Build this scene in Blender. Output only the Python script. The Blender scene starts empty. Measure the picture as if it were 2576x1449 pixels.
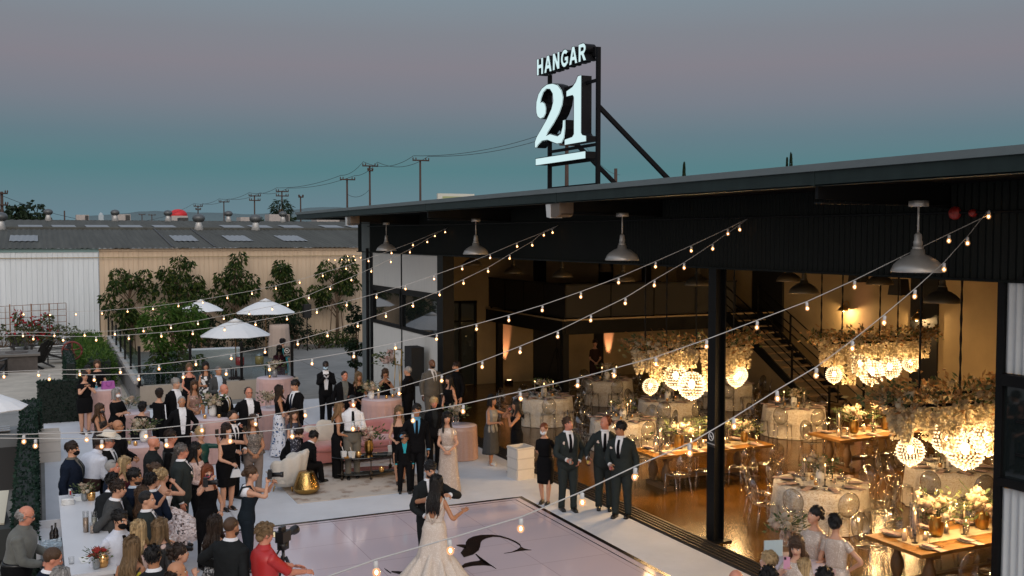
import bpy, math, random
from mathutils import Vector, Matrix, noise as mnoise
random.seed(7)
D = bpy.data; SC = bpy.context.scene; COL = SC.collection
PI = math.pi
rad = math.radians
V = Vector
# ---------------------------------------------------------------- camera numbers (pixels of a 2576-wide view of the photograph)
PSI, TH, FPX, HC = rad(24.9), rad(2.86), 2583.0, 5.3
CR = V((math.cos(PSI), -math.sin(PSI), 0)); CH = V((math.sin(PSI), math.cos(PSI), 0)); CZ = V((0, 0, 1))
CF = CH * math.cos(TH) - CZ * math.sin(TH); CU = CH * math.sin(TH) + CZ * math.cos(TH); CO = V((0, 0, HC))
def ray(u, v): return CF + CR * ((u - 1288) / FPX) - CU * ((v - 724.5) / FPX)
def G(u, v, z=0.0):
    d = ray(u, v); return CO + d * ((z - HC) / d.z)
def PXc(u, v, X):
    d = ray(u, v); return CO + d * (X / d.x)
def PYc(u, v, Y):
    d = ray(u, v); return CO + d * (Y / d.y)
# ---------------------------------------------------------------- mesh builder
class MB:
    def __init__(s): s.v = []; s.f = []; s.m = []
    def add(s, vs, fs, mi=0):
        o = len(s.v); s.v.extend(vs)
        for f in fs: s.f.append(tuple(i + o for i in f)); s.m.append(mi)
    def box(s, c, d, rz=0.0, mi=0, taper=1.0):
        x, y, z = d[0] / 2, d[1] / 2, d[2] / 2; ca, sa = math.cos(rz), math.sin(rz); vs = []
        for k, zz in ((1.0, -z), (taper, z)):
            for a, b in ((-x, -y), (x, -y), (x, y), (-x, y)):
                a *= k; b *= k
                vs.append((c[0] + a * ca - b * sa, c[1] + a * sa + b * ca, c[2] + zz))
        s.add(vs, [(3, 2, 1, 0), (4, 5, 6, 7), (0, 1, 5, 4), (1, 2, 6, 5), (2, 3, 7, 6), (3, 0, 4, 7)], mi)
    def beam(s, a, b, w, h, mi=0):
        a, b = V(a), V(b); d = (b - a).normalized(); up = V((0, 0, 1)) if abs(d.z) < .95 else V((0, 1, 0))
        x = d.cross(up).normalized() * (w / 2); y = x.cross(d).normalized() * (h / 2); vs = []
        for p in (a, b):
            for q in (-x - y, x - y, x + y, -x + y): vs.append(tuple(p + q))
        s.add(vs, [(3, 2, 1, 0), (4, 5, 6, 7), (0, 1, 5, 4), (1, 2, 6, 5), (2, 3, 7, 6), (3, 0, 4, 7)], mi)
    def loft(s, rings, mi=0, cap0=True, cap1=True):
        n = len(rings[0]); vs = [tuple(p) for r in rings for p in r]; fs = []
        for k in range(len(rings) - 1):
            for i in range(n):
                j = (i + 1) % n; fs.append((k * n + i, k * n + j, (k + 1) * n + j, (k + 1) * n + i))
        if cap0: fs.append(tuple(range(n - 1, -1, -1)))
        if cap1: fs.append(tuple((len(rings) - 1) * n + i for i in range(n)))
        s.add(vs, fs, mi)
    def tube(s, pts, r, n=6, mi=0, flat=1.0, side=None, cap=True):
        pts = [V(p) for p in pts]; m = len(pts); rs = r if isinstance(r, (list, tuple)) else [r] * m; rings = []; prev = None
        for i, p in enumerate(pts):
            d = (pts[min(i + 1, m - 1)] - pts[max(i - 1, 0)])
            d = d.normalized() if d.length > 1e-9 else V((0, 0, 1))
            if prev is None:
                ref = V(side) if side is not None else (V((0, 0, 1)) if abs(d.z) < .9 else V((1, 0, 0)))
                x = (ref - d * ref.dot(d)).normalized()
            else:
                x = prev - d * prev.dot(d); x = x.normalized() if x.length > 1e-6 else prev
            prev = x; y = d.cross(x)
            rings.append([p + x * (math.cos(2 * PI * k / n) * rs[i]) + y * (math.sin(2 * PI * k / n) * rs[i] * flat) for k in range(n)])
        s.loft(rings, mi, cap, cap)
    def lathe(s, prof, n=16, at=(0, 0, 0), mi=0, wob=None, cap=True):
        rings = []
        for k, (r, z) in enumerate(prof):
            ring = []
            for i in range(n):
                a = 2 * PI * i / n; q = r * (wob(a, k / max(1, len(prof) - 1)) if wob else 1)
                ring.append((at[0] + q * math.cos(a), at[1] + q * math.sin(a), at[2] + z))
            rings.append(ring)
        s.loft(rings, mi, cap, cap)
    def ell(s, c, r, nu=10, nv=6, mi=0, fn=None, nz=0.0, ns=30.0):
        vs = []; fs = []; c = V(c)
        for j in range(nv + 1):
            t = PI * j / nv
            for i in range(nu):
                a = 2 * PI * i / nu
                d = V((math.sin(t) * math.cos(a), math.sin(t) * math.sin(a), math.cos(t)))
                k = 1 + (nz * mnoise.noise(d * ns * .1 + c * 7) if nz else 0)
                p = V((c.x + r[0] * d.x * k, c.y + r[1] * d.y * k, c.z + r[2] * d.z * k))
                vs.append(tuple(fn(p)) if fn else tuple(p))
        for j in range(nv):
            for i in range(nu):
                k = (i + 1) % nu; fs.append((j * nu + i, (j + 1) * nu + i, (j + 1) * nu + k, j * nu + k))
        s.add(vs, fs, mi)
    def quad(s, a, b, c, d, mi=0): s.add([tuple(a), tuple(b), tuple(c), tuple(d)], [(0, 1, 2, 3)], mi)
    def grid(s, fn, nu, nv, mi=0):
        vs = [tuple(fn(i / nu, j / nv)) for j in range(nv + 1) for i in range(nu + 1)]
        w = nu + 1
        s.add(vs, [(j * w + i, j * w + i + 1, (j + 1) * w + i + 1, (j + 1) * w + i) for j in range(nv) for i in range(nu)], mi)
    def prism(s, poly, z0, z1, mi=0, fn=None):
        n = len(poly); f = fn or (lambda x, y, z: (x, y, z))
        vs = [f(x, y, z0) for x, y in poly] + [f(x, y, z1) for x, y in poly]
        s.add(vs, [tuple(range(n - 1, -1, -1)), tuple(range(n, 2 * n))] + [(i, (i + 1) % n, n + (i + 1) % n, n + i) for i in range(n)], mi)
    def leaf(s, p, d, L, W, mi=0, rng=random):
        d = d.normalized(); q = V((rng.uniform(-1, 1), rng.uniform(-1, 1), rng.uniform(-1, 1)))
        x = d.cross(q)
        if x.length < 1e-4: return
        x = x.normalized() * (W / 2); b = p + d * (L * .5) ; t = p + d * L
        s.add([tuple(p), tuple(b + x), tuple(t), tuple(b - x)], [(0, 1, 2, 3)], mi)
    def build(s, name, mats, parent=None, smooth=True, loc=None):
        me = D.meshes.new(name); me.from_pydata([tuple(p) for p in s.v], [], s.f)
        for m in (mats if isinstance(mats, (list, tuple)) else [mats]): me.materials.append(m)
        if len(me.polygons):
            me.polygons.foreach_set("material_index", s.m)
            me.polygons.foreach_set("use_smooth", [smooth] * len(me.polygons))
        me.update()
        o = D.objects.new(name, me); COL.objects.link(o)
        if parent: o.parent = parent
        if loc is not None: o.location = loc
        return o
def tag(o, label, cat, group=None):
    o['label'] = label; o['category'] = cat
    if group: o['group'] = group
    return o
def kind(o, k): o['kind'] = k; return o
def thing(name, label, cat, loc=(0, 0, 0), rz=0.0, group=None):
    o = D.objects.new(name, None); COL.objects.link(o); o.empty_display_size = .2
    o.location = loc; o.rotation_euler = (0, 0, rz); return tag(o, label, cat, group)
KIDS = {}
def dup(root, loc, rz=None, label=None, group=None, scale=None):
    def cp(o, par):
        c = o.copy(); COL.objects.link(c)
        if par: c.parent = par
        for ch in o.children: cp(ch, c)
        return c
    r = cp(root, None); r.location = loc
    if rz is not None: r.rotation_euler = (0, 0, rz)
    if label: r['label'] = label
    if group: r['group'] = group
    if scale: r.scale = scale
    return r
# ---------------------------------------------------------------- materials
MATS = {}
def nodes(m):
    m.use_nodes = True; return m.node_tree.nodes, m.node_tree.links
def M(name, col, rough=.6, metal=0.0, vary=0.0, vs=8.0, bump=0.0, bs=60.0, spec=.5, coat=0.0, coord='Object', sheen=0.0, stretch=None):
    if name in MATS: return MATS[name]
    m = D.materials.new(name); N, L = nodes(m); b = N['Principled BSDF']
    b.inputs['Base Color'].default_value = (*col, 1); b.inputs['Roughness'].default_value = rough; b.inputs['Metallic'].default_value = metal
    b.inputs['Specular IOR Level'].default_value = spec; b.inputs['Coat Weight'].default_value = coat; b.inputs['Sheen Weight'].default_value = sheen
    if vary or bump:
        tc = N.new('ShaderNodeTexCoord'); out = tc.outputs[coord]
        if stretch:
            mp = N.new('ShaderNodeMapping'); mp.inputs['Scale'].default_value = stretch; L.new(out, mp.inputs['Vector']); out = mp.outputs[0]
    if vary:
        n = N.new('ShaderNodeTexNoise'); n.inputs['Scale'].default_value = vs; n.inputs['Detail'].default_value = 6; n.inputs['Roughness'].default_value = .65
        L.new(out, n.inputs['Vector'])
        mr = N.new('ShaderNodeMapRange'); mr.inputs['From Min'].default_value = .25; mr.inputs['From Max'].default_value = .75
        mr.inputs['To Min'].default_value = 1 - vary; mr.inputs['To Max'].default_value = 1 + vary
        L.new(n.outputs['Fac'], mr.inputs['Value'])
        mx = N.new('ShaderNodeVectorMath'); mx.operation = 'SCALE'; mx.inputs[0].default_value = col
        L.new(mr.outputs[0], mx.inputs['Scale']); L.new(mx.outputs[0], b.inputs['Base Color'])
    if bump:
        n2 = N.new('ShaderNodeTexNoise'); n2.inputs['Scale'].default_value = bs; n2.inputs['Detail'].default_value = 3
        L.new(out, n2.inputs['Vector']); bp = N.new('ShaderNodeBump'); bp.inputs['Strength'].default_value = bump; bp.inputs['Distance'].default_value = .02
        L.new(n2.outputs['Fac'], bp.inputs['Height']); L.new(bp.outputs[0], b.inputs['Normal'])
    MATS[name] = m; return m
def Mpat(name, base, spot, scale=14.0, thr=.42, rough=.6, third=None, kindv='F1', stretch=None, metal=0.0):
    """fabric print: blotches of one colour (and a second) on a ground"""
    if name in MATS: return MATS[name]
    m = D.materials.new(name); N, L = nodes(m); b = N['Principled BSDF']; b.inputs['Roughness'].default_value = rough; b.inputs['Metallic'].default_value = metal
    tc = N.new('ShaderNodeTexCoord'); mp = N.new('ShaderNodeMapping'); L.new(tc.outputs['Object'], mp.inputs['Vector'])
    if stretch: mp.inputs['Scale'].default_value = stretch
    nz = N.new('ShaderNodeTexNoise'); nz.inputs['Scale'].default_value = scale * .6; L.new(mp.outputs[0], nz.inputs['Vector'])
    ad = N.new('ShaderNodeMixRGB'); ad.inputs['Fac'].default_value = .12; L.new(mp.outputs[0], ad.inputs[1]); L.new(nz.outputs['Color'], ad.inputs[2])
    v = N.new('ShaderNodeTexVoronoi'); v.inputs['Scale'].default_value = scale; L.new(ad.outputs[0], v.inputs['Vector'])
    r = N.new('ShaderNodeValToRGB'); r.color_ramp.elements[0].position = thr; r.color_ramp.elements[0].color = (*spot, 1)
    r.color_ramp.elements[1].position = thr + .06; r.color_ramp.elements[1].color = (*base, 1); L.new(v.outputs['Distance'], r.inputs['Fac'])
    out = r.outputs['Color']
    if third:
        v2 = N.new('ShaderNodeTexVoronoi'); v2.inputs['Scale'].default_value = scale * 1.7; L.new(ad.outputs[0], v2.inputs['Vector'])
        r2 = N.new('ShaderNodeValToRGB'); r2.color_ramp.elements[0].position = .2; r2.color_ramp.elements[0].color = (1, 1, 1, 1); r2.color_ramp.elements[1].position = .26; r2.color_ramp.elements[1].color = (0, 0, 0, 1)
        L.new(v2.outputs['Distance'], r2.inputs['Fac'])
        mx = N.new('ShaderNodeMixRGB'); L.new(r2.outputs['Color'], mx.inputs['Fac']); L.new(out, mx.inputs[1]); mx.inputs[2].default_value = (*third, 1); out = mx.outputs[0]
    if metal:
        bp = N.new('ShaderNodeBump'); bp.inputs['Strength'].default_value = .9; bp.inputs['Distance'].default_value = .01; v3 = N.new('ShaderNodeTexVoronoi'); v3.inputs['Scale'].default_value = scale * 1.3; L.new(tc.outputs['Object'], v3.inputs['Vector']); L.new(v3.outputs['Color'], bp.inputs['Height']); L.new(bp.outputs[0], b.inputs['Normal'])
    L.new(out, b.inputs['Base Color']); MATS[name] = m; return m
def Memit(name, col, s):
    if name in MATS: return MATS[name]
    m = D.materials.new(name); N, L = nodes(m); b = N['Principled BSDF']
    b.inputs['Base Color'].default_value = (*[min(1, c * .06) for c in col], 1); b.inputs['Emission Color'].default_value = (*col, 1); b.inputs['Emission Strength'].default_value = s
    MATS[name] = m; return m
def Mglass(name, tint=(1, 1, 1), gloss=.12, rough=.03, emit=None, es=0.0, edge=.5):
    """thin clear glass or acrylic: mostly see-through, glossy towards its edges"""
    if name in MATS: return MATS[name]
    m = D.materials.new(name); N, L = nodes(m); N.remove(N['Principled BSDF']); o = N['Material Output']
    t = N.new('ShaderNodeBsdfTransparent'); t.inputs[0].default_value = (*tint, 1)
    g = N.new('ShaderNodeBsdfGlossy'); g.inputs['Roughness'].default_value = rough; g.inputs['Color'].default_value = (.95, .95, .95, 1)
    lw = N.new('ShaderNodeLayerWeight'); lw.inputs['Blend'].default_value = .35
    mr = N.new('ShaderNodeMapRange'); mr.inputs['To Min'].default_value = gloss; mr.inputs['To Max'].default_value = edge; L.new(lw.outputs['Facing'], mr.inputs['Value'])
    mx = N.new('ShaderNodeMixShader'); L.new(mr.outputs[0], mx.inputs[0]); L.new(t.outputs[0], mx.inputs[1]); L.new(g.outputs[0], mx.inputs[2]); out = mx.outputs[0]
    if emit:
        e = N.new('ShaderNodeEmission'); e.inputs[0].default_value = (*emit, 1); e.inputs[1].default_value = es
        a = N.new('ShaderNodeAddShader'); L.new(out, a.inputs[0]); L.new(e.outputs[0], a.inputs[1]); out = a.outputs[0]
    L.new(out, o.inputs['Surface']); MATS[name] = m; return m
def Mleaf(name, cols, rough=.5, trans=.25):
    """leaves: colour differs from leaf to leaf"""
    if name in MATS: return MATS[name]
    m = D.materials.new(name); N, L = nodes(m); b = N['Principled BSDF']; b.inputs['Roughness'].default_value = max(rough, .6); b.inputs['Specular IOR Level'].default_value = .15
    g = N.new('ShaderNodeNewGeometry'); r = N.new('ShaderNodeValToRGB'); e = r.color_ramp.elements
    e[0].color = (*cols[0], 1); e[1].color = (*cols[-1], 1)
    for i in range(1, len(cols) - 1): e.new(i / (len(cols) - 1)).color = (*cols[i], 1)
    L.new(g.outputs['Random Per Island'], r.inputs['Fac']); L.new(r.outputs[0], b.inputs['Base Color'])
    t = N.new('ShaderNodeBsdfTranslucent'); L.new(r.outputs[0], t.inputs[0]); mx = N.new('ShaderNodeMixShader'); mx.inputs[0].default_value = trans; L.new(b.outputs[0], mx.inputs[1]); L.new(t.outputs[0], mx.inputs[2]); L.new(mx.outputs[0], N['Material Output'].inputs['Surface']); MATS[name] = m; return m
# ================================================================ PEOPLE
SKIN = {'fair': (.60, .34, .23), 'light': (.54, .285, .18), 'ruddy': (.54, .22, .14), 'tan': (.40, .185, .095), 'brown': (.15, .068, .036), 'dark': (.033, .018, .012)}
HAIRC = {'black': (.008, .007, .007), 'dark': (.022, .013, .009), 'brown': (.06, .033, .018), 'auburn': (.15, .038, .012), 'ombre': (.20, .115, .055), 'darkblond': (.15, .095, .048), 'blond': (.38, .265, .135), 'grey': (.26, .25, .24), 'white': (.5, .49, .47), 'salt': (.12, .11, .105)}
def skin(k): return M('skin_' + k, SKIN[k], .5, vary=.06, vs=12)
def hairm(k):
    if 'hair_' + k in MATS: return MATS['hair_' + k]
    m = M('hair_' + k, HAIRC[k], .38, bump=.7, bs=18, stretch=(6, 6, 1), spec=.3); N, L = nodes(m); b = N['Principled BSDF']
    g = N.new('ShaderNodeNewGeometry'); mr = N.new('ShaderNodeMapRange'); mr.inputs['To Min'].default_value = .55; mr.inputs['To Max'].default_value = 1.5; L.new(g.outputs['Random Per Island'], mr.inputs['Value'])
    v = N.new('ShaderNodeVectorMath'); v.operation = 'SCALE'; v.inputs[0].default_value = HAIRC[k]; L.new(mr.outputs[0], v.inputs['Scale']); L.new(v.outputs[0], b.inputs['Base Color']); return m
def cloth(k, c, rough=.85): return M('cloth_' + k, c, rough, vary=.14, vs=9, bump=.8, bs=11, sheen=.12 if max(c) > .1 else 0, spec=.25 if max(c) > .1 else .10)
BLK = lambda: cloth('black', (.010, .010, .012))
CL = {'black': (.0055, .0055, .0065), 'charcoal': (.015, .017, .019), 'slate': (.026, .033, .033), 'navy': (.008, .013, .026), 'warmgrey': (.12, .11, .095), 'midgrey': (.055, .057, .058),
      'white': (.72, .73, .76), 'paleblue': (.48, .56, .66), 'bluewhite': (.55, .58, .66), 'blue': (.10, .30, .48), 'teal': (.03, .35, .42), 'maroon': (.06, .012, .018), 'taupe': (.20, .155, .13), 'blush': (.62, .46, .42), 'yellow': (.62, .55, .05), 'pink': (.62, .12, .22),
      'dkgrey': (.06, .06, .06), 'graphite': (.015, .017, .018), 'greygreen': (.12, .125, .115), 'olivegrey': (.13, .12, .10), 'gold': (.30, .20, .08), 'silver': (.30, .32, .36), 'brownish': (.035, .018, .016), 'denim': (.012, .018, .024)}
def cm(k):
    if k in CL: return cloth(k, CL[k])
    return {'seq': lambda: Mpat('sequin_champagne', (.50, .40, .33), (.95, .90, .84), 55, .25, .3, metal=.12),
            'seqpink': lambda: Mpat('sequin_rose', (.30, .17, .13), (.62, .42, .34), 38, .34, .35),
            'bwfloral': lambda: Mpat('print_black_white', (.012, .012, .013), (.72, .72, .72), 11, .42),
            'bwsmall': lambda: Mpat('print_small', (.03, .03, .03), (.55, .53, .50), 30, .40),
            'bluefloral': lambda: Mpat('print_blue_floral', (.70, .73, .80), (.03, .09, .22), 11, .26, third=(.012, .015, .03)),
            'navyfloral': lambda: Mpat('print_navy', (.015, .018, .035), (.35, .36, .45), 22, .26),
            'blkfloral': lambda: Mpat('print_dark_floral', (.010, .010, .011), (.50, .36, .32), 9, .26),
            'blklace': lambda: Mpat('lace_black', (.012, .010, .010), (.16, .10, .07), 34, .30),
            'redprint': lambda: Mpat('print_red', (.50, .035, .02), (.75, .42, .34), 34, .26),
            'ivorylace': lambda: Mpat('lace_ivory', (.55, .475, .40), (.65, .585, .52), 44, .36),
            'taupelace': lambda: Mpat('lace_taupe', (.10, .085, .075), (.34, .29, .25), 40, .34),
            'blushlace': lambda: Mpat('lace_blush', (.52, .37, .33), (.70, .58, .54), 40, .34),
            'greensat': lambda: M('satin_green', (.012, .06, .045), .3)}[k]()
TM = [(.78, .10, .08, 0), (.82, .150, .105, 0), (.88, .168, .118, -.006), (.94, .170, .120, -.010), (1.02, .158, .112, 0), (1.10, .153, .108, .006), (1.22, .166, .117, .010), (1.32, .180, .118, .004), (1.39, .180, .102, -.006), (1.43, .146, .084, -.012), (1.475, .075, .064, -.010), (1.51, .058, .058, 0), (1.57, .054, .057, .012)]
TF = [(.78, .10, .08, 0), (.82, .150, .110, 0), (.88, .172, .125, -.008), (.93, .172, .126, -.010), (1.01, .145, .106, 0), (1.08, .124, .094, .004), (1.17, .134, .106, .010), (1.255, .146, .124, .020), (1.33, .146, .104, .008), (1.39, .134, .086, -.004), (1.43, .090, .066, -.010), (1.465, .056, .054, -.006), (1.50, .046, .049, .002), (1.56, .044, .048, .012)]
BODIES = []; PERS = {}   # (object, post-builder) finished in one pass at the end
def lerp(a, b, t): return a + (b - a) * t
def ik(S, T, l1, l2, hint):
    S, T = V(S), V(T); d = T - S; L = d.length
    if L > (l1 + l2) * .995: T = S + d * ((l1 + l2) * .995 / L); d = T - S; L = d.length
    if L < abs(l1 - l2) + .02: L = abs(l1 - l2) + .02
    a = (l1 * l1 - l2 * l2 + L * L) / (2 * L); h = math.sqrt(max(0, l1 * l1 - a * a)); u = d.normalized(); hv = V(hint); hv = hv - u * hv.dot(u); hv = hv.normalized() if hv.length > 1e-6 else V((0, -1, 0))
    return S + u * a + hv * h, T
POSE = {  # right-hand targets (x grows to the person's own right), elbow hint, finger curl
    'down': ((.25, .03, .84), (.4, -1, 0), .35), 'pocket': ((.20, .05, .93), (1, -.7, 0), .6), 'clasp': ((.045, .23, .96), (1, -.5, -.2), .9), 'cross': ((-.09, .20, 1.13), (1, .1, -.7), .7),
    'glass': ((.10, .29, 1.13), (.6, -.4, -1), 1.0), 'low': ((.12, .27, 1.02), (.8, -.4, -1), .9), 'phone': ((.09, .36, 1.44), (.7, .1, -1), 1.0), 'face': ((.06, .20, 1.50), (.9, .1, -1), 1.0), 'clap': ((.025, .25, 1.26), (.9, 0, -.9), .15), 'chin': ((.03, .20, 1.36), (.9, .1, -.9), 1.0),
    'hip': ((.175, .05, 1.0), (1, -.25, 0), .7), 'back': ((.04, -.17, .97), (1, -.3, 0), .6), 'reach': ((.16, .46, 1.12), (.6, -.2, -1), .3), 'high': ((.14, .36, 1.58), (.9, 0, -1), .2), 'out': ((.38, .20, 1.20), (.6, -.3, -1), .1), 'hug': ((.22, .36, 1.34), (1, 0, -.4), .2), 'rail': ((.30, .30, 1.02), (.6, -.5, -.5), .3), 'shoulder': ((.30, .30, 1.18), (.5, -.4, -1), .15), 'lap': ((.10, .33, .94), (1, -.3, 0), .5), 'wrap': ((.34, .18, 1.06), (.7, -.2, -.5), .3)}
class Person: pass
def person(u, v, face, label, sex='m', h=None, w=1.0, sk='light', hair='short', hc='dark', out='suit', top='black', bot=None, shirt='white', tie='black', vd=1.14, R='down', Lh='down', lean=0.0, tilt=0.0, hy=0.0, hp=0.0, mask=None, glasses=None, beard=None, shoes='black', hem=.55, heel=None,
           sleeve=None, neck=1.33, flare=.0, flower=False, seat=None, hs=None, cat='person', at=None, group='wedding guests', vx=None, zero=0.0, legs=.0, straps=True, belt=None, hat=None, back_v=False, bare=True, stand=1.0):
    fem = sex in 'fg'; kid = sex in 'bg'
    if h is None: h = {'m': 1.78, 'f': 1.68, 'b': 1.2, 'g': 1.45}[sex]
    s = h / 1.75; T = TF if fem else TM
    hs = hs or (min(1.03, .94 + .06 * s) * (1.0 if fem else 1.05)); ws = w * (.92 if kid else 1.0)
    big = False
    shx = (.155 if fem else .190) * lerp(1, ws, .6)
    seated = seat is not None; hipz = .90
    drop = (hipz * s - (seat + .09)) if seated else 0.0
    pr_ = random.Random(label); tilt += pr_.uniform(-2.5, 2.5); hy += pr_.uniform(-7, 7); hp += pr_.uniform(-3, 5); lean += pr_.uniform(-1, 3); legs = legs or pr_.uniform(-.06, .06)
    la = rad(lean); ta = rad(tilt)
    def bend(p):                                  # unit frame -> posed frame (metres)
        x, y, z = p[0] * s, p[1] * s, p[2] * s; hz = .93 * s
        if z > hz:
            k = min(1.0, (z - hz) / (.22 * s)); a = la * k; b = ta * k; dz = z - hz
            y, dz = y * math.cos(a) + dz * math.sin(a), dz * math.cos(a) - y * math.sin(a)
            x, dz = x * math.cos(b) + dz * math.sin(b), dz * math.cos(b) - x * math.sin(b)
            z = hz + dz
        return V((x, y, z - drop))
    hcz = 1.75 - .115 * hs / s
    nb = bend((0, 0, 1.50))
    hc0 = bend((0, .012, hcz)); ya, pa = rad(hy), rad(hp)
    hl = la * .55
    Rm = Matrix.Rotation(-hl - pa, 3, 'X'); Rm = Matrix.Rotation(ta * .6, 3, 'Y') @ Matrix.Rotation(-ya, 3, 'Z') @ Rm if False else (Matrix.Rotation(-ya, 3, 'Z') @ Rm)
    hc0 = hc0 + V((math.sin(ya) * .01, 0, 0)) + Rm @ V((0, 0, 0))
    hd = lambda p: hc0 + Rm @ (V(p) * hs)
    topz = hc0.z + .115 * hs
    toploc = hc0 + V((0, 0, .115 * hs))
    # ---- where it stands
    if at is None:
        p = G(u, v, topz + zero)
    else: p = V((at[0], at[1], 0)); p = V((p.x, p.y, topz))
    tc = V((-p.x, -p.y)).normalized(); rt = V((-tc.y, tc.x)); rt = V((tc.y * -1, tc.x))  # viewer's right
    aw = -tc; rt = V((aw.y, -aw.x)); fa = rad(face)
    fd = tc * math.cos(fa) + rt * math.sin(fa)
    rz = math.atan2(fd.y, fd.x) - PI / 2
    ca, sa = math.cos(rz), math.sin(rz)
    if at is None: px, py = p.x - (toploc.x * ca - toploc.y * sa), p.y - (toploc.x * sa + toploc.y * ca)
    else: px, py = at[0], at[1]
    dist = math.hypot(px, py); near = dist < 17.5
    t = thing('person', label, cat, (px, py, zero), rz, group)
    # ---- torso surface
    def ts(z, ang, inf=0.0, sx=1.0):
        z0 = max(T[0][0], min(T[-1][0], z)); k = 0
        while k < len(T) - 2 and T[k + 1][0] < z0: k += 1
        a, b = T[k], T[k + 1]; q = (z0 - a[0]) / (b[0] - a[0]); q = q * q * (3 - 2 * q) * .5 + q * .5
        rx, ry, cy = lerp(a[1], b[1], q), lerp(a[2], b[2], q), lerp(a[3], b[3], q)
        kw = ws if z < 1.36 else lerp(ws, 1, min(1, (z - 1.36) / .1)); bl = 1 + (kw - 1) * 1.25
        c, d = math.cos(ang), math.sin(ang); e = .82
        return V(((rx * kw + inf) * sx * math.copysign(abs(c) ** e, c), cy + (ry * (bl if d > 0 else kw) + inf) * math.copysign(abs(d) ** e, d), z))
    def ring(z, inf, n=20, fn=None): return [bend(ts(z, 2 * PI * i / n, inf + (fn(2 * PI * i / n) if fn else 0))) for i in range(n)]
    # ---- limbs
    sh = {}; arms = {}
    for sg, pose in ((1, R), (-1, Lh)):
        tg, hint, curl = POSE[pose] if isinstance(pose, str) else pose
        S = V((sg * (shx - .022), -.006, 1.365 if not fem else 1.352)); T3 = V((sg * tg[0], tg[1] + (.0), tg[2] if not fem else tg[2] - .02))
        if pose in ('down', 'pocket', 'hip'): T3.x = sg * (abs(T3.x) + (ws - 1) * .16 - (.02 if fem else 0))
        if pose in ('clasp', 'cross', 'low', 'clap'): T3.y += (ws - 1) * .2
        E, T4 = ik(S, T3, .295, .255, (sg * hint[0], hint[1], hint[2]))
        arms[sg] = (S, E, T4, curl, pose)
    ar = (.047, .038, .036, .033, .024) if fem else (.056, .045, .042, .040, .029)
    ar = [q * lerp(1, ws, .7) for q in ar]
    def armpts(sg, inf=0.0, upto=1.0):
        S, E, W, _, _ = arms[sg]; rs = [ar[0] + inf, ar[1] + inf * .9, ar[2] + inf * .85, ar[3] + inf * .8, ar[4] + inf * .6]
        P = [S, S.lerp(E, .5), E, E.lerp(W, .35), E.lerp(W, 1.0)]
        if upto < 1.0:        # cut at a share of the whole arm (shoulder .. wrist)
            if upto <= .5: P = [S, S.lerp(E, upto), S.lerp(E, upto * 2)]; rs = [rs[0], lerp(rs[0], rs[2], upto), lerp(rs[0], rs[2], upto * 2)]
            else: q = (upto - .5) * 2; P = [S, S.lerp(E, .5), E, E.lerp(W, q)]; rs = [rs[0], rs[1], rs[2], lerp(rs[2], rs[4], q)]
        return [bend(p) for p in P], [r * s for r in rs]
    def smooth_tube(mb, P, rs, n=8, mi=0, wr=0.0):
        # round the joint: sample a Catmull curve
        Q, q = [], []
        m = len(P)
        for i in range(m - 1):
            p0, p1, p2, p3 = P[max(0, i - 1)], P[i], P[i + 1], P[min(m - 1, i + 2)]
            for k in range(4):
                x = k / 4
                Q.append(.5 * ((2 * p1) + (p2 - p0) * x + (2 * p0 - 5 * p1 + 4 * p2 - p3) * x * x + (3 * p1 - p0 - 3 * p2 + p3) * x ** 3))
                q.append(lerp(rs[i], rs[i + 1], x) * (1 + wr * math.sin(len(Q) * 2.4)))
        Q.append(P[-1]); q.append(rs[-1])
        d = (Q[0] - Q[1]).normalized()
        Q = [Q[0] + d * q[0] * .55, Q[0] + d * q[0] * .35] + Q; q = [q[0] * .35, q[0] * .80] + q
        mb.tube(Q, q, n, mi)
    hx = .088 * lerp(1, ws, .7)
    leg = {}
    for sg in (1, -1):
        st = legs * sg
        if seated:
            H = V((sg * hx, 0, seat + .10)); K = V((sg * hx * 1.25, .44 * s, seat + .08)); A = V((sg * hx * 1.2, .44 * s + .06, .08)); leg[sg] = [H, K, A]
        else:
            leg[sg] = [V((sg * hx, 0, .90 * s)), V((sg * hx * 1.08, .02 + st * .5, .49 * s)), V((sg * hx * (1.15 if not fem else .85), -.005 + st, .085 * s))]
    def legpts(sg, inf=0.0, hemr=None, zc=None):
        H, K, A = leg[sg]; w2 = lerp(1, ws, .7) * s * (.97 if fem else 1)
        P = [H, H.lerp(K, .5), K, K.lerp(A, .3), K.lerp(A, .65), A]; rs = [.092, .080, .057, .058, .046, .038]; rs = [r * w2 + inf for r in rs]
        if hemr: rs = [rs[0], rs[1], max(rs[2], hemr), max(rs[3] - inf * .4, hemr), max(rs[4], hemr), hemr]
        return P, rs
    # ---- body: one continuous surface (voxel-merged), with face and fingers added
    sm = skin(sk); hm = hairm(hc)
    b = MB()
    b.loft([ring(z, 0, 16) for z, *_ in T])
    for sg in (1, -1):
        P, rs = armpts(sg); smooth_tube(b, P, rs, 8)
        P, rs = legpts(sg); b.tube(P, rs, 8)
        A = leg[sg][2]; hz = .05 if heel else .0
        b.tube([A + V((0, -.02, .0)), A + V((0, .0, -.045 * s)), A + V((0, .10 * s, -.062 * s)), A + V((0, .16 * s, -.066 * s))], [.038 * s, .036 * s, .03 * s, .02 * s], 8)
    b.ell((0, -.012, .02), (.077, .096, .095), 14, 9, fn=hd); b.ell((0, .030, -.035), (.063, .065, .080), 14, 9, fn=hd); b.ell((0, .052, -.083), (.038, .036, .032), 10, 6, fn=hd)
    b.tube([nb - V((0, 0, .03 * s)), hd((0, -.02, -.04))], [(.046 if fem else .058) * s, (.046 if fem else .056) * s], 10)
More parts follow.
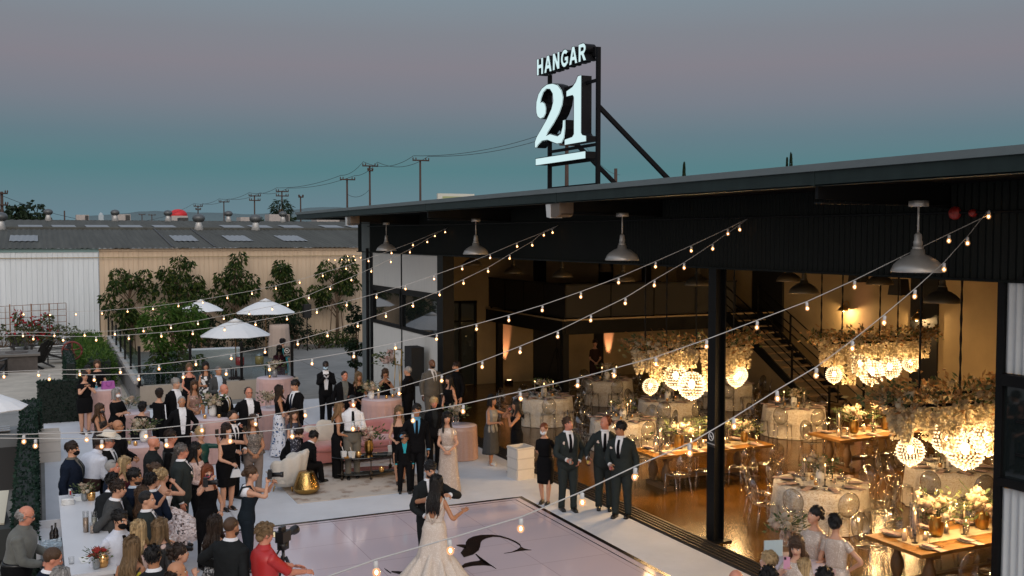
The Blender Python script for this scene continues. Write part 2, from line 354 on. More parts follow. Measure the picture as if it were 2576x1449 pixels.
    for sg in (1, -1): b.ell((sg * .076, -.008, -.010), (.012, .020, .032), 6, 5, fn=hd)
    b.ell((0, .092, -.020), (.016, .022, .026), 8, 6, fn=hd)
    body = b.build('body', sm, t)
    md = body.modifiers.new('r', 'REMESH'); md.mode = 'VOXEL'; md.voxel_size = (.0125 if near else .0165) * (1 if not kid else .9)
    sd = body.modifiers.new('s', 'SMOOTH'); sd.factor = .5; sd.iterations = 2
    x = MB()   # eyes, brows, lips, hands
    for sg in (1, -1):
        x.ell((sg * .031, .0715, .004), (.0145, .010, .0075), 8, 5, 1, fn=hd); x.ell((sg * .031, .0785, .004), (.0068, .0048, .0068), 6, 4, 2, fn=hd)
        x.tube([hd((sg * .013, .087, .021)), hd((sg * .031, .085, .026)), hd((sg * .050, .070, .021))], [.0028 * hs, .0036 * hs, .002 * hs], 5, 3)
        S, E, W, curl, pose = arms[sg]
        e2, w2 = bend(E), bend(W); d = (w2 - e2).normalized(); q = s * (.92 if fem else 1.0)
        nrm = V((-sg * 1.0, 0, 0)) if pose in ('down', 'pocket', 'back') else V((-sg * .5, -.3, -.8))
        if pose in ('clap', 'chin', 'phone', 'face'): nrm = V((-sg, .1, 0))
        nrm = (nrm - d * nrm.dot(d)).normalized(); sd2 = d.cross(nrm).normalized()   # palm faces nrm
        if sd2.dot(V((0, 1, .6))) < 0: sd2 = -sd2                                      # thumb side
        if pose == 'clasp' or pose == 'cross': d = (d + V((-sg * .5, 0, 0))).normalized()
        pe = w2 + d * (.085 * q)
        x.tube([w2 - d * .01, w2 + d * .03 * q, w2 + d * .065 * q, pe], [.024 * q, .036 * q, .042 * q, .038 * q], 8, 0, flat=.42, side=sd2)
        for k, (off, ln) in enumerate(((.028, .072), (.0095, .080), (-.0095, .074), (-.028, .058))):
            p0 = w2 + d * (.080 * q) + sd2 * off * q; pts = [p0]; a = .0
            for g in range(3):
                a += curl * (.55 + .08 * k); pts.append(pts[-1] + (d * math.cos(a) + nrm * math.sin(a)) * (ln * q * (.42, .33, .25)[g]))
            x.tube(pts, [.0095 * q, .009 * q, .008 * q, .006 * q], 5, 0)
        p0 = w2 + d * .022 * q + sd2 * .026 * q
        x.tube([p0, p0 + (d * .5 + sd2 * .75 + nrm * .3).normalized() * .036 * q, p0 + (d * .5 + sd2 * .75 + nrm * .3).normalized() * .036 * q + (d * .85 + sd2 * .25 + nrm * .5 * min(1, curl + .2)).normalized() * .034 * q], [.013 * q, .011 * q, .008 * q], 5, 0)
    if not (mask): x.ell((0, .088, -.061), (.024, .009, .0075), 8, 5, 4, fn=hd)
    BODIES.append((body, x, [sm, M('eye_white', (.62, .6, .58), .3), M('eye_dark', (.012, .008, .006), .15), hm if hair not in ('none',) else hairm('dark'), M('lips_' + ('f' if fem else 'm'), (.33, .08, .07) if fem else (.32, .15, .115), .5)]))
    # ---- hair
    hb = MB(); nzf = .15 if hair in ('short', 'crop') else .06
    def cap(c, r, nz=nzf): 
        hb.ell(c, r, 30, 16, fn=hd, nz=nz, ns=70)
        if nz >= .05:
            for _ in range(150):
                d = V((pr_.gauss(0, 1), pr_.gauss(-.25, 1), pr_.gauss(.35, .8))).normalized()
                if d.y > .45 and d.z < .55: continue
                p = V((c[0] + d.x * r[0] * .99, c[1] + d.y * r[1] * .99, c[2] + d.z * r[2] * .99)); g = V((pr_.uniform(-.5, .5), -.5 - d.z * .5, -.9 + max(0, d.z) * .6)); g = (g - d * g.dot(d)).normalized() + d * pr_.uniform(-.05, .28)
                a = hd(p); e = hd(p + g * .05) - a; hb.leaf(a, e, .055 * hs, .017 * hs, 0, pr_)
    def strands(a0, a1, n, L, wob=.0, rr=.020, frontx=False, curl=0.0):
        for i in range(n):
            a = rad(lerp(a0, a1, i / max(1, n - 1))) ; ca2, sa2 = math.sin(a), -math.cos(a); jl = L * random.uniform(.88, 1.06); pts = []; rs = []
            prof = [(.55, .11), (.88, .075), (1.0, .02), (1.03, -.05), (1.0, -.11)]
            for k, z in prof: pts.append(V((.083 * k * ca2, -.012 + .098 * k * sa2, z)))
            z = -.11; m = max(1, int((jl - .11) / .06))
            for g in range(m):
                z -= (jl - .11) / m; f = (g + 1) / m
                yb = min(-.075 - .05 * min(1, (g + 1) * .5), 0) if abs(a) < rad(85) else .055 + .05 * f
                pts.append(V((.083 * ca2 * (1 + .22 * f) + wob * math.sin(g * 1.9 + i * 2.1), lerp(-.012 + .098 * sa2, yb - .02 * abs(sa2), min(1, (g + 1) * .6)) + wob * math.cos(g * 2.2 + i), z)))
            rs = [rr * .7] + [rr] * (len(pts) - 2) + [rr * .35]
            hb.tube([hd(p) for p in pts], [q * hs for q in rs], 6, 0, flat=.7)
    if hair == 'short': cap((0, -.022, .036), (.086, .101, .096)); hb.ell((pr_.uniform(-.02, .02), .026, .096), (.056, .042, .022), 12, 7, fn=hd, nz=.35)
    elif hair == 'crop': cap((0, -.024, .032), (.082, .096, .094), .04)
    elif hair == 'buzz': cap((0, -.022, .030), (.0795, .094, .092), .02)
    elif hair == 'recede': cap((0, -.042, .026), (.083, .084, .090), .08)
    elif hair == 'balding': cap((0, -.030, -.008), (.083, .088, .066), .08)
    elif hair == 'curly': cap((0, -.024, .042), (.104, .112, .102), .35); [hb.ell((random.uniform(-.09, .09), random.uniform(-.12, .03), random.uniform(.0, .13)), (.028, .028, .026), 7, 5, fn=hd) for _ in range(22)]
    elif hair in ('long', 'wave', 'longf', 'bob', 'xlong', 'vlong'):
        cap((0, -.022, .036), (.087, .104, .097))
        L = {'long': .32, 'wave': .32, 'longf': .34, 'bob': .13, 'xlong': .46, 'vlong': .40}[hair]; wb = .013 if hair == 'wave' else .004
        strands(-84, 84, 24, L, wb + .003, .0165 if hair != 'wave' else .020); strands(-70, 70, 11, L * .8, wb + .006, .018)
        if hair == 'bob': strands(-118, 118, 24, .15, .005, .018)
        else: strands(-120, -96, 3, L * (.8 if hair == 'long' else .95), wb, .019); strands(96, 120, 3, L * (.8 if hair == 'long' else .95), wb, .019)
        hb.tube([hd((-.004, .072, .095)), hd((.035, .068, .085)), hd((.068, .035, .045)), hd((.08, .01, -.01))], [.012, .02, .02, .015], 6, 0, flat=.6); hb.tube([hd((.004, .072, .095)), hd((-.035, .068, .085)), hd((-.068, .035, .045)), hd((-.08, .01, -.01))], [.012, .02, .02, .015], 6, 0, flat=.6)
    elif hair in ('bun', 'updo'):
        cap((0, -.022, .034), (.085, .102, .097), .05)
        if hair == 'bun': hb.ell((0, -.125, -.01), (.058, .048, .052), 12, 8, fn=hd, nz=.2)
        else: [hb.ell((random.uniform(-.06, .06), -.105 + random.uniform(-.03, .03), .03 + random.uniform(-.06, .07)), (.036, .032, .034), 8, 6, fn=hd, nz=.3) for _ in range(12)]
    elif hair == 'cropf': cap((0, -.020, .038), (.091, .106, .100), .14); hb.ell((0, .035, .10), (.07, .055, .035), 10, 6, fn=hd, nz=.3); hb.ell((0, -.06, -.04), (.07, .05, .06), 10, 6, fn=hd, nz=.2)
    if hb.v: hb.build('hair', hm, t)
    if beard:
        m = MB(); m.ell((0, .034, -.074), (.0655, .060, .048), 14, 9, fn=hd, nz=.05); bo = m
        m.build('beard', hairm(beard if beard in HAIRC else hc), t)
    if mask:
        m = MB(); m.ell((0, .047, -.048), (.064, .064, .054), 16, 10, fn=hd)
        for sg in (1, -1): m.tube([hd((sg * .058, .06, -.03)), hd((sg * .074, .02, -.012)), hd((sg * .08, -.01, .0))], .003, 4)
        mm = {'black': cloth('maskblack', (.008, .008, .009)), 'white': cloth('maskwhite', (.75, .76, .78)), 'blue': cloth('maskblue', (.42, .60, .74)), 'floral': Mpat('mask_floral', (.012, .012, .014), (.5, .04, .10), 30, .40, third=(.5, .5, .48)), 'blkfl': Mpat('mask_dark', (.01, .01, .01), (.25, .2, .18), 45, .25)}[mask]
        m.build('face_mask', mm, t)
    if glasses:
        m = MB(); dk = glasses == 'sun'; hi = .10 if glasses == 'top' else 0
        gz = .09 if glasses == 'top' else .004; gy = .055 if glasses == 'top' else .092
        for sg in (1, -1):
            c = [(sg * .031 + .024 * math.cos(a), gy, gz + .019 * math.sin(a)) for a in [2 * PI * i / 10 for i in range(10)]]
            if dk or glasses == 'top': m.loft([[hd((x, y - .002, z)) for x, y, z in c], [hd((x, y + .002, z)) for x, y, z in c]])
            else: m.tube([hd(p) for p in c + [c[0]]], .0028, 4)
            m.tube([hd((sg * .054, gy - .004, gz + .004)), hd((sg * .080, 0, gz + .004))], .0026, 4)
        m.tube([hd((-.008, gy, gz + .004)), hd((.008, gy, gz + .004))], .0028, 4)
        m.build('glasses', M('glasses_dark', (.01, .01, .01), .2), t)
    if hat:
        m = MB(); f2 = lambda p: hd(p)
        def hr(r, z, sd=0): return [hd((r * 1.0 * math.cos(a), -.015 + r * 1.22 * math.sin(a), z + sd * abs(math.cos(a)) ** 2)) for a in [2 * PI * i / 24 for i in range(24)]]
        m.loft([hr(.17, .055, .05), hr(.17, .06, .05), hr(.10, .07), hr(.092, .15), hr(.080, .175), hr(.05, .165)]); m.build('cowboy_hat', cloth('straw', (.68, .62, .52)), t)
    # ---- clothes
    def sleeves(mat, inf, upto, name='sleeve', par=None, wr=.055):
        for sg in (1, -1):
            m = MB(); P, rs = armpts(sg, inf, upto); smooth_tube(m, P, rs, 10, wr=wr); m.build(name, mat, par or t)
    def trousers(mat, inf=.022, hemr=.062):
        m = MB()
        if not seated: m.loft([ring(z, inf, 20) for z in (.762, .81, .83, .88, .94, 1.0, 1.045)])
        else: m.ell((0, -.0, seat + .14), (.19 * ws, .15, .13), 14, 8)
        for sg in (1, -1):
            P, rs = legpts(sg, inf * .9, hemr * s); P = P[:-1] + [P[-1] + V((0, 0, -.035 * s))]
            Q, q = [], []
            for i in range(len(P) - 1):
                for k in range(3): Q.append(P[i].lerp(P[i + 1], k / 3)); q.append(lerp(rs[i], rs[i + 1], k / 3) * (1 + .03 * math.sin(3.1 * len(Q))))
            m.tube(Q + [P[-1]], q + [rs[-1]], 10)
        return m.build('trousers', mat, t)
    def vpatch(name, mat, z0, wid, inf, ztop=1.48):
        m = MB(); A = .11
        def fn(a, bb):
            z = lerp(z0, ztop, bb); wd = wid(bb); x2 = (a * 2 - 1) * wd
            p = ts(z, PI / 2, inf); r0 = ts(z, 0, inf).x; an = math.acos(max(-.95, min(.95, x2 / max(.03, r0)))); return bend(ts(z, an, inf))
        m.grid(fn, 6, 8); return m.build(name, mat, t)
    def jacket(mat, inf=.024, hemz=.79, shirtm=None, tiem=None, vdz=1.14, sl=1.0, lap=True, wide=.050):
        m = MB(); zs = [hemz, .85, .92, 1.0, 1.08, 1.16, 1.24, 1.32, 1.38, 1.425, 1.455, 1.478]
        m.loft([ring(z, inf + .012 * max(0, (.95 - z) / .15), 24, lambda a, z=z: .007 * math.sin(5 * a + z * 34) * math.sin(3 * a - z * 19)) for z in zs]); j = m.build('jacket', mat, t)
        sleeves(mat, .019, .97)
        if shirtm:
            wf = (lambda b_: .012 + wide * b_ ** .8) if vdz > 1.0 else (lambda b_: .028 + .042 * b_)
            vpatch('shirt', shirtm, vdz, wf, inf + .005)
            m = MB()
            for sg in (1, -1):  # cuffs
                P, rs = armpts(sg, .010); e = (P[-1] - P[-2]).normalized(); m.tube([P[-1] - e * .03, P[-1] + e * .012], [rs[-1] + .004, rs[-1] + .004], 8); m.build('cuff', shirtm, t); m = MB()
            m = MB()
            m.loft([[bend(ts(1.474, a, .018)) for a in [2 * PI * i / 16 for i in range(16)]], [bend(ts(1.512, a, .011)) for a in [2 * PI * i / 16 for i in range(16)]]], cap0=False, cap1=False); m.build('collar', shirtm, t)
        if tiem: vpatch('tie', tiem, max(vdz - .02, 1.0), lambda b_: .022 - .008 * b_, inf + .012, 1.45)
        if lap:
            for sg in (1, -1):
                m = MB()
                def fn(a, bb, sg=sg):
                    z = lerp(vdz, 1.45, bb); e = (.012 + wide * bb ** .8) if vdz > 1.0 else (.028 + .042 * bb); x2 = sg * (e + a * (.012 + .05 * math.sin(PI * min(1, bb * .9 + .12))) - .004)
                    r0 = ts(z, 0, inf).x; an = math.acos(max(-.95, min(.95, x2 / max(.03, r0)))); return bend(ts(z, an, inf + .010 - .004 * a))
                m.grid(fn, 3, 8); m.build('lapel', mat, t)
        if flower:
            m = MB()
            for k in range(5): m.ell(bend(ts(1.30 + random.uniform(-.018, .018), rad(62) + random.uniform(-.1, .1), inf + .02)), (.016, .012, .016), 7, 5, 0)
            m.leaf(bend(ts(1.27, rad(62), inf + .02)), V((0, .3, -1)), .05, .03, 1); m.build('boutonniere', [M('petal_ivory', (.72, .6, .52), .6), M('leaf_plain', (.05, .09, .03), .5)], t)
        return j
    def dress(mat, hemz=.55, topz=1.33, fl=.0, inf=.010, top_mat=None, waist=1.06):
        m = MB(); n = 36; rings = []
        zs = [waist - .02, .98, .93, .88, .80]; zz = .80
        while zz > hemz + .03: zz -= .09; zs.append(max(hemz, zz))
        if zs[-1] > hemz: zs.append(hemz)
        for z in reversed(zs):
            r = []
            for i in range(n):
                a = 2 * PI * i / n
                if z >= .88: p = ts(z, a, inf + .006)
                else:
                    f = (.88 - z) / max(.05, .88 - hemz); base = ts(.88, a, inf + .006); k = 1 + fl * f ** 1.3 - (.10 * f if fl == 0 else 0)
                    fo = 1 + (.035 + .10 * min(1, fl)) * f * math.sin(a * 9 + 2 * math.sin(a * 2)); p = V((base.x * k * fo, base.y * (1 + (k - 1) * 1.25) * fo, z))
                r.append(bend(p))
            rings.append(r)
        if not seated:
            sk2 = m; m.loft(rings)
        if top_mat is None:
            m2 = m
        else: m.build('skirt', mat, t); m2 = MB()
        zt = [waist - .03] + [z for z in (1.08, 1.14, 1.20, 1.255, 1.30, 1.34, 1.38, 1.41, 1.435) if z < topz - .005 and z > waist] + [topz]
        m2.loft([ring(z, inf if z > waist else inf - .006, n) for z in zt])
        o = m2.build('bodice' if top_mat is not None else 'dress', top_mat or mat, t)
        if straps and topz < 1.37 and not sleeve:
            m = MB()
            for sg in (1, -1):
                m.tube([bend(V((sg * .075, .105, 1.30))), bend(V((sg * .085, .06, 1.37))), bend(V((sg * .088, .0, 1.408))), bend(V((sg * .085, -.06, 1.36))), bend(V((sg * .08, -.095, 1.28)))], .011, 6)
            m.build('strap', top_mat or mat, t)
        if sleeve: sleeves(top_mat or mat, .013, sleeve)
        return o
    def shoe(mat, hl=None):
        for sg in (1, -1):
            A = leg[sg][2]; m = MB(); L = (.155 if fem else .185) * s
            m.tube([V((A.x, A.y - .075 * s, .042)), V((A.x, A.y - .03 * s, .05)), V((A.x, A.y + .06 * s, .045)), V((A.x, A.y + L * .8, .032)), V((A.x, A.y + L, .026))], [.026 * s, .043 * s, .044 * s, .040 * s, .02 * s], 9, flat=.95 if not hl else .7)
            if hl: m.tube([V((A.x, A.y - .06 * s, .05)), V((A.x, A.y - .07 * s, .002))], [.015, .007], 6)
            m.box((A.x, A.y + .045 * s, .008), (.075 * s, .25 * s, .014)); m.build('shoe', mat, t)
    bm = cm(bot or top); tm = cm(top); bm_shoe = M('leather_' + shoes, {'black': (.008, .008, .008), 'brown': (.06, .03, .015), 'nude': (.4, .26, .2), 'silver': (.5, .5, .5)}[shoes], .3)
    if out == 'suit':
        trousers(bm); jacket(tm, shirtm=cm(shirt) if shirt else None, tiem=cm(tie) if tie else None, vdz=vd); shoe(bm_shoe)
    elif out == 'vest':
        shirt2 = cm(shirt); trousers(bm)
        # shirt with a waistcoat over it
        mm = MB(); zs = [.92, 1.0, 1.1, 1.2, 1.3, 1.38, 1.43, 1.46]; mm.loft([ring(z, .014, 22) for z in zs]); mm.build('shirt', shirt2, t); sleeves(shirt2, .014, .97)
        mm = MB(); mm.loft([ring(z, .024, 22) for z in (.90, 1.0, 1.1, 1.2, 1.30, 1.36, 1.40)]); mm.build('vest', tm, t); vpatch('shirt_front', shirt2, 1.16, lambda b_: .012 + .06 * b_, .030, 1.44)
        if tie: vpatch('tie', cm(tie), 1.12, lambda b_: .02 - .007 * b_, .036, 1.45)
        shoe(bm_shoe)
    elif out == 'shirt':
        trousers(bm); shirt_body(tm, ring, sleeves, bend, ts, t, vpatch, cm(tie) if tie else None, sleeve or .97, vd); shoe(bm_shoe)
        if belt is not None:
            m = MB(); m.loft([ring(z, .030, 20) for z in (1.0, 1.035)]); m.build('belt', M('leather_' + belt, (.01, .009, .008), .4), t)
    elif out == 'dress':
        dress(bm if bot else tm, hem, neck, flare, top_mat=tm if bot else None); shoe(bm_shoe, heel) if shoes != 'none' else None
    elif out == 'pants':     # top and trousers
        trousers(bm, .018, .07 if fem else .062); m = MB(); zs = [z for z in (.92, .98, 1.04, 1.10, 1.17, 1.25, 1.32, 1.36, 1.40, 1.43) if z < neck] + [neck]
        m.loft([ring(z, .016 + (.03 * flare if z < 1.0 else 0), 24, lambda a, z=z: (.012 * flare * math.sin(a * 9)) if z < 1.05 else 0) for z in zs]); m.build('top', tm, t)
        if sleeve: sleeves(tm, .014, sleeve)
        elif straps:
            m = MB()
            for sg in (1, -1): m.tube([bend(V((sg * .075, .105, 1.30))), bend(V((sg * .085, .06, 1.37))), bend(V((sg * .088, .0, 1.408))), bend(V((sg * .085, -.06, 1.36))), bend(V((sg * .08, -.095, 1.28)))], .016, 6)
            m.build('strap', tm, t)
        shoe(bm_shoe, heel)
    q = Person(); q.t = t; q.bend = bend; q.arms = arms; q.hd = hd; q.rz = rz; q.pos = V((px, py, zero)); q.s = s; q.ts = ts; q.ring = ring; q.leg = leg
    q.world = lambda p: V((px + p[0] * ca - p[1] * sa, py + p[0] * sa + p[1] * ca, p[2] + zero))
    def hand(sg):
        S, E, W, _, _ = arms[sg]; e2, w2 = bend(E), bend(W); return q.world(w2 + (w2 - e2).normalized() * .09 * s)
    q.hand = hand; PERS[label] = q
    return q
def shirt_body(mat, ring, sleeves, bend, ts, t, vpatch, tiem, sl, vd):
    m = MB(); zs = [.93, .97, 1.02, 1.10, 1.18, 1.26, 1.33, 1.39, 1.43, 1.46]
    m.loft([ring(z, .018 - (.010 if z < 1.0 else 0), 20, lambda a, z=z: (.004 if z > 1.03 else -.002) * math.sin(4 * a + z * 41)) for z in zs]); m.build('shirt', mat, t)
    sleeves(mat, .016, sl)
    m = MB(); m.loft([[bend(ts(1.46, a, .016)) for a in [2 * PI * i / 16 for i in range(16)]], [bend(ts(1.512, a, .011)) for a in [2 * PI * i / 16 for i in range(16)]]], cap0=False, cap1=False); m.build('collar', mat, t)
    if tiem: vpatch('tie', tiem, 1.02, lambda b_: .026 - .010 * b_, .026, 1.45)
def finish_bodies():
    dg = bpy.context.evaluated_depsgraph_get(); dg.update()
    done = []
    for o, x, mats in BODIES:
        me = D.meshes.new_from_object(o.evaluated_get(dg)); done.append(me)
    for (o, x, mats), me in zip(BODIES, done):
        vs = [v.co.copy() for v in me.vertices]; n = len(vs); fs = [tuple(p.vertices) for p in me.polygons]
        nm = D.meshes.new('body'); nm.from_pydata([tuple(v) for v in vs] + [tuple(v) for v in x.v], [], fs + [tuple(i + n for i in f) for f in x.f])
        for m in mats: nm.materials.append(m)
        nm.polygons.foreach_set('material_index', [0] * len(fs) + x.m); nm.polygons.foreach_set('use_smooth', [True] * (len(fs) + len(x.f))); nm.update()
        o.modifiers.clear(); old = o.data; o.data = nm; D.meshes.remove(old); D.meshes.remove(me)
# ================================================================ SETTING
black_metal = M('black_metal', (.007, .0075, .008), .45, vary=.2, vs=3, spec=.12)
fascia_m = M('fascia_paint', (.015, .024, .023), .45, vary=.35, vs=2.5, spec=.2, stretch=(1, 1, .3))
alu = M('aluminium', (.42, .43, .44), .35, metal=.9, vary=.1, vs=5)
steel = M('galvanised', (.30, .32, .33), .38, metal=.6, vary=.15, vs=6)
wood_d = M('dark_wood', (.05, .028, .014), .5, vary=.4, vs=5, stretch=(1, 1, 8))
def sheet(name, pts, z, m, k='structure', thick=0.0):
    b = MB()
    if thick: b.prism([(p[0], p[1]) for p in pts], z - thick, z)
    else: b.add([(p[0], p[1], z) for p in pts], [tuple(range(len(pts)))])
    o = b.build(name, m, smooth=False); o['kind'] = k; return o
R4 = lambda x0, y0, x1, y1: [(x0, y0), (x1, y0), (x1, y1), (x0, y1)]
# ---- ground sheets
gm = D.materials.new('driveway_concrete'); N, L = nodes(gm); b = N['Principled BSDF']; b.inputs['Roughness'].default_value = .85
tc = N.new('ShaderNodeTexCoord'); n1 = N.new('ShaderNodeTexNoise'); n1.inputs['Scale'].default_value = .35; n1.inputs['Detail'].default_value = 8; n1.inputs['Roughness'].default_value = .7; L.new(tc.outputs['Object'], n1.inputs['Vector'])
r = N.new('ShaderNodeValToRGB'); r.color_ramp.elements[0].position = .3; r.color_ramp.elements[0].color = (.155, .155, .15, 1); r.color_ramp.elements[1].position = .7; r.color_ramp.elements[1].color = (.30, .295, .28, 1); L.new(n1.outputs['Fac'], r.inputs['Fac'])
bk = N.new('ShaderNodeTexBrick'); bk.offset = 0; bk.inputs['Scale'].default_value = 1; bk.inputs['Brick Width'].default_value = 3.4; bk.inputs['Row Height'].default_value = 3.4; bk.inputs['Mortar Size'].default_value = .018; bk.inputs['Color1'].default_value = bk.inputs['Color2'].default_value = (1, 1, 1, 1); bk.inputs['Mortar'].default_value = (.35, .33, .3, 1); L.new(tc.outputs['Object'], bk.inputs['Vector'])
mx = N.new('ShaderNodeMixRGB'); mx.blend_type = 'MULTIPLY'; mx.inputs[0].default_value = 1; L.new(r.outputs[0], mx.inputs[1]); L.new(bk.outputs['Color'], mx.inputs[2]); L.new(mx.outputs[0], b.inputs['Base Color'])
sheet('ground', R4(-1500, -60, 1500, 3000), 0, gm)
sheet('patio_floor', R4(-14, 34.6, 2.7, 49.85), .004, M('patio', (.42, .38, .32), .8, vary=.22, vs=1.6, bump=.2, bs=20))
carpet_m = M('carpet_white', (.59, .61, .65), .9, vary=.09, vs=1.3, bump=.25, bs=90)
sheet('white_carpet', [(.02, 4), (10.04, 4), (10.04, 33.0), (.12, 33.0)], .006, carpet_m)
bq = MB()
for x in (3.3, 6.9): bq.add([(x - .02, 19.0, .0068), (x + .02, 19.0, .0068), (x + .02, 32.9, .0068), (x - .02, 32.9, .0068)], [(0, 1, 2, 3)])
o = bq.build('carpet_seam', M('seam', (.42, .42, .45), .9)); o['kind'] = 'structure'
fm = D.materials.new('stained_concrete'); N, L = nodes(fm); b = N['Principled BSDF']; b.inputs['Roughness'].default_value = .16
tc = N.new('ShaderNodeTexCoord'); n1 = N.new('ShaderNodeTexNoise'); n1.inputs['Scale'].default_value = .7; n1.inputs['Detail'].default_value = 10; n1.inputs['Roughness'].default_value = .72; n1.inputs['Distortion'].default_value = .6; L.new(tc.outputs['Object'], n1.inputs['Vector'])
r = N.new('ShaderNodeValToRGB'); r.color_ramp.elements[0].position = .32; r.color_ramp.elements[0].color = (.085, .036, .004, 1); r.color_ramp.elements[1].position = .68; r.color_ramp.elements[1].color = (.175, .078, .011, 1); L.new(n1.outputs['Fac'], r.inputs['Fac']); L.new(r.outputs[0], b.inputs['Base Color'])
n2 = N.new('ShaderNodeTexNoise'); n2.inputs['Scale'].default_value = 3; n2.inputs['Detail'].default_value = 6; L.new(tc.outputs['Object'], n2.inputs['Vector']); mr = N.new('ShaderNodeMapRange'); mr.inputs['To Min'].default_value = .12; mr.inputs['To Max'].default_value = .28; L.new(n2.outputs['Fac'], mr.inputs['Value']); L.new(mr.outputs[0], b.inputs['Roughness'])
sheet('hall_floor', R4(10.56, 4, 22.8, 33.8), .005, fm)
# ---- dance floor
df = D.materials.new('dance_vinyl'); N, L = nodes(df); b = N['Principled BSDF']; b.inputs['Roughness'].default_value = .1; b.inputs['Specular IOR Level'].default_value = .8
tc = N.new('ShaderNodeTexCoord'); bk = N.new('ShaderNodeTexBrick'); bk.offset = 0; bk.inputs['Scale'].default_value = 1; bk.inputs['Brick Width'].default_value = 1.22; bk.inputs['Row Height'].default_value = 1.22; bk.inputs['Mortar Size'].default_value = .006; bk.inputs['Color1'].default_value = (.66, .555, .595, 1); bk.inputs['Color2'].default_value = (.635, .53, .57, 1); bk.inputs['Mortar'].default_value = (.44, .34, .36, 1)
L.new(tc.outputs['Object'], bk.inputs['Vector']); L.new(bk.outputs['Color'], b.inputs['Base Color'])
n2 = N.new('ShaderNodeTexNoise'); n2.inputs['Scale'].default_value = 1.5; n2.inputs['Detail'].default_value = 5; L.new(tc.outputs['Object'], n2.inputs['Vector']); mr = N.new('ShaderNodeMapRange'); mr.inputs['To Min'].default_value = .05; mr.inputs['To Max'].default_value = .16; L.new(n2.outputs['Fac'], mr.inputs['Value']); L.new(mr.outputs[0], b.inputs['Roughness'])
sheet('dance_floor', R4(2.6, 8.0, 8.88, 18.66), .022, df, thick=.02)
bq = MB(); blk = M('vinyl_black', (.012, .008, .008), .25)
for x0, y0, x1, y1 in ((2.6, 18.56, 8.88, 18.655), (8.78, 8.0, 8.875, 18.56), (2.6, 18.44, 8.66, 18.46), (8.64, 8.0, 8.66, 18.44)):
    bq.add([(x0, y0, .0262), (x1, y0, .0262), (x1, y1, .0262), (x0, y1, .0262)], [(0, 1, 2, 3)])
o = bq.build('dance_floor_border', blk); o['kind'] = 'structure'
def glyph(polys):
    g = MB()
    for P in polys:
        pts = [G(939 + x * .213, 1140 + y * .213, .0) for x, y in P]
        n = len(pts) // 2
        for i in range(n - 1): g.add([(p.x, p.y, .0266) for p in (pts[i], pts[i + 1], pts[-2 - i], pts[-1 - i])], [(0, 1, 2, 3)])
    return g
mono = glyph([
 [(1030, 1195), (1065, 1150), (1090, 1110), (1092, 1070), (1120, 1030), (1180, 1000), (1270, 982), (1400, 978), (1500, 990), (1600, 1020), (1680, 1055), (1735, 1090), (1752, 1130),
  (1742, 1132), (1725, 1105), (1670, 1070), (1590, 1035), (1495, 1008), (1410, 1005), (1330, 1025), (1290, 1045), (1270, 1070), (1262, 1120), (1245, 1165), (1180, 1215), (1070, 1250)],
 [(1540, 1200), (1640, 1180), (1700, 1155), (1740, 1125), (1755, 1125), (1775, 1140), (1800, 1152), (1868, 1158), (1868, 1164), (1800, 1166), (1740, 1172), (1690, 1180), (1640, 1190), (1545, 1203)],
 [(1215, 1205), (1250, 1235), (1320, 1285), (1390, 1335), (1455, 1383), (1450, 1386), (1380, 1345), (1310, 1315), (1270, 1290), (1205, 1212)],
 [(1000, 1385), (1080, 1320), (1160, 1300), (1240, 1290), (1280, 1275), (1320, 1300), (1400, 1355), (1380, 1350), (1300, 1342), (1240, 1345), (1170, 1350), (1100, 1365), (1060, 1375), (1020, 1392)],
 [(980, 1100), (1030, 1095), (1075, 1095), (1095, 1100), (1090, 1140), (1075, 1140), (1030, 1125), (985, 1110)],
 [(215, 1410), (300, 1412), (420, 1420), (520, 1430), (620, 1460), (600, 1490), (500, 1470), (400, 1455), (300, 1445), (215, 1425)],
 [(130, 1375), (170, 1400), (215, 1435), (205, 1440), (160, 1412), (130, 1382)],
])
o = mono.build('floor_monogram', blk, smooth=False); o['kind'] = 'structure'
# ---- door track in front of the hall
bq = MB(); bq.box((10.30, 19.0, .010), (.50, 30, .012))
for x in (10.10, 10.20, 10.29, 10.38, 10.47): bq.box((x, 19.0, .026), (.045, 30, .022))
o = bq.build('door_track', M('track_bronze', (.045, .032, .02), .5, metal=.4, vary=.3, vs=9)); o['kind'] = 'structure'
# ================================================================ the hall
hall = thing('event_hall', 'dark steel hall with deep flat roof and open front beside the white carpet', 'building', (10.6, 20, 0))
def part(mb, name, m, par=None, smooth=False):
    for i, p in enumerate(mb.v): mb.v[i] = (p[0] - 10.6, p[1] - 20, p[2])
    return mb.build(name, m, par or hall, smooth)
b = MB(); b.box((16.1, 20.5, 6.02), (15.3, 31.1, .10)); part(b, 'soffit', M('soffit_black', (.004, .004, .0045), .8, spec=.05))
b = MB(); b.box((8.40, 20.5, 5.985), (.05, 31.12, .17)); b.box((8.44, 20.5, 5.905), (.13, 31.12, .018)); b.box((16.1, 36.07, 5.985), (15.4, .05, .17)); part(b, 'fascia_beam', fascia_m)
b = MB(); b.box((16.0, 20.5, 6.115), (15.32, 31.25, .085)); part(b, 'roof', M('roof_edge', (.11, .135, .14), .5, vary=.1, vs=2))
for y in (9.57, 16.2, 22.9, 29.5):
    b = MB(); b.prism([(8.43, 5.75), (10.6, 5.66), (10.6, 5.95), (8.43, 5.95)], 0, .05, fn=lambda X, Z, d, y=y: (X, y + d - .025, Z)); b.box((9.5, y, 5.70), (2.1, .14, .018)); part(b, 'roof_bracket', black_metal)
    b = MB(); b.box((8.385, y, 5.985), (.03, .05, .18)); part(b, 'fascia_joint', fascia_m)
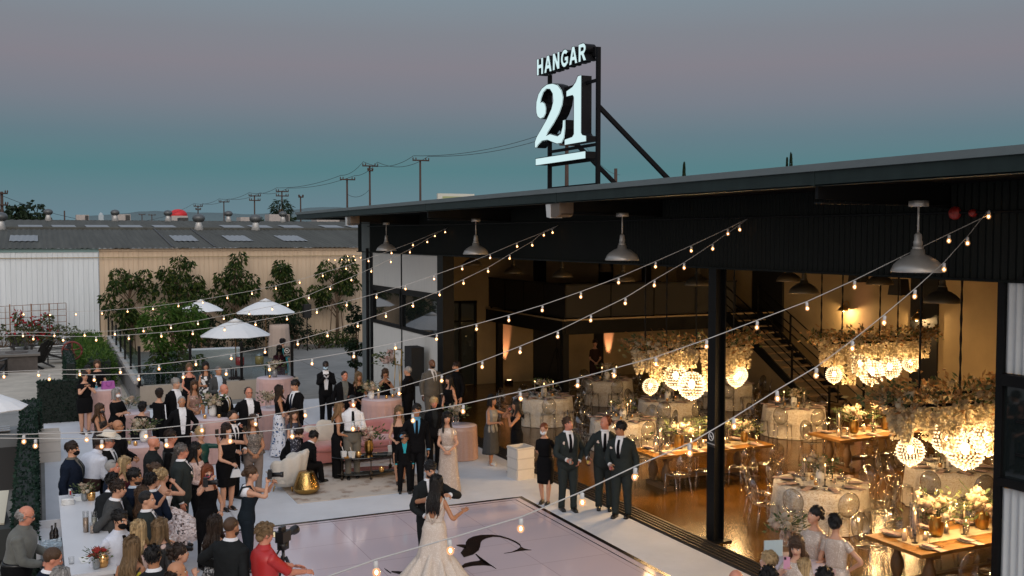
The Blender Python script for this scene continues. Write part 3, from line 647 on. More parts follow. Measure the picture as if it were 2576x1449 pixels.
def corrug(mb, y0, y1, z0, z1, X, pitch=.09, amp=.012, ax='y', n=4, mi=0, fnz=None):
    k = max(2, int(abs(y1 - y0) / pitch * n)); vs = []
    for i in range(k + 1):
        y = lerp(y0, y1, i / k); x = X + amp * math.sin(2 * PI * i / n)
        for z in (z0, z1): vs.append((x, y, z) if ax == 'y' else (y, x, z))
    mb.add(vs, [(2 * i, 2 * i + 1, 2 * i + 3, 2 * i + 2) for i in range(k)], mi)
b = MB(); corrug(b, 8.0, 36.0, 4.78, 5.97, 10.58, .11, .016); b.box((10.66, 22, 5.37), (.1, 28, 1.2)); b.box((10.62, 22.0, 4.765), (.2, 28, .03)); part(b, 'header_panel', M('header_black', (.006, .0085, .008), .5, vary=.15, vs=2, spec=.12))
b = MB(); b.tube([(10.52, 8.4, 5.60), (10.52, 34.6, 5.66)], .018, 6); part(b, 'conduit', black_metal)
wp = M('panel_grey', (.60, .60, .57), .6, vary=.08, vs=3, stretch=(1, 6, .4))
for y0, y1 in ((27.86, 31.17), (31.27, 34.28)):
    for z0, z1 in ((.02, 2.34), (3.64, 4.76)):
        b = MB(); corrug(b, y0, y1, z0, z1, 10.60, .07, .004); b.box((10.66, (y0 + y1) / 2, (z0 + z1) / 2), (.08, y1 - y0, z1 - z0)); part(b, 'wall_panel', wp)
    b = MB()
    for c, d in (((10.62, (y0 + y1) / 2, 2.39), (.10, y1 - y0 + .02, .10)), ((10.62, (y0 + y1) / 2, 3.55), (.10, y1 - y0 + .02, .18)), ((10.62, y0 + .05, 2.98), (.10, .10, 1.10)), ((10.62, y1 - .05, 2.98), (.10, .10, 1.10))): b.box(c, d)
    w = part(b, 'window', black_metal); b = MB(); b.box((10.64, (y0 + y1) / 2, 2.95), (.02, y1 - y0 - .18, 1.04)); part(b, 'pane', M('pane_dark', (.012, .016, .016), .03, spec=.9), w)
b = MB(); b.box((10.64, 31.22, 2.4), (.1, .09, 4.75)); b.box((10.70, 27.6, 2.4), (.34, .46, 4.76)); b.box((10.62, 34.40, 2.4), (.1, .22, 4.75)); part(b, 'post', black_metal)
b = MB(); b.box((10.62, 35.0, 2.95), (.12, .95, 5.9)); b.box((13, 35.5, 2.95), (4.8, .1, 5.9)); part(b, 'corner_wall', M('corner_grey', (.12, .14, .14), .6, vary=.1))
b = MB(); b.tube([(10.5, 34.62, 4.9), (10.5, 34.62, .0)], .05, 8); part(b, 'downpipe', black_metal)
b = MB(); cx, cy = 10.66, 14.55
b.box((cx - .10, cy, 2.4), (.018, .22, 4.76)); b.box((cx + .10, cy, 2.4), (.018, .22, 4.76)); b.box((cx, cy, 2.4), (.19, .014, 4.76)); b.box((cx, cy, .02), (.42, .42, .03)); part(b, 'column', black_metal)
# right-hand bay
b = MB(); b.box((10.6, 8.74, 2.4), (.07, .10, 4.76)); b.box((10.58, 7.05, 3.58), (.12, 3.28, .14)); b.box((10.58, 7.05, 2.34), (.12, 3.28, .10)); b.box((10.58, 7.0, 4.80), (.1, 3.0, .05)); part(b, 'door_frame', black_metal)
wc = M('panel_white', (.50, .53, .54), .45, vary=.08, vs=2)
b = MB(); corrug(b, 5.4, 8.69, 3.66, 4.76, 10.6, .105, .016, n=8); part(b, 'side_panel', wc, smooth=True); b = MB(); corrug(b, 5.4, 8.69, .02, 2.26, 10.6, .105, .016, n=8); part(b, 'side_panel', wc, smooth=True)
b = MB(); b.box((10.585, 7.0, 2.285), (.12, 3.0, .012)); part(b, 'window_sill', alu)
b = MB(); b.box((10.62, 7.1, 2.95), (.02, 3.18, 1.2)); part(b, 'window_pane', M('pane_dark', (.012, .016, .016), .03))
b = MB(); [b.box((10.6, 8.5 - .32 * k, 2.95), (.05, .03, 1.2)) for k in range(1, 9)]; [b.box((10.6, 7, z), (.045, 3, .03)) for z in (2.7, 3.1)]; part(b, 'window_bar', black_metal)
# interior shell
iw = M('plaster_tan', (.37, .275, .145), .8, vary=.14, vs=1.3, bump=.1, bs=12)
b = MB(); b.box((16.8, 33.88, 2.95), (12.3, .12, 5.9)); part(b, 'end_wall', iw)
b = MB(); b.box((22.88, 19, 2.95), (.12, 30, 5.9)); part(b, 'back_wall', iw)
b = MB(); b.box((16.8, 4.9, 2.95), (12.3, .12, 5.9)); part(b, 'side_wall', iw)
dk = M('doorway_black', (.006, .0055, .005), .7)
for x0, x1, z1 in ((16.55, 17.75, 2.5), (19.1, 19.5, 2.52)): b = MB(); b.box(((x0 + x1) / 2, 33.78, z1 / 2), (x1 - x0, .06, z1)); part(b, 'doorway', dk)
b = MB(); b.box((22.78, 21.37, 2.95), (.06, .98, 5.9)); part(b, 'doorway', dk)
b = MB(); b.box((22.76, 28.2, 3.9), (.08, 1.6, 3.6)); part(b, 'curtain', dk)
b = MB()
for x in (13.02, 13.62, 14.22): b.box((x, 33.76, 1.5), (.09, .1, 3.0))
b.box((13.62, 33.76, 2.98), (1.3, .1, .09)); b.box((13.62, 33.76, 2.3), (1.2, .08, .06)); dd = part(b, 'glass_door', black_metal); b = MB(); b.box((13.62, 33.77, 1.5), (1.15, .02, 2.95)); part(b, 'pane', M('pane_mirror', (.10, .12, .12), .02, metal=.6), dd)
b = MB(); b.box((18.8, 30.9, 2.62), (8.1, 6.0, .16)); b.box((14.72, 30.9, 2.5), (.12, 6.0, .44)); b.box((18.8, 27.92, 2.5), (8.1, .12, .44)); part(b, 'mezzanine', black_metal)
b = MB(); b.box((18.78, 27.845, 2.735), (8.2, .03, .05)); b.box((14.645, 30.85, 2.735), (.03, 6.0, .05)); part(b, 'mezzanine_edge', M('edge_wood', (.34, .24, .12), .5))
b = MB(); mesh_m = M('rail_mesh', (.006, .006, .006), .6)
b.box((18.0, 27.95, 3.3), (6.4, .02, 1.0)); b.box((14.78, 30.9, 3.3), (.02, 5.9, 1.0)); part(b, 'railing', mesh_m)
b = MB(); b.box((18.0, 27.95, 3.82), (6.5, .05, .05)); b.box((14.78, 30.9, 3.82), (.05, 5.9, .05)); [b.box((x, 27.95, 3.28), (.05, .05, 1.1)) for x in (14.78, 16.4, 18, 19.6, 21.2)]; [b.box((14.78, y, 3.28), (.05, .05, 1.1)) for y in (29.4, 30.9, 32.4, 33.6)]; part(b, 'handrail', black_metal)
for x, y in ((14.78, 27.98), (14.78, 32.9), (20.9, 27.98)): b = MB(); b.box((x, y, 1.2), (.2, .2, 2.4)); part(b, 'mezzanine_column', black_metal)
for x, w in ((16.8, .5), (19.6, .6), (21.4, .4)): b = MB(); b.box((x, 33.77, 4.3), (w, .06, 3.1)); part(b, 'doorway', dk)
b = MB(); [b.beam((10.7, y, 5.75), (22.8, y, 5.75), .15, .35) for y in (9.6, 16.2, 22.9, 29.5)]; part(b, 'ceiling_beam', black_metal)
for x0, x1, y in ((15.6, 17.8, 31.0), (18.6, 20.6, 31.2)): # sofas on the mezzanine
    s_ = thing('sofa', 'dark sofa on the %s of the mezzanine behind the railing' % ('left' if x0 < 17 else 'right'), 'sofa', (x0 + 1, y, 2.70), 0, 'mezzanine furniture')
    q = MB(); q.box((0, 0, .25), (2, .85, .4)); q.build('seat', M('sofa_dark', (.02, .016, .014), .8), s_); q = MB(); q.box((0, .4, .62), (2, .2, .75)); q.box((-.95, 0, .5), (.18, .8, .4)); q.box((.95, 0, .5), (.18, .8, .4)); q.build('backrest', M('sofa_dark', (.02, .016, .014), .8), s_)
def floor_lamp(u, v, lab):
    p = PYc(u, v, 29.5); t = thing('floor_lamp', lab, 'lamp', (p.x, 29.5, 2.70), 0, 'unlit floor lamps on the mezzanine')
    q = MB(); q.tube([(0, 0, 0), (0, 0, p.z - 2.70)], .02, 6); q.lathe([(.16, 0), (.16, .03), (.02, .05)], 12); q.build('stand', black_metal, t)
    q = MB(); q.lathe([(.21, 0), (.15, .36), (.14, .36), (.20, .0)], 18, (0, 0, p.z - 2.70)); q.build('lamp_shade', M('shade_dark', (.03, .022, .015), .9), t)
floor_lamp(1522, 683, 'dark floor lamp with conical shade on mezzanine, left of the stairs'); floor_lamp(1812, 705, 'dark floor lamp on the mezzanine near the column top')
# stairs
st = thing('staircase', 'black steel open staircase with tube rails rising to the mezzanine', 'staircase', (21.5, 26, 0))
def sp(mb, name, m): 
    mb.v = [(p[0] - 21.5, p[1] - 26, p[2]) for p in mb.v]; return mb.build(name, m, st, False)
ns = 15; y0, y1, zt = 22.9, 27.85, 2.72
for x in (20.75, 22.05): q = MB(); q.prism([(y0, -.02), (y0 + .35, -.02), (y1, zt - .2), (y1, zt + .1), (y1 - .15, zt + .1)], x - .03, x + .03, fn=lambda a, z, d: (d, a, z)); sp(q, 'stringer', black_metal)
for k in range(1, ns): q = MB(); f = k / ns; q.box((21.4, lerp(y0, y1, f), zt * f), (1.24, .30, .04)); sp(q, 'tread', M('tread', (.16, .11, .06), .5, vary=.2))
for x in (20.75, 22.05):
    q = MB()
    for hgt in (.35, .62, .95): q.tube([(x, y0 - .05, .1 + hgt), (x, y1, zt + hgt)], .022, 6)
    for f in (0.0, .33, .66, 1.0): q.beam((x, lerp(y0, y1, f), zt * f), (x, lerp(y0, y1, f), zt * f + .98), .05, .05)
    q.tube([(x, y0 - .05, 1.05), (x, y0 - .35, 1.05), (x, y0 - .35, .55), (x, y0 - .05, .55)], .022, 6); sp(q, 'handrail', black_metal)
# ---- wall packs on the fascia, bells, loudspeaker
def wallpack(y, lab):
    t = thing('flood_light', lab, 'light', (8.55, y, 5.79), 0, 'unlit flood lights under the roof edge')
    q = MB(); q.prism([(-.28, .12), (.22, .12), (.22, -.10), (.10, -.14), (-.10, -.14)], -.14, .14, fn=lambda a, z, d: (d, -a, z)); q.build('housing', M('bronze_box', (.11, .085, .065), .5, vary=.15), t, False)
    q = MB(); q.prism([(-.29, .10), (-.11, .10), (-.11, -.15), (-.25, -.13)], -.145, .10, fn=lambda a, z, d: (d - .01, -a + .0, z - .006)); q.build('lens', M('lens_frost', (.55, .56, .55), .25), t, False)
wallpack(16.35, 'large bronze flood light under the roof edge below the sign'); wallpack(29.6, 'smaller looking bronze flood light at the far roof corner')
for u, r_, lab in ((2402, .085, 'larger red alarm bell on dark corrugated header'), (2448, .05, 'small red fire alarm fitting right of the bell')):
    p = PXc(u, 536, 10.52); q = MB(); q.lathe([(.0, .06), (r_ * .5, .055), (r_ * .9, .03), (r_, 0), (r_, -.02), (0, -.02)], 18); o = q.build('alarm_bell', M('alarm_red', (.28, .02, .015), .4)); o.location = p; o.rotation_euler = (0, -PI / 2, 0); tag(o, lab, 'alarm bell')
p = G(1050, 962); t = thing('loudspeaker', 'tall black loudspeaker cabinet standing before the white wall panels', 'speaker', (10.2, 28.9, 0)); q = MB(); q.box((0, 0, 1.45), (.40, .62, 1.15)); q.build('cabinet', M('cab_black', (.007, .007, .007), .7), t, False); q = MB(); q.tube([(0, 0, .03), (0, 0, .9)], .03, 8); q.box((0, 0, .02), (.5, .5, .03)); q.build('stand', black_metal, t)
# ---- the roof sign
sign_x = 8.8; SY0, SY1 = 15.4, 17.45   # along Y: right end .. left end
sg = thing('roof_sign', 'lit white HANGAR 21 letters on a black steel frame above the roof', 'sign', (sign_x, 16.4, 6.17))
sb = MB()
lx = lambda u, v: PXc(u, v, sign_x)
YR = lx(1497, 300).y; YL = lx(1376, 300).y
zt_ = lx(1497, 118).z - 6.17
sb.box((.06, YR - 16.4, zt_ / 2), (.065, .065, zt_)); sb.box((.06, YL - 16.4, (zt_ - .22) / 2), (.065, .065, zt_ - .22))
for v in (205, 365, 402): z = lx(1480, v).z - 6.17; sb.box((.06, (YR + YL) / 2, z) if False else (.06, (YR + YL) / 2 - 16.4, z), (.05, YL - YR, .05))
sb.box((.06, (YR + YL) / 2 - 16.4, .03), (.09, YL - YR, .06))
for y in (YR, YL): sb.beam((.06, y - 16.4, zt_ * .58), (1.62, y - 16.4 - .1, .0), .07, .07)
sb.build('sign_frame', M('sign_black', (.006, .006, .007), .6, spec=.08), sg, False)
face_e = Memit('sign_face', (.53, .70, .715), 1.0); side_k = M('sign_can', (.007, .007, .008), .5, spec=.12)
def letter_part(name, polys, depth=.16, u=None):
    """polys: outlines in sign coordinates (y along the sign to the viewer's right, z up)"""
    fb, cb = MB(), MB()
    for P, holes in polys:
        import mathutils.geometry as mg
        loops = [[V((a, b_, 0)) for a, b_ in P]] + [[V((a, b_, 0)) for a, b_ in H] for H in holes]
        flat = [q for l in loops for q in l]; tri = mg.tessellate_polygon(loops)
        X0 = -.002
        fb.add([(X0 - .05, -q.x, q.y) for q in flat], [tuple(t_) for t_ in tri])
        for l in loops:
            n = len(l)
            cb.add([(X0 - .045, -q.x, q.y) for q in l] + [(X0 - .045 + depth, -q.x, q.y) for q in l], [(i, (i + 1) % n, n + (i + 1) % n, n + i) for i in range(n)])
            # dark trim lip round the lit face
            vs = []
            for i in range(n):
                a, b2, c = l[i - 1], l[i], l[(i + 1) % n]; d = (c - a); d = V((d.y, -d.x, 0)); d = d.normalized() * .012 if d.length > 1e-6 else V((0, 0, 0))
                vs += [(X0 - .058, -b2.x, b2.y), (X0 - .058, -(b2.x + d.x), b2.y + d.y)]
            cb.add(vs, [(2 * i, 2 * i + 1, 2 * ((i + 1) % n) + 1, 2 * ((i + 1) % n)) for i in range(n)])
        cb.add([(X0 - .045 + depth, -q.x, q.y) for q in flat], [tuple(t_) for t_ in tri])
    c = cb.build(name, side_k, sg, False); fb.build('letter_face', face_e, c, False); return c
def map_poly(P, yl, yr, zb, zt, w=100.0, h=100.0):  # from a w x h box to sign-local coordinates
    return [(lerp(-(yl - 16.4), -(yr - 16.4), x / w), lerp(zb - 6.17, zt - 6.17, y / h)) for x, y in P]
def arc(cx, cy, rx, ry, a0, a1, n=14): return [(cx + rx * math.cos(rad(lerp(a0, a1, i / n))), cy + ry * math.sin(rad(lerp(a0, a1, i / n)))) for i in range(n + 1)]
GL = {'H': [([(6, 0), (32, 0), (32, 40), (66, 40), (66, 0), (92, 0), (92, 100), (66, 100), (66, 62), (32, 62), (32, 100), (6, 100)], [])],
 'A': [([(0, 0), (27, 0), (34, 22), (66, 22), (73, 0), (100, 0), (65, 100), (35, 100)], [[(41, 42), (50, 72), (59, 42)]])],
 'N': [([(6, 0), (31, 0), (31, 58), (66, 0), (93, 0), (93, 100), (68, 100), (68, 43), (33, 100), (6, 100)], [])],
 'G': [(arc(52, 50, 48, 51, 38, 318, 22) + [(94, 12), (94, 56), (52, 56), (52, 36), (71, 36), (71, 25)] + arc(52, 50, 24, 29, 310, 45, 18), [])],
 'R': [([(6, 0), (32, 0), (32, 38), (42, 38), (66, 0), (97, 0), (68, 42)] + arc(56, 70, 36, 30, -50, 90, 10) + [(6, 100)], [[(32, 58), (32, 80)] + arc(55, 69, 12, 11, 90, -90, 6)])]}
W = [0.0, .17, .345, .51, .68, .85, 1.02]
yl, yr = lx(1356, 190).y, lx(1484, 150).y; zb, ztp = lx(1356, 191).z, lx(1356, 151).z
for i, ch in enumerate('HANGAR'):
    a, c = lerp(yl, yr, i / 6), lerp(yl, yr, (i + .92) / 6)
    letter_part('letter', [(map_poly(P, a, c, zb, ztp), [map_poly(Hh, a, c, zb, ztp) for Hh in HH]) for P, HH in GL[ch]], .20)
q = MB(); q.box((.14, (yl + yr) / 2 - 16.4, (zb + ztp) / 2 - 6.17), (.10, yl - yr + .05, .16)); q.build('letter_backing', side_k, sg, False)
two = arc(20, 62, 15, 11, -200, 130, 16)[::-1]
# the serif "2": outline traced clockwise in a 100 x 100 box
two = ([(4, 66), (5, 76), (12, 88), (24, 96), (40, 100), (58, 99), (74, 94), (86, 84), (91, 72), (88, 60), (78, 47), (62, 34), (44, 22), (38, 17), (50, 19), (62, 16), (74, 13), (84, 16), (89, 26), (90, 36), (97, 36), (97, 22), (94, 8), (86, 0), (72, 0), (58, 4), (42, 9), (24, 9), (12, 4), (6, 0), (0, 0), (0, 10), (6, 18), (22, 30), (40, 44), (54, 58), (60, 70), (58, 82), (50, 90), (38, 92), (28, 88), (21, 79), (19, 73), (25, 74), (33, 70), (37, 62), (36, 53), (29, 47), (18, 46), (9, 51), (5, 58)])
yl, yr = lx(1352, 370).y, lx(1431, 360).y; zb, ztp = lx(1390, 366).z, lx(1390, 210).z
letter_part('letter', [(map_poly(two, yl, yr, zb, ztp), [])], .20)
one = [(0, 0), (100, 0), (100, 8), (84, 10), (78, 14), (78, 100), (62, 100), (52, 92), (36, 86), (8, 82), (8, 74), (38, 74), (44, 70), (44, 14), (36, 10), (0, 8)]
yl, yr = lx(1427, 360).y, lx(1481, 355).y; zb, ztp = lx(1455, 360).z, lx(1455, 194).z
letter_part('letter', [(map_poly(one, yl, yr, zb, ztp), [])], .20)
yl, yr = lx(1354, 405).y, lx(1479, 390).y; zb, ztp = lx(1354, 416).z, lx(1354, 400).z
letter_part('letter_bar', [(map_poly([(0, 0), (100, 0), (100, 100), (0, 100)], yl, yr, zb, ztp), [])], .20)
# ================================================================ warehouse and the yard behind
wh = thing('warehouse', 'long corrugated warehouse, part white and part tan, with grey skylit roofs', 'building', (6, 50, 0))
def wpart(mb, name, m, smooth=False, par=None):
    mb.v = [(p[0] - 6, p[1] - 50, p[2]) for p in mb.v]; return mb.build(name, m, par or wh, smooth)
def ribs(mb, x0, x1, z0, z1, Y, pitch=.20):
    vs = []; x = x0; prof = ((0, 0), (.72, 0), (.80, -.02), (.92, -.02)); n = int((x1 - x0) / pitch)
    for i in range(n):
        for f, d in prof:
            for z in (z0, z1): vs.append((x0 + (i + f) * pitch, Y + d, z))
    k = len(vs) // 2; mb.add(vs, [(2 * i, 2 * i + 2, 2 * i + 3, 2 * i + 1) for i in range(k - 1)])
b = MB(); ribs(b, -14, 2.60, 0, 4.62, 49.92, .21); wpart(b, 'white_wall', M('metal_white', (.575, .625, .66), .5, vary=.10, vs=1.4, stretch=(2, 1, .15)))
b = MB(); b.box((-5.7, 49.90, 4.69), (16.6, .05, .16)); wpart(b, 'gutter', M('gutter_teal', (.16, .27, .28), .5))
b = MB(); ribs(b, 2.62, 19, 0, 4.74, 50.0, .21); b.box((10.8, 49.96, 4.70), (16.4, .04, .12)); wpart(b, 'tan_wall', M('metal_tan', (.56, .435, .31), .55, vary=.10, vs=1.4, stretch=(2, 1, .15)))
b = MB(); b.tube([(-14, 49.84, 4.36), (2.6, 49.84, 4.36), (19, 49.9, 4.36)], .018, 5); wpart(b, 'pipe', M('pipe_tan', (.34, .26, .14), .5))
roof_m = M('roof_sheet', (.068, .070, .062), .75, spec=.2, vary=.28, vs=.7, stretch=(3, .25, 1))
def roofsheet(mb, x0, x1, ya, za, yb, zb, pitch=.22, amp=.02, n=4):
    vs = []; k = int((x1 - x0) / pitch * n)
    for i in range(k + 1):
        x = lerp(x0, x1, i / k); o = amp * math.sin(2 * PI * i / n)
        vs += [(x, ya, za + o), (x, yb, zb + o)]
    mb.add(vs, [(2 * i, 2 * i + 2, 2 * i + 3, 2 * i + 1) for i in range(k)])
rd = (58.0, 5.69)
b = MB(); roofsheet(b, -26, 34, 49.7, 4.78, *rd, .24); b.add([(-26, 58, 5.69), (34, 58, 5.69), (34, 64, 5.0), (-26, 64, 5.0)], [(0, 1, 2, 3)]); wpart(b, 'roof', roof_m)
b = MB(); b.tube([(-26, 58, 5.71), (34, 58, 5.71)], .10, 6, flat=.5); wpart(b, 'ridge_cap', roof_m)
b = MB(); roofsheet(b, -34, 44, 62, 4.9, 78, 6.46, .5); b.add([(-34, 78, 6.46), (44, 78, 6.46), (44, 90, 5), (-34, 90, 5)], [(0, 1, 2, 3)]); wpart(b, 'rear_roof', roof_m)
sk_m = M('skylight', (.22, .24, .26), .6, spec=.2, vary=.12, vs=4)
def roofpt(u, v, ya, za, yb, zb):
    # where the pixel ray meets the sloping sheet
    d = ray(u, v); m = (zb - za) / (yb - ya); t = (za - ya * m - HC) / (d.z - m * d.y); return CO + d * t
for u, w in ((60, 58), (462, 54), (597, 56), (731, 58)):
    c = roofpt(u, 601, 49.7, 4.78, *rd); dx = w / FPX * (c - CO).length * .5; b = MB(); roofsheet(b, c.x - dx, c.x + dx, c.y - 1.25, 4.80 + (c.y - 1.25 - 49.7) * .1096 + .02, c.y + 1.25, 4.80 + (c.y + 1.25 - 49.7) * .1096 + .02, .24, .014); wpart(b, 'skylight', sk_m)
c0 = roofpt(462, 601, 49.7, 4.78, *rd)
b = MB(); [b.beam((c0.x + d, 49.7, 4.82), (c0.x + d, 58, 5.73), .08, .05) for d in (-.95, .95)]; wpart(b, 'roof_seam', M('seam_dark', (.03, .03, .03), .6))
for u in (79, 163, 247, 331, 415, 585, 655, 733, 834, 900):
    c = roofpt(u, 571, 62, 4.9, 78, 6.46); b = MB(); b.add([(c.x - .7, c.y - .95, c.z - .05), (c.x + .7, c.y - .95, c.z - .05), (c.x + .6, c.y + .95, c.z + .14), (c.x - .8, c.y + .95, c.z + .14)], [(0, 1, 2, 3)]); wpart(b, 'skylight', sk_m)
vent_m = M('vent_steel', (.50, .51, .51), .4, metal=.35, vary=.25, vs=9); ventd = M('vent_head', (.10, .11, .115), .45, metal=.5, vary=.4, vs=14, stretch=(6, 6, .5))
def turbine(u, y, k, lab):
    p = PYc(u, 570, y); z = 5.69 if y < 60 else 6.44; t = thing('roof_vent', lab, 'roof vent', (p.x, y, z), 0, 'turbine vents along the warehouse ridges')
    q = MB(); q.lathe([(.36 * k, -.15), (.20 * k, .40 * k), (.20 * k, .50 * k)], 16); q.build('vent_base', vent_m, t)
    q = MB(); q.lathe([(.20 * k, .48 * k), (.34 * k, .56 * k), (.41 * k, .71 * k), (.40 * k, .83 * k), (.29 * k, .97 * k), (.1 * k, 1.03 * k), (.0, 1.04 * k)], 32, wob=lambda a, f: 1 + .05 * math.sin(16 * a)); q.build('vent_head', ventd, t)
turbine(2, 57.9, .82, 'turbine vent on near ridge, cut by the left edge of the picture'); turbine(500, 57.9, .82, 'shiny turbine vent on near ridge right of the red dome'); turbine(643, 57.9, .82, 'turbine vent on near ridge between the two last skylights')
for u, lab in ((122, 'small turbine vent on rear ridge right of the leafy tree'), (290, 'small turbine vent on the rear ridge midway to the red dome'), (423, 'small turbine vent close beside the red domed building'), (575, 'small turbine vent on rear ridge between two wooden poles'), (712, 'small turbine vent in front of the palm and bushes')): turbine(u, 77.5, .74, lab)
# rooftop units
ac_m = M('ac_beige', (.36, .33, .31), .6, vary=.15); 
for i, (u0, u1, v0, v1, lab) in enumerate(((191, 222, 541, 556, 'squat beige air conditioner behind the first small vent'), (283, 326, 540, 556, 'beige air conditioner with a dark end on rear roof'), (450, 470, 548, 556, 'small dark rooftop unit right of the second vent'), (600, 640, 547, 556, 'low beige box beside the shiny vent'), (790, 870, 543, 556, 'beige rooftop box beside the third small vent'), (672, 722, 540, 556, 'beige cube unit right of the ribbed vent'))):
    a, c = PYc(u0, v1, 84), PYc(u1, v0, 84)
    if i >= 3: a, c = PYc({3: 762, 4: 880, 5: 1001}[i] / 1 * 1.0 if False else u0, v1, 84), PYc(u1, v0, 84)
    t = thing('air_conditioner', lab, 'rooftop unit', ((a.x + c.x) / 2, 84, 0), 0, 'rooftop units'); w = c.x - a.x; q = MB(); q.box((0, 0, c.z / 2), (w, 1.8, c.z)); q.build('housing', ac_m if i != 2 else M('seam_dark', (.03, .03, .03), .6), t, False)
    q = MB(); q.box((w * .33, -.92, c.z - .3), (w * .25, .05, .5)); q.build('grille', M('seam_dark', (.03, .03, .03), .6), t, False)
# red domed building
p = PYc(449, 555, 150); t = thing('domed_building', 'beige block under a bright red domed awning on the skyline', 'building', (p.x, 150, 0)); q = MB(); q.box((0, 0, 4.1), (2.1, 3, 8.2)); q.build('block', ac_m, t, False)
q = MB(); q.lathe([(1.22, 8.1), (1.16, 8.5), (.92, 8.85), (.55, 9.08), (0, 9.16)], 20, wob=lambda a, f: 1 + .02 * math.cos(10 * a)); q.build('dome', M('dome_red', (.50, .012, .016), .5), t)
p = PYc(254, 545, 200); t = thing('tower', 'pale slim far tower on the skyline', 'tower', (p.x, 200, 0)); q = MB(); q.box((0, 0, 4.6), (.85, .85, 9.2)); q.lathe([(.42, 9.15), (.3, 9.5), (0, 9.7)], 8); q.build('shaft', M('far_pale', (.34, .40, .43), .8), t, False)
# billboard behind the roof
p = PYc(1100, 495, 95); p2 = PYc(1192, 495, 95); t = thing('billboard', 'pale billboard with green patch just above the hall roof', 'billboard', ((p.x + p2.x) / 2, 95, 0)); q = MB(); zz = PYc(1100, 486.5, 95).z; q.box((0, 0, zz / 2 + 1.5), (p2.x - p.x, .3, zz - 3)); q.box((0, .2, .8), (.4, .3, 1.7)); q.build('panel', M('board_pale', (.52, .53, .47), .6), t, False)
q = MB(); q.box((.1, -.16, zz - .5), ((p2.x - p.x) * .8, .02, .45)); q.build('poster', M('board_green', (.30, .34, .16), .6), t, False)
# mountains
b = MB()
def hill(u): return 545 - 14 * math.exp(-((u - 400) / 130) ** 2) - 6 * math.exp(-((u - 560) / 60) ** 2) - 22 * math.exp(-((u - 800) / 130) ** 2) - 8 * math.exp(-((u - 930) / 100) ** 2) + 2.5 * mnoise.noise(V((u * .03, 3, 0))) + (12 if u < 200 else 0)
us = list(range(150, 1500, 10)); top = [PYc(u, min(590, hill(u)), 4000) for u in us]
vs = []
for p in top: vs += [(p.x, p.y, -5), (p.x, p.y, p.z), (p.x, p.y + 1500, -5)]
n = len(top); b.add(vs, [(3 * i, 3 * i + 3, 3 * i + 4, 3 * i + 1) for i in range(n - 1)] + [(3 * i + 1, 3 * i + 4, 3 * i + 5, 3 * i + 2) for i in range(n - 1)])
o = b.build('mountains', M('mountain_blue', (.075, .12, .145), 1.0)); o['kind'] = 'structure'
# utility poles and wires
pole_m = M('pole_wood', (.05, .028, .02), .8, vary=.25, vs=4, stretch=(1, 1, .2)); POLES = {}
def pole(u, v0, wid, arms, lab, Y, lean=0.0, red=False):
    p = PYc(u, v0, Y); t = thing('utility_pole', lab, 'utility pole', (p.x, Y, 0), 0, 'utility poles'); r_ = wid / FPX * Y * .5 / 1.0
    q = MB(); q.tube([(0, 0, 0), (lean, 0, p.z)], [r_ * 1.0, r_ * .68], 8); q.build('pole', pole_m, t)
    tips = []
    for dv, half in arms:
        z = p.z - dv / FPX * Y; hw = half / FPX * Y * 1.05
        q = MB(); q.box((0, -.2, z), (2 * hw, .10, .12))
        for f in (-.95, -.6, .6, .95): q.lathe([(.04, 0), (.06, .08), (.03, .2), (0, .22)], 6, (hw * f, -.2, z + .06))
        q.build('cross_arm', pole_m, t)
        if dv < 30: tips.append([V((p.x + hw * f, Y - .2, z + .4)) for f in (-.9, .9)])
    POLES[u] = tips
    return t
pole(4, 482, 9, ((4, 12), (30, 12)), 'large pole with two short arms at the left picture edge', 95)
pole(46, 521, 4, ((2, 8),), 'small pole with short crossarm beside the round tree', 170); pole(162, 530, 4.5, (), 'bare stub pole without arms behind the rear roof', 110)
pole(498, 517, 4, ((2, 10), (10, 6)), 'pole with two arms rising behind the shiny vent', 150); pole(563, 506, 4, ((2, 12),), 'slim pole with single arm between two vents', 140); pole(640, 491, 4.6, ((2, 14), (13, 13)), 'double-armed pole right above the ribbed vent', 125); pole(709, 480, 5, ((2, 15), (13, 15)), 'double-armed pole rising behind the palm tree', 115)
pole(756, 493, 5, ((3, 6),), 'short pole with transformer just left of the hall roof', 110); pole(873, 449, 7, ((3, 19),), 'reddish pole with single arm over the hall roof', 100); pole(930, 416, 7, ((2, 20), (14, 7)), 'tall pole with wide and short arm over the hall roof', 96); pole(1057, 402, 8, ((2, 22),), 'tall pole with braced arm left of the sign', 90)
pole(1426, 330, 15, ((3, 22), (10, 18), (40, 25)), 'pole with several arms standing behind the roof sign', 82); pole(1549, 424, 14, (), 'stub of reddish pole right of the roof sign', 90)
pole(357, 538, 3, ((2, 7),), 'tiny far pole left of the red dome', 230); pole(382, 539, 3, ((2, 8),), 'tiny far pole close to the red dome', 240)
wm = M('wire_dark', (.02, .022, .025), .7)
def wire(a, c, sag, lab, r_=.02):
    q = MB(); q.tube([a.lerp(c, i / 16) - V((0, 0, sag * 4 * (i / 16) * (1 - i / 16))) for i in range(17)], r_, 4); o = q.build('power_line', wm); tag(o, lab, 'power line', 'power lines between the poles')
ks = [498, 563, 640, 709, 873, 930, 1057, 1426]; nm = {498: 'shiny-vent pole', 563: 'slim pole', 640: 'ribbed-vent pole', 709: 'palm pole', 873: 'reddish pole', 930: 'tall wide-armed pole', 1057: 'braced pole', 1426: 'sign pole'}
for a, c in zip(ks[:-1], ks[1:]):
    for k, sd in ((0, 'left'), (1, 'right')): wire(POLES[a][0][k], POLES[c][0][k], (.35 if c < 1000 else .7), 'power line on %s arm tips from %s to %s' % (sd, nm[a], nm[c]), .022)
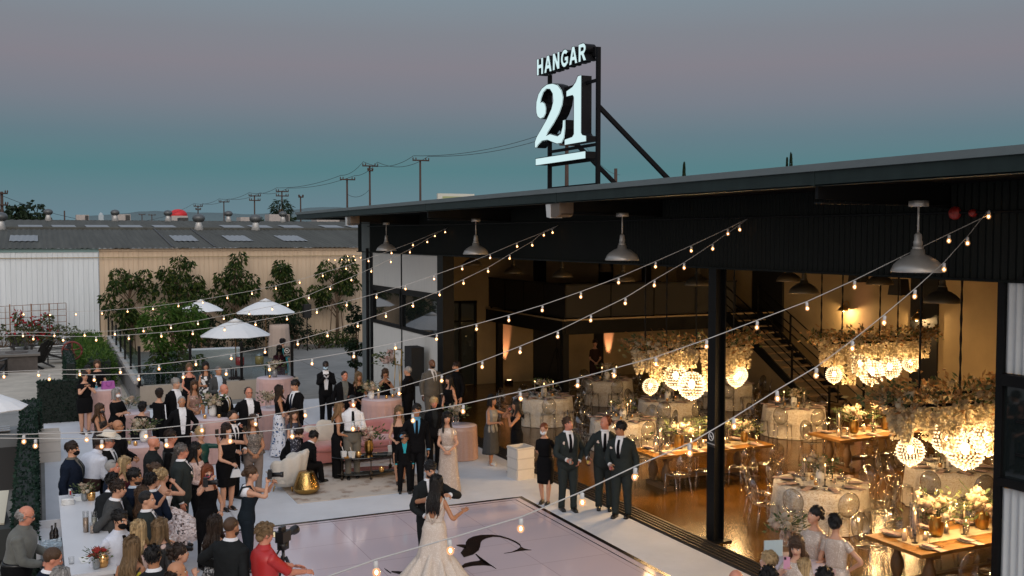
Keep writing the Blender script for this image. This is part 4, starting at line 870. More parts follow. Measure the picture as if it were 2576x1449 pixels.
wire(PYc(4, 492, 95), POLES[498][0][0], 2.5, 'long thin power line from the left edge pole over the warehouse'); wire(POLES[1426][0][1], PYc(1560, 440, 100), 1, 'thin line sloping down right of the roof sign')
wire(PYc(873, 488, 100), PYc(930, 476, 96), .5, 'low line between the two poles over the roof')
# ---------------------------------------------------------------- trees
leaf_m = Mleaf('leaf_green', [(.008, .022, .006), (.022, .048, .010), (.085, .105, .025)]); leaf_l = Mleaf('leaf_light', [(.018, .055, .008), (.045, .10, .014), (.10, .16, .035)]); leaf_d = Mleaf('leaf_dark', [(.008, .016, .010), (.018, .034, .018), (.03, .05, .022)])
bark = M('bark', (.12, .08, .05), .9, vary=.3, vs=9)
def scatter(mb, clumps, n, L, W, droop=.6, rng=None, flat=(1, 1, 1)):
    rng = rng or random
    tot = sum(c[1] ** 2 for c in clumps)
    for c, r_ in clumps:
        for _ in range(int(n * r_ * r_ / tot)):
            d = V((rng.gauss(0, 1), rng.gauss(0, 1), rng.gauss(0, 1))).normalized(); k = rng.uniform(.45, 1.0) ** .6
            p = V(c) + V((d.x * flat[0], d.y * flat[1], d.z * flat[2])) * (r_ * k)
            mb.leaf(p, V((d.x * .7 + rng.uniform(-.4, .4), d.y * .7 + rng.uniform(-.4, .4), d.z * .3 - droop + rng.uniform(-.3, .3))), L * rng.uniform(.7, 1.2), W * rng.uniform(.8, 1.2), 0, rng)
def walltree(u0, u1, v0, v1, lab, seed, gaps):
    rng = random.Random(seed); Y = 49.0; a, c = PYc(u0, v1, Y), PYc(u1, v0, Y); x = (a.x + c.x) / 2; w = c.x - a.x; H = c.z; zb = max(.8, a.z)
    t = thing('espalier_tree', lab, 'tree', (x, Y, 0), 0, 'trees trained against the tan wall')
    q = MB(); q.tube([(0, 0, 0), (.05, 0, zb + .6), (-.04, .05, (zb + H) / 2), (0, 0, H - .4)], [.07, .06, .045, .02], 7)
    cl = []
    for k in range(22):
        an = rng.uniform(0, 6.283); rr = math.sqrt(rng.random()) * rng.choice((1, 1, .75)); xx = math.cos(an) * rr * w * .43; z = (zb + H) / 2 + math.sin(an) * rr * (H - zb) * .46
        cl.append((V((xx, rng.uniform(-.4, .3), z)), rng.uniform(.20, .40)))
        q.tube([(0, 0, max(.5, z - .7)), (xx * .5, 0, z - .25), (xx, 0, z)], [.03, .022, .01], 5)
    for k in gaps: q.tube([(k, -.1, 0), (k * .5, -.05, zb + .9)], .025, 5)
    q.build('trunk', bark, t)
    q = MB(); scatter(q, cl, 2300, .22, .08, .7, rng, (1, .7, 1)); q.build('crown', leaf_m, t)
walltree(262, 392, 655, 870, 'espalier tree nearest the white wall, with a ragged dark crown', 1, (.2,)); walltree(395, 512, 642, 800, 'espalier tree with open crown above the round bush', 2, ()); walltree(525, 656, 640, 800, 'espalier tree with broad full crown behind the umbrellas', 3, (.25, -.2)); walltree(664, 762, 660, 830, 'slim espalier tree above the right rear umbrella', 4, ()); walltree(775, 915, 640, 800, 'espalier tree by the hall corner under the bulb cluster', 5, (-.4, .1, .35))
def bush(u, v, r_, hh, lab, Y, n, L, W, m, seed, name='shrub', cat='shrub', trunk=False, flat=(1, 1, 1), vtop=None, group=None):
    rng = random.Random(seed); p = PYc(u, 600, Y); t = thing(name, lab, cat, (p.x, Y, 0), 0, group)
    cl = []
    for k in range(16):
        d = V((rng.uniform(-1, 1), rng.uniform(-.8, .8), 0)); z = rng.uniform(.2, 1.0) * hh; s_ = math.sqrt(max(.05, 1 - ((z / hh - .5) * 1.7) ** 2)); cl.append((V((d.x * r_ * s_ * .75, d.y * r_ * s_ * .75, z * .92)), r_ * rng.uniform(.28, .45)))
    q = MB(); q.tube([(0, 0, 0), (.03, 0, hh * .5), (0, 0, hh * .85)], [.06, .04, .015], 6); [q.tube([(0, 0, hh * .2), tuple(c * .6), tuple(c)], [.025, .018, .008], 4) for c, _ in cl[:8]]; q.build('trunk', bark, t)
    q = MB(); scatter(q, cl, n, L, W, .5, rng); q.build('crown', m, t); return t
bush(430, 820, 1.35, 2.75, 'round leafy green tree behind the glass fence, brightest of the greenery', 39.5, 4200, .20, .075, leaf_l, 11, 'leafy_tree', 'tree')
bush(520, 0, 1.0, 1.9, 'dark dense shrub between the umbrellas and the tan wall', 48.5, 1500, .16, .07, leaf_d, 12); bush(640, 0, 1.1, 2.1, 'wide dark shrub behind the front umbrella pole', 48.4, 1500, .16, .07, leaf_d, 13); bush(742, 0, .9, 1.8, 'dark shrub behind the draped outdoor table', 48.4, 1200, .16, .07, leaf_d, 14)
bush(800, 0, .75, .8, 'low clipped green shrub at the wall foot by the speaker', 48.0, 800, .12, .06, leaf_m, 15); bush(893, 0, .38, 3.0, 'narrow climbing shrub growing up the hall corner', 36.6, 1500, .13, .07, leaf_d, 16); bush(470, 0, .9, .75, 'low dark planting along the glass fence base', 36.0, 1200, .14, .06, leaf_d, 17); bush(400, 0, 1.0, .6, 'mixed low planting near the fence corner', 36.2, 1200, .14, .06, leaf_d, 18)
bush(870, 0, .8, .7, 'low green planting by the wall beside the hall corner', 48.2, 700, .12, .06, leaf_m, 19)
bush(66, 0, 3.6, 9.6, 'round dark tree on the skyline at left', 150, 1300, .8, .5, leaf_d, 20, 'skyline_tree', 'tree', group='skyline trees'); bush(22, 0, 3.4, 7.6, 'low dark treetops at the left picture edge', 150, 900, .8, .5, leaf_d, 21, 'skyline_tree', 'tree', group='skyline trees'); bush(692, 0, 3.0, 7.4, 'dark bushy treetop beside the palm', 110, 900, .6, .4, leaf_d, 22, 'skyline_tree', 'tree', group='skyline trees')
bush(727, 0, 1.6, 6.9, 'smaller dark treetop right of the palm pole', 105, 600, .5, .35, leaf_d, 32, 'skyline_tree', 'tree', group='skyline trees')
p = PYc(707, 520, 108); t = thing('palm_tree', 'scruffy palm top against the sky beside a double-armed pole', 'tree', (p.x, 108, 0)); q = MB(); q.tube([(0, 0, 0), (0, 0, 8.2)], .28, 7); q.build('trunk', bark, t); q = MB(); scatter(q, [(V((0, 0, 8.3)), 1.0), (V((0, 0, 7.4)), .8)], 500, .6, .12, .5, random.Random(5)); q.build('crown', leaf_d, t)
for u, v, w, lab in ((1721, 415, 9, 'single dark cypress tip above the roof line'), (1990, 390, 9, 'taller of the paired cypress tips above the roof'), (1980, 402, 5, 'shorter of the paired cypress tips above the roof')):
    p = PYc(u, v, 90); rng = random.Random(int(u)); t = thing('cypress', lab, 'tree', (p.x, 90, 0), 0, 'cypress tips above the roof'); q = MB(); q.tube([(0, 0, 0), (0, 0, p.z * .9)], [.15, .03], 6); q.build('trunk', bark, t)
    q = MB(); R_ = w / FPX * 100 * .75
    for k in range(700): f = rng.random(); z = p.z * lerp(.35, 1, f ** .6); rr = R_ * (1 - (z / p.z) ** 2) ** .6 + .02; a = rng.uniform(0, 2 * PI); q.leaf(V((rr * math.cos(a), rr * math.sin(a), z)), V((math.cos(a) * .15, math.sin(a) * .15, 1)), .4, .12, 0, rng)
    q.build('crown', leaf_d, t)
# ---------------------------------------------------------------- umbrellas
canvas = M('canvas_white', (.70, .72, .74), .8, vary=.04, vs=3)
def umbrella(u, v, halfpx, Y, lab, zp=None):
    p = PYc(u, v, Y); d = (p - CO).length; R_ = halfpx / FPX * d; t = thing('patio_umbrella', lab, 'umbrella', (p.x, Y, 0), .2, 'white patio umbrellas'); n = 8
    q = MB(); ang = [2 * PI * i / n for i in range(n)]
    rim = p.z - R_ * .42; rings = []
    for f, dz in ((.02, 0), (.35, -.10), (.7, -.25), (1.0, -.42)): 
        ring = []
        for i in range(n * 2):
            a = PI * i / n; k = 1 if i % 2 == 0 else .955; ring.append((R_ * f * k * math.cos(a), R_ * f * k * math.sin(a), p.z + R_ * dz - (.0 if i % 2 == 0 else -.015)))
        rings.append(ring)
    inner = [[(x * .985, y * .985, z - .02) for x, y, z in r_] for r_ in rings[::-1]]
    q.loft(rings + inner); q.build('canopy', canvas, t, False)
    q = MB(); q.lathe([(R_ * .22, p.z - R_ * .03), (.03, p.z + .07), (0, p.z + .08)], 12); q.build('vent_cap', canvas, t)
    q = MB(); q.tube([(0, 0, 0), (0, 0, p.z)], .022, 8); q.build('pole', M('pole_pine', (.30, .17, .07), .6), t); q = MB(); [q.beam((0, 0, p.z - .12), (R_ * .97 * math.cos(a), R_ * .97 * math.sin(a), rim + .0), .02, .02) for a in ang]; q.build('rib', M('pole_pine', (.30, .17, .07), .6), t)
    q = MB(); q.lathe([(.28, 0), (.28, .05), (.06, .08), (.04, .3)], 14); q.build('base', black_metal, t); return t
umbrella(592, 806, 86, 39, 'white umbrella nearest the glass fence, lowest in view'); umbrella(668, 755, 73, 46, 'white umbrella at right rear beside the speaker'); umbrella(505, 757, 55, 47.2, 'white umbrella half hidden behind the round green tree')
umbrella(-40, 985, 90, 22, 'white umbrella cut by the left picture edge beside hedge')
# tables and things outside
drape_t = M('drape_tan', (.46, .36, .30), .85, vary=.06, vs=5); drape_w = M('drape_white', (.62, .62, .60), .85, vary=.06, vs=5); drape_p = M('drape_blush', (.50, .315, .285), .65, vary=.08, vs=6, sheen=.3)
def draped_round(name, lab, cat, loc, r_, hgt, m, folds=14, flare=.12, amp=.05, group=None, n=72, top_m=None):
    t = thing(name, lab, cat, loc, random.uniform(0, 6), group); q = MB(); ph = random.uniform(0, 6); rings = []
    for k in range(9):
        f = k / 8; ring = []
        for i in range(n):
            a = 2 * PI * i / n; w = math.sin(folds * a + ph + .9 * math.sin(3 * a)) ; rr = r_ * (1 + flare * f + amp * w * min(1, f * 1.6 + .02) * (1 if f > 0 else 0)); ring.append((rr * math.cos(a), rr * math.sin(a), lerp(hgt, .012, f)))
        rings.append(ring)
    q.loft([[(x * .97, y * .97, hgt + .004) for x, y, z in rings[0]]] + rings, cap0=True, cap1=False); q.build('tablecloth', m, t)
    q = MB(); q.lathe([(r_ * .96, hgt + .005), (r_ * .96, hgt + .010), (0, hgt + .010)], 40, cap=True); q.build('tabletop', top_m or m, t); return t
p = G(704, 900); draped_round('cocktail_table', 'tall tan draped table out by the warehouse wall', 'table', (p.x, 45, 0), .42, 1.45, drape_t)
for a, lab in (((500, 578), 'white draped buffet table under the front umbrella'),):
    p = PYc(539, 870, 42.5); t = thing('buffet_table', lab, 'table', (p.x, 42.5, 0)); q = MB(); n = 40
    rings = [[(1.05 * k * math.copysign(abs(math.cos(b_)) ** .3, math.cos(b_)), .42 * k * math.copysign(abs(math.sin(b_)) ** .3, math.sin(b_)), z) for b_ in [2 * PI * i / n for i in range(n)]] for k, z in ((1, .78), (1.02, .5), (1.06, .012))]
    q.loft([[(x, y, .785) for x, y, z in rings[0]]] + rings); q.build('tablecloth', drape_w, t)
p = G(772, 880); t = thing('loudspeaker', 'black loudspeaker on a tall stand by the tan wall', 'speaker', (11.6, 47.5, 0)); pz = PYc(772, 765, 47.5); t.location.x = pz.x; q = MB(); q.box((0, 0, pz.z - .32), (.34, .34, .62)); q.build('cabinet', M('cab_black', (.007, .007, .007), .7), t, False); q = MB(); q.tube([(0, 0, 0), (0, 0, pz.z - .6)], .025, 6); [q.tube([(0, 0, .9), (.5 * math.cos(a), .5 * math.sin(a), 0)], .018, 5) for a in (.3, 2.4, 4.5)]; q.build('stand', black_metal, t)
# drink dispensers behind fence
for u, c_, lab in ((604, (.30, .03, .03), 'glass drink dispenser with red drink beyond the fence'), (653, (.30, .22, .08), 'glass drink dispenser with amber drink beyond fence')):
    p = PYc(u, 925, 36.5); t = thing('drink_dispenser', lab, 'dispenser', (p.x, 36.5, .80)); q = MB(); q.lathe([(.13, 0), (.15, .03), (.15, .26), (.12, .30)], 14); q.build('jar', M('drink_%d' % u, c_, .15), t); q = MB(); q.lathe([(.13, .30), (.12, .34), (.02, .36), (.02, .40), (0, .4)], 14); q.build('lid', alu, t); q = MB(); q.tube([(0, -.15, .05), (0, -.2, .05), (0, -.2, .02)], .012, 5); q.build('tap', alu, t)
p = PYc(628, 945, 36.5); t = thing('drink_stand', 'narrow grey table carrying two drink dispensers', 'table', (p.x, 36.5, 0)); q = MB(); q.box((0, 0, .775), (1.3, .5, .05)); q.build('tabletop', M('top_grey', (.2, .2, .19), .6), t, False)
for x in (-.6, .6):
    for y in (-.2, .2): q = MB(); q.box((x, y, .375), (.04, .04, .75)); q.build('leg', black_metal, t, False)
# ---------------------------------------------------------------- low wall with glass fence
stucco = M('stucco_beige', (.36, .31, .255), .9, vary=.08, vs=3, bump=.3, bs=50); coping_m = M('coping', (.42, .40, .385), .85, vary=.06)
t = thing('retaining_wall', 'beige low wall turning the corner beneath the glass fence', 'wall', (2.9, 34, 0))
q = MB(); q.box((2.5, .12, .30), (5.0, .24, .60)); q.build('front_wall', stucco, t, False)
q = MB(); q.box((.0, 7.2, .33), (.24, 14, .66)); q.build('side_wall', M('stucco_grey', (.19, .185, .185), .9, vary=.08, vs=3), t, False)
for k in range(9): q = MB(); q.box((.0, 1.0 + 1.5 * k, .69 + .02 * k), (.30, 1.36, .10 + .02 * k)); q.build('coping', coping_m, t, False)
t = thing('glass_fence', 'glass fence with black posts on top of the beige wall', 'fence', (2.9, 34, 0))
px_side = (257, 265, 273, 282, 291.5, 302, 313, 327); ys = [PXc(u, 800, 2.9).y - 34 for u in px_side]
for y in ys: q = MB(); q.box((0, y, 1.18), (.07, .07, 1.15)); q.box((0, y, .72), (.14, .14, .03)); q.build('post', black_metal, t, False)
xs = [0.0] + [PYc(u, 950, 34.12).x - 2.9 for u in (479, 608, 735)]
for x in xs: q = MB(); q.box((x, .12, 1.20), (.085, .085, 1.32)); q.box((x, .12, .61), (.18, .18, .03)); q.build('post', black_metal, t, False)
gl = Mglass('fence_glass', (.80, .86, .86), .05, .02, edge=.35)
ys2 = [.2] + sorted(ys)
for a, c in zip(ys2[:-1], ys2[1:]): q = MB(); q.box((0, (a + c) / 2, 1.15), (.014, c - a - .1, .95)); q.build('glass_panel', gl, t, False)
for a, c in zip(xs[:-1], xs[1:]): q = MB(); q.box(((a + c) / 2, .12, 1.15), (c - a - .12, .014, 1.02)); q.build('glass_panel', gl, t, False)
def nosmoking(loc, rz, k, lab):
    t = thing('no_smoking_sign', lab, 'sign', loc, rz); q = MB(); q.box((0, 0, 0), (.20 * k, .012, .28 * k)); q.build('plate', M('plate_black', (.012, .012, .012), .4), t, False)
    w = M('sign_white', (.7, .7, .68), .5); q = MB(); ring = [(0.07 * k * math.cos(a), -.008, .045 * k + .07 * k * math.sin(a)) for a in [2 * PI * i / 24 for i in range(25)]]; q.tube(ring, .009 * k, 5); q.box((-.005, -.009, .045 * k), (.07 * k, .006, .018 * k)); q.beam((-.05 * k, -.01, .095 * k), (.05 * k, -.01, -.005 * k), .012 * k, .006)
    q.build('symbol', w, t, False)
    c = D.curves.new('sign_text', 'FONT'); c.body = 'NO SMOKING'; c.size = .034 * k; c.align_x = 'CENTER'; c.extrude = .001; o = D.objects.new('sign_text', c); COL.objects.link(o); dg = bpy.context.evaluated_depsgraph_get(); me = D.meshes.new_from_object(o.evaluated_get(dg)); D.objects.remove(o); D.curves.remove(c); me.materials.clear(); me.materials.append(w)
    o = D.objects.new('lettering', me); COL.objects.link(o); o.parent = t; o.rotation_euler = (PI / 2, 0, 0); o.location = (0, -.010, -.095 * k)
p = PXc(1801, 1108, 10.52); nosmoking((10.53, 14.50, p.z), -PI / 2, 1.0, 'black no smoking sign on the front of the steel column')
p = PYc(722, 886, 34.0); nosmoking((p.x, 34.02, p.z), 0, 1.1, 'black no smoking sign on the glass fence by its last post')
p = PYc(580, 560 + 430, 34); t = thing('path_light', 'small black mushroom path light by the beige wall', 'light', (PYc(698, 1000, 33.8).x - 0.0, 33.7, 0)); t.location.x = PYc(697, 1000, 33.7).x; q = MB(); q.tube([(0, 0, 0), (0, 0, .5)], .018, 6); q.build('stem', black_metal, t); q = MB(); q.lathe([(.10, .48), (.07, .53), (.02, .57), (0, .57)], 12); q.build('cap', black_metal, t)
# ---------------------------------------------------------------- hedges
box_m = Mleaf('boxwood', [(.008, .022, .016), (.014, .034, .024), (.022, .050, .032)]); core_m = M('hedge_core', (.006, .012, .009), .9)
def hedge_panel(lab, x, y, lx_, ly_, h_, n, seed, m=None, name='hedge_panel', cat='hedge', rough=.03, L=.05, W=.035, z0=0.0):
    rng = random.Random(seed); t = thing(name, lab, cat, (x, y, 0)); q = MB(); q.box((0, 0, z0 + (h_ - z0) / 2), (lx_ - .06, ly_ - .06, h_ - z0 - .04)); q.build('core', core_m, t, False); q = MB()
    A = [lx_ * h_, lx_ * h_, ly_ * h_, ly_ * h_, lx_ * ly_]; S_ = sum(A)
    for _ in range(n):
        r_ = rng.random() * S_; k = 0
        while r_ > A[k] and k < 4: r_ -= A[k]; k += 1
        a, c = rng.uniform(-.5, .5), rng.uniform(z0, h_)
        if k == 0: p, d = V((a * lx_, -ly_ / 2, c)), V((0, -1, .2))
        elif k == 1: p, d = V((a * lx_, ly_ / 2, c)), V((0, 1, .2))
        elif k == 2: p, d = V((-lx_ / 2, a * ly_, c)), V((-1, 0, .2))
        elif k == 3: p, d = V((lx_ / 2, a * ly_, c)), V((1, 0, .2))
        else: p, d = V((a * lx_, rng.uniform(-.5, .5) * ly_, h_)), V((0, 0, 1))
        p += V((rng.uniform(-1, 1), rng.uniform(-1, 1), rng.uniform(-1, 1))) * rough - d * .05
        q.leaf(p, d + V((rng.uniform(-1, 1), rng.uniform(-1, 1), rng.uniform(-1, 1))) * .8, L * rng.uniform(.8, 1.6), W * rng.uniform(.8, 1.6), 0, rng)
    q.build('foliage', m or box_m, t); return t
hedge_panel('long boxwood hedge screen along the left edge of the white carpet', -.22, 21.4, .34, 10.2, 1.25, 11000, 41, L=.055, W=.04)
hedge_panel('boxwood hedge block closing the far end of the side screen', -.16, 27.6, .42, 2.0, 1.2, 2600, 42)
hedge_panel('square boxwood hedge panel facing the camera behind the white cube', .60, 31.9, 1.25, .30, 1.22, 3000, 43); hedge_panel('tall narrow boxwood hedge panel beside the red valve wheel', .95, 37.5, .3, 4.6, 1.3, 3600, 44)
hedge_panel('bright green feathery hedge running along the grey side wall', 1.95, 43.6, .8, 10.5, .95, 9000, 45, leaf_l, 'green_hedge', 'hedge', .22, .13, .035)
# left terrace: fire pit, chairs, troughs, trellis
t = thing('fire_pit', 'square grey stone fire pit table on the left terrace', 'fire pit', (-.75, 45.2, 0)); stone = M('stone_dark', (.07, .06, .055), .8, vary=.3, vs=6)
q = MB(); q.box((0, 0, .31), (1.5, 1.5, .62)); q.build('base', stone, t, False); q = MB(); q.box((0, 0, .66), (1.7, 1.7, .08)); q.build('tabletop', M('stone_grey', (.13, .12, .11), .8, vary=.2, vs=4), t, False); q = MB(); q.lathe([(.42, .70), (.42, .72), (.36, .735), (0, .72)], 18); q.build('burner', stone, t)
ch_m = M('chair_black', (.010, .009, .009), .55)
ch0 = thing('adirondack_chair', 'black adirondack chair nearest the camera beside the fire pit', 'chair', (0, 0, 0), 0, 'black garden chairs by fire pit')
q = MB(); [q.beam((-.25, -.36 + .09 * k, .40 - .035 * k), (.25, -.36 + .09 * k, .40 - .035 * k), .075, .02) for k in range(7)]; q.build('seat', ch_m, ch0, False)
q = MB(); [q.beam((x, .22, .22), (x * 1.25, .62, 1.05 - abs(x) * .5), .12, .025) for x in (-.22, -.11, 0, .11, .22)]; q.beam((-.28, .32, .45), (.28, .32, .45), .06, .03); q.build('backrest', ch_m, ch0, False)
for s_ in (-1, 1):
    q = MB(); q.beam((s_ * .33, -.42, .58), (s_ * .36, .36, .58), .12, .025); q.build('armrest', ch_m, ch0, False)
    q = MB(); q.beam((s_ * .30, -.40, 0), (s_ * .30, -.40, .57), .09, .03); q.build('leg', ch_m, ch0, False); q = MB(); q.beam((s_ * .27, -.45, .38), (s_ * .27, .62, .02), .10, .03); q.build('leg', ch_m, ch0, False)
ch0.location = (-.12, 45.6, 0); ch0.rotation_euler = (0, 0, -2.3); ch0.scale = (1.12,) * 3
dup(ch0, (.75, 46.9, 0), -1.35, 'black adirondack chair behind the nearest one, facing the fire pit'); dup(ch0, (-.6, 48.2, 0), .1, 'black adirondack chair on the far side of the fire pit'); dup(ch0, (-1.55, 43.2, 0), PI - .3, 'black adirondack chair cut by the left picture edge')
def trough(u, v, lab, w=2.5):
    p = PYc(u, v, 48.6); t = thing('planter_trough', lab, 'planter', (p.x, 48.6, 0), 0, 'galvanised trough planters'); q = MB(); n = 32
    def oval(k, z): return [((w / 2 - .4) * math.copysign(1, math.cos(a)) * (1 if abs(math.cos(a)) > .01 else 0) + .4 * k * math.cos(a), .4 * k * math.sin(a), z) for a in [2 * PI * (i + .5) / n for i in range(n)]]
    rs = [oval(1, 0)]
    for k in range(6): z = .1 * k; rs += [oval(1, z + .02), oval(1.035, z + .05), oval(1, z + .08)]
    rs += [oval(1.05, .62), oval(.98, .62), oval(.95, .55)]; q.loft(rs); q.build('tub', steel, t); return t
trough(150, 868, 'long galvanised trough planter in front of trellis'); trough(-20, 866, 'galvanised trough planter cut by the left picture edge')
t = thing('trellis', 'rusty wire trellis grid standing before the white wall', 'trellis', (0, 49.4, 0)); rust = M('rust', (.20, .10, .055), .8, vary=.3, vs=6); q = MB()
a, c = PYc(-30, 860, 49.4), PYc(166, 762, 49.4); x0, x1, z0, z1 = a.x, c.x, a.z, c.z
for k in range(10): x = lerp(x0, x1, k / 9); q.tube([(x, 0, .4), (x, 0, lerp(z1 - .15, z1, k / 9))], .013, 4)
for k in range(8): z = lerp(.45, z1, k / 7); q.tube([(x0, 0, z - .1 * k / 7), (x1, 0, z)], .011, 4)
[q.box((lerp(x0, x1, f), -.02, z1 / 2), (.05, .03, z1)) for f in (.28, .55, .78)]
q.build('grid', rust, t, False)
red_l = Mleaf('bougainvillea', [(.30, .012, .02), (.42, .02, .04)]); dry_l = Mleaf('dry_leaf', [(.035, .05, .02), (.10, .11, .05), (.06, .09, .03)])
for i, (u, v, lab, rd_) in enumerate(((75, 800, 'bougainvillea with red bracts climbing the trellis', 1), (135, 822, 'sparse green bougainvillea right of the red one', .15), (5, 830, 'small green climbing plant at the trellis left end', 0))):
    rng = random.Random(60 + i); p = PYc(u, 850, 48.7); t = thing('climbing_plant', lab, 'plant', (p.x, 48.7, .5)); q = MB(); cl = []
    for k in range(11): x = rng.uniform(-.9, .9); z = rng.uniform(.15, 1.5 if rd_ > .5 else 1.0); cl.append((V((x, .1, z)), rng.uniform(.14, .26))); q.tube([(0, 0, 0), (x * .4, 0, z * .6), (x, .1, z)], [.018, .012, .006], 4)
    q.build('stem', bark, t); q = MB(); scatter(q, cl, 620, .16, .075, .3, rng); q.build('foliage', dry_l, t)
    if rd_:
        q = MB(); scatter(q, [(c_ + V((rng.uniform(-.1, .1), -.1, .12)), .16) for c_, _ in (cl if rd_ > .5 else cl[:2])], int(120 * rd_), .13, .11, .0, rng); q.build('flowers', red_l, t)
p = G(180, 905); t = thing('valve_wheel', 'red spoked valve wheel on a rusty stem above hedge', 'valve', (PYc(181, 866, 39.5).x, 39.5, 0)); q = MB(); ring = [(.32 * math.cos(a), 0, 1.25 + .32 * math.sin(a)) for a in [2 * PI * i / 24 for i in range(25)]]; q.tube(ring, .035, 6); [q.beam((0, 0, 1.25), (.32 * math.cos(a), 0, 1.25 + .32 * math.sin(a)), .03, .03) for a in [2 * PI * i / 5 + .3 for i in range(5)]]; q.build('wheel', M('valve_red', (.14, .022, .018), .6, vary=.3), t); q = MB(); q.tube([(0, .1, 0), (0, .1, 1.3)], .09, 8); q.lathe([(.22, 0), (.22, .1), (.1, .2)], 10, (0, .1, 0)); q.build('stem', rust, t)
# beyond hedge bottom left: grill and boxes
p = G(25, 1150); t = thing('barbecue_grill', 'grey barbecue grill with steel lid vents beyond the hedge', 'grill', (-1.0, 24.2, 0), .05); q = MB(); q.box((0, 0, .45), (1.2, .9, .9)); q.build('cabinet', M('grill_dark', (.035, .036, .037), .5), t, False); q = MB(); q.prism([(-.45, .9), (.45, .9), (.38, 1.12), (.2, 1.22), (-.2, 1.22), (-.38, 1.12)], -.6, .6, fn=lambda a, z, d: (d, a, z)); q.build('lid', M('grill_grey', (.10, .105, .105), .4), t, False)
for k in range(3): q = MB(); q.box((.22, -.26 + .24 * k, 1.225), (.42, .12, .02)); q.build('vent_plate', alu, t, False)
t = thing('folding_cart', 'dark cart with white and teal panels outside the hedge', 'cart', (-.85, 19.0, 0), .1); q = MB(); q.box((0, 0, .35), (.7, 1.6, .5)); q.build('box', M('cart_dark', (.03, .035, .035), .6), t, False); q = MB(); q.beam((.1, -.5, .62), (.25, .4, .95), .3, .03); q.build('panel', M('paper_pale', (.55, .52, .42), .7), t, False); q = MB(); q.beam((-.2, -.6, .62), (-.02, .5, 1.0), .22, .03); q.build('panel', M('panel_teal', (.03, .10, .12), .6), t, False)
for k in range(4):
    q = MB(); q.lathe([(.0, -.03), (.09, -.03), (.1, 0), (.09, .03), (0, .03)], 12); o = q.build('wheel', black_metal, t); o.location = ((-.3, .3)[k % 2], (-.6, .6)[k // 2], .1); o.rotation_euler = (0, PI / 2, 0)
t = thing('cardboard_box', 'brown cardboard box behind the bartender at the left edge', 'box', (-.38, 15.0, 0), .1); q = MB(); q.box((0, 0, .28), (.5, .5, .56)); q.build('carton', M('cardboard', (.28, .16, .07), .8, vary=.1), t, False); q = MB(); q.box((.255, 0, .30), (.008, .16, .12)); q.build('print', M('print_dark', (.02, .015, .01), .7), t, False)
# ================================================================ PARTY FURNITURE
white_pl = M('white_plastic', (.72, .72, .70), .5, vary=.04); clear = Mglass('clear_glass', (.93, .93, .92), .10, .03, edge=.75); acrylic = Mglass('acrylic', (.90, .90, .885), .07, .06, edge=.62)
ivory_p = Mleaf('petals_ivory', [(.42, .34, .22), (.56, .50, .40), (.42, .27, .20)], .7); blush_p = Mleaf('petals_blush', [(.62, .42, .36), (.72, .62, .55), (.50, .20, .17)], .7); green_b = Mleaf('leaf_sage', [(.05, .08, .035), (.09, .125, .055), (.15, .16, .08)]); brass = M('brass', (.55, .33, .10), .28, metal=1.0); gold_m = M('gold_hammered', (.45, .29, .10), .22, metal=1.0, bump=.4, bs=30)
wax = M('wax', (.55, .42, .30), .5); flame_m = Memit('flame', (1.0, .58, .22), 9.0); candle_b = M('holder_black', (.01, .01, .01), .4); linen_n = M('napkin_blush', (.46, .33, .29), .8, vary=.08); plate_m = M('charger_dark', (.06, .05, .045), .3, metal=.3)
def flower_blob(mb, c, r_, rng, n=26, mi=0, pet=.03):
    for _ in range(n):
        d = V((rng.gauss(0, 1), rng.gauss(0, 1), rng.gauss(0, .8) + .25)).normalized(); p = V(c) + d * r_ * rng.uniform(.55, 1); mb.leaf(p, d + V((rng.uniform(-.6, .6), rng.uniform(-.6, .6), rng.uniform(-.2, .6))), pet * rng.uniform(.8, 1.4), pet * .9, mi, rng)
def bouquet(lab, loc, k=1.0, seed=0, vase='white', group=None, pet=ivory_p, wide=1.0, name='flower_arrangement'):
    rng = random.Random(seed); t = thing(name, lab, 'flowers', loc, rng.uniform(0, 6), group)
    if vase: q = MB(); q.lathe([(.045 * k, 0), (.06 * k, .04 * k), (.065 * k, .12 * k), (.05 * k, .17 * k), (.055 * k, .18 * k)], 14); q.build('vase', {'white': white_pl, 'glass': clear, 'gold': brass, 'silver': steel}[vase], t)
    b0 = .18 * k if vase else 0; q = MB(); g = MB()
    for _ in range(13):
        a, rr = rng.uniform(0, 6.3), rng.uniform(0, .16) * k * wide; c = V((rr * math.cos(a), rr * math.sin(a), b0 + rng.uniform(.02, .16) * k))
        R0 = rng.uniform(.030, .05) * k; q.ell(c, (R0, R0, R0 * .85), 8, 5, 0, nz=.25); flower_blob(q, c, R0 * 1.15, rng, 12, 0, .03 * k)
    for _ in range(75):
        a, rr = rng.uniform(0, 6.3), rng.uniform(.02, .24) * k * wide; p = V((rr * math.cos(a), rr * math.sin(a), b0 + rng.uniform(-.04, .16) * k)); g.leaf(p, V((math.cos(a), math.sin(a), rng.uniform(-.3, 1.2))), .068 * k, .03 * k, 0, rng)
    for _ in range(9): a = rng.uniform(0, 6.3); g.tube([(0, 0, b0 * .6), (.05 * k * math.cos(a), .05 * k * math.sin(a), b0 + .06 * k), (.22 * k * wide * math.cos(a), .22 * k * wide * math.sin(a), b0 + rng.uniform(.06, .22) * k)], .004 * k, 4)
    q.build('blossoms', pet, t); g.build('leaves', green_b, t); return t
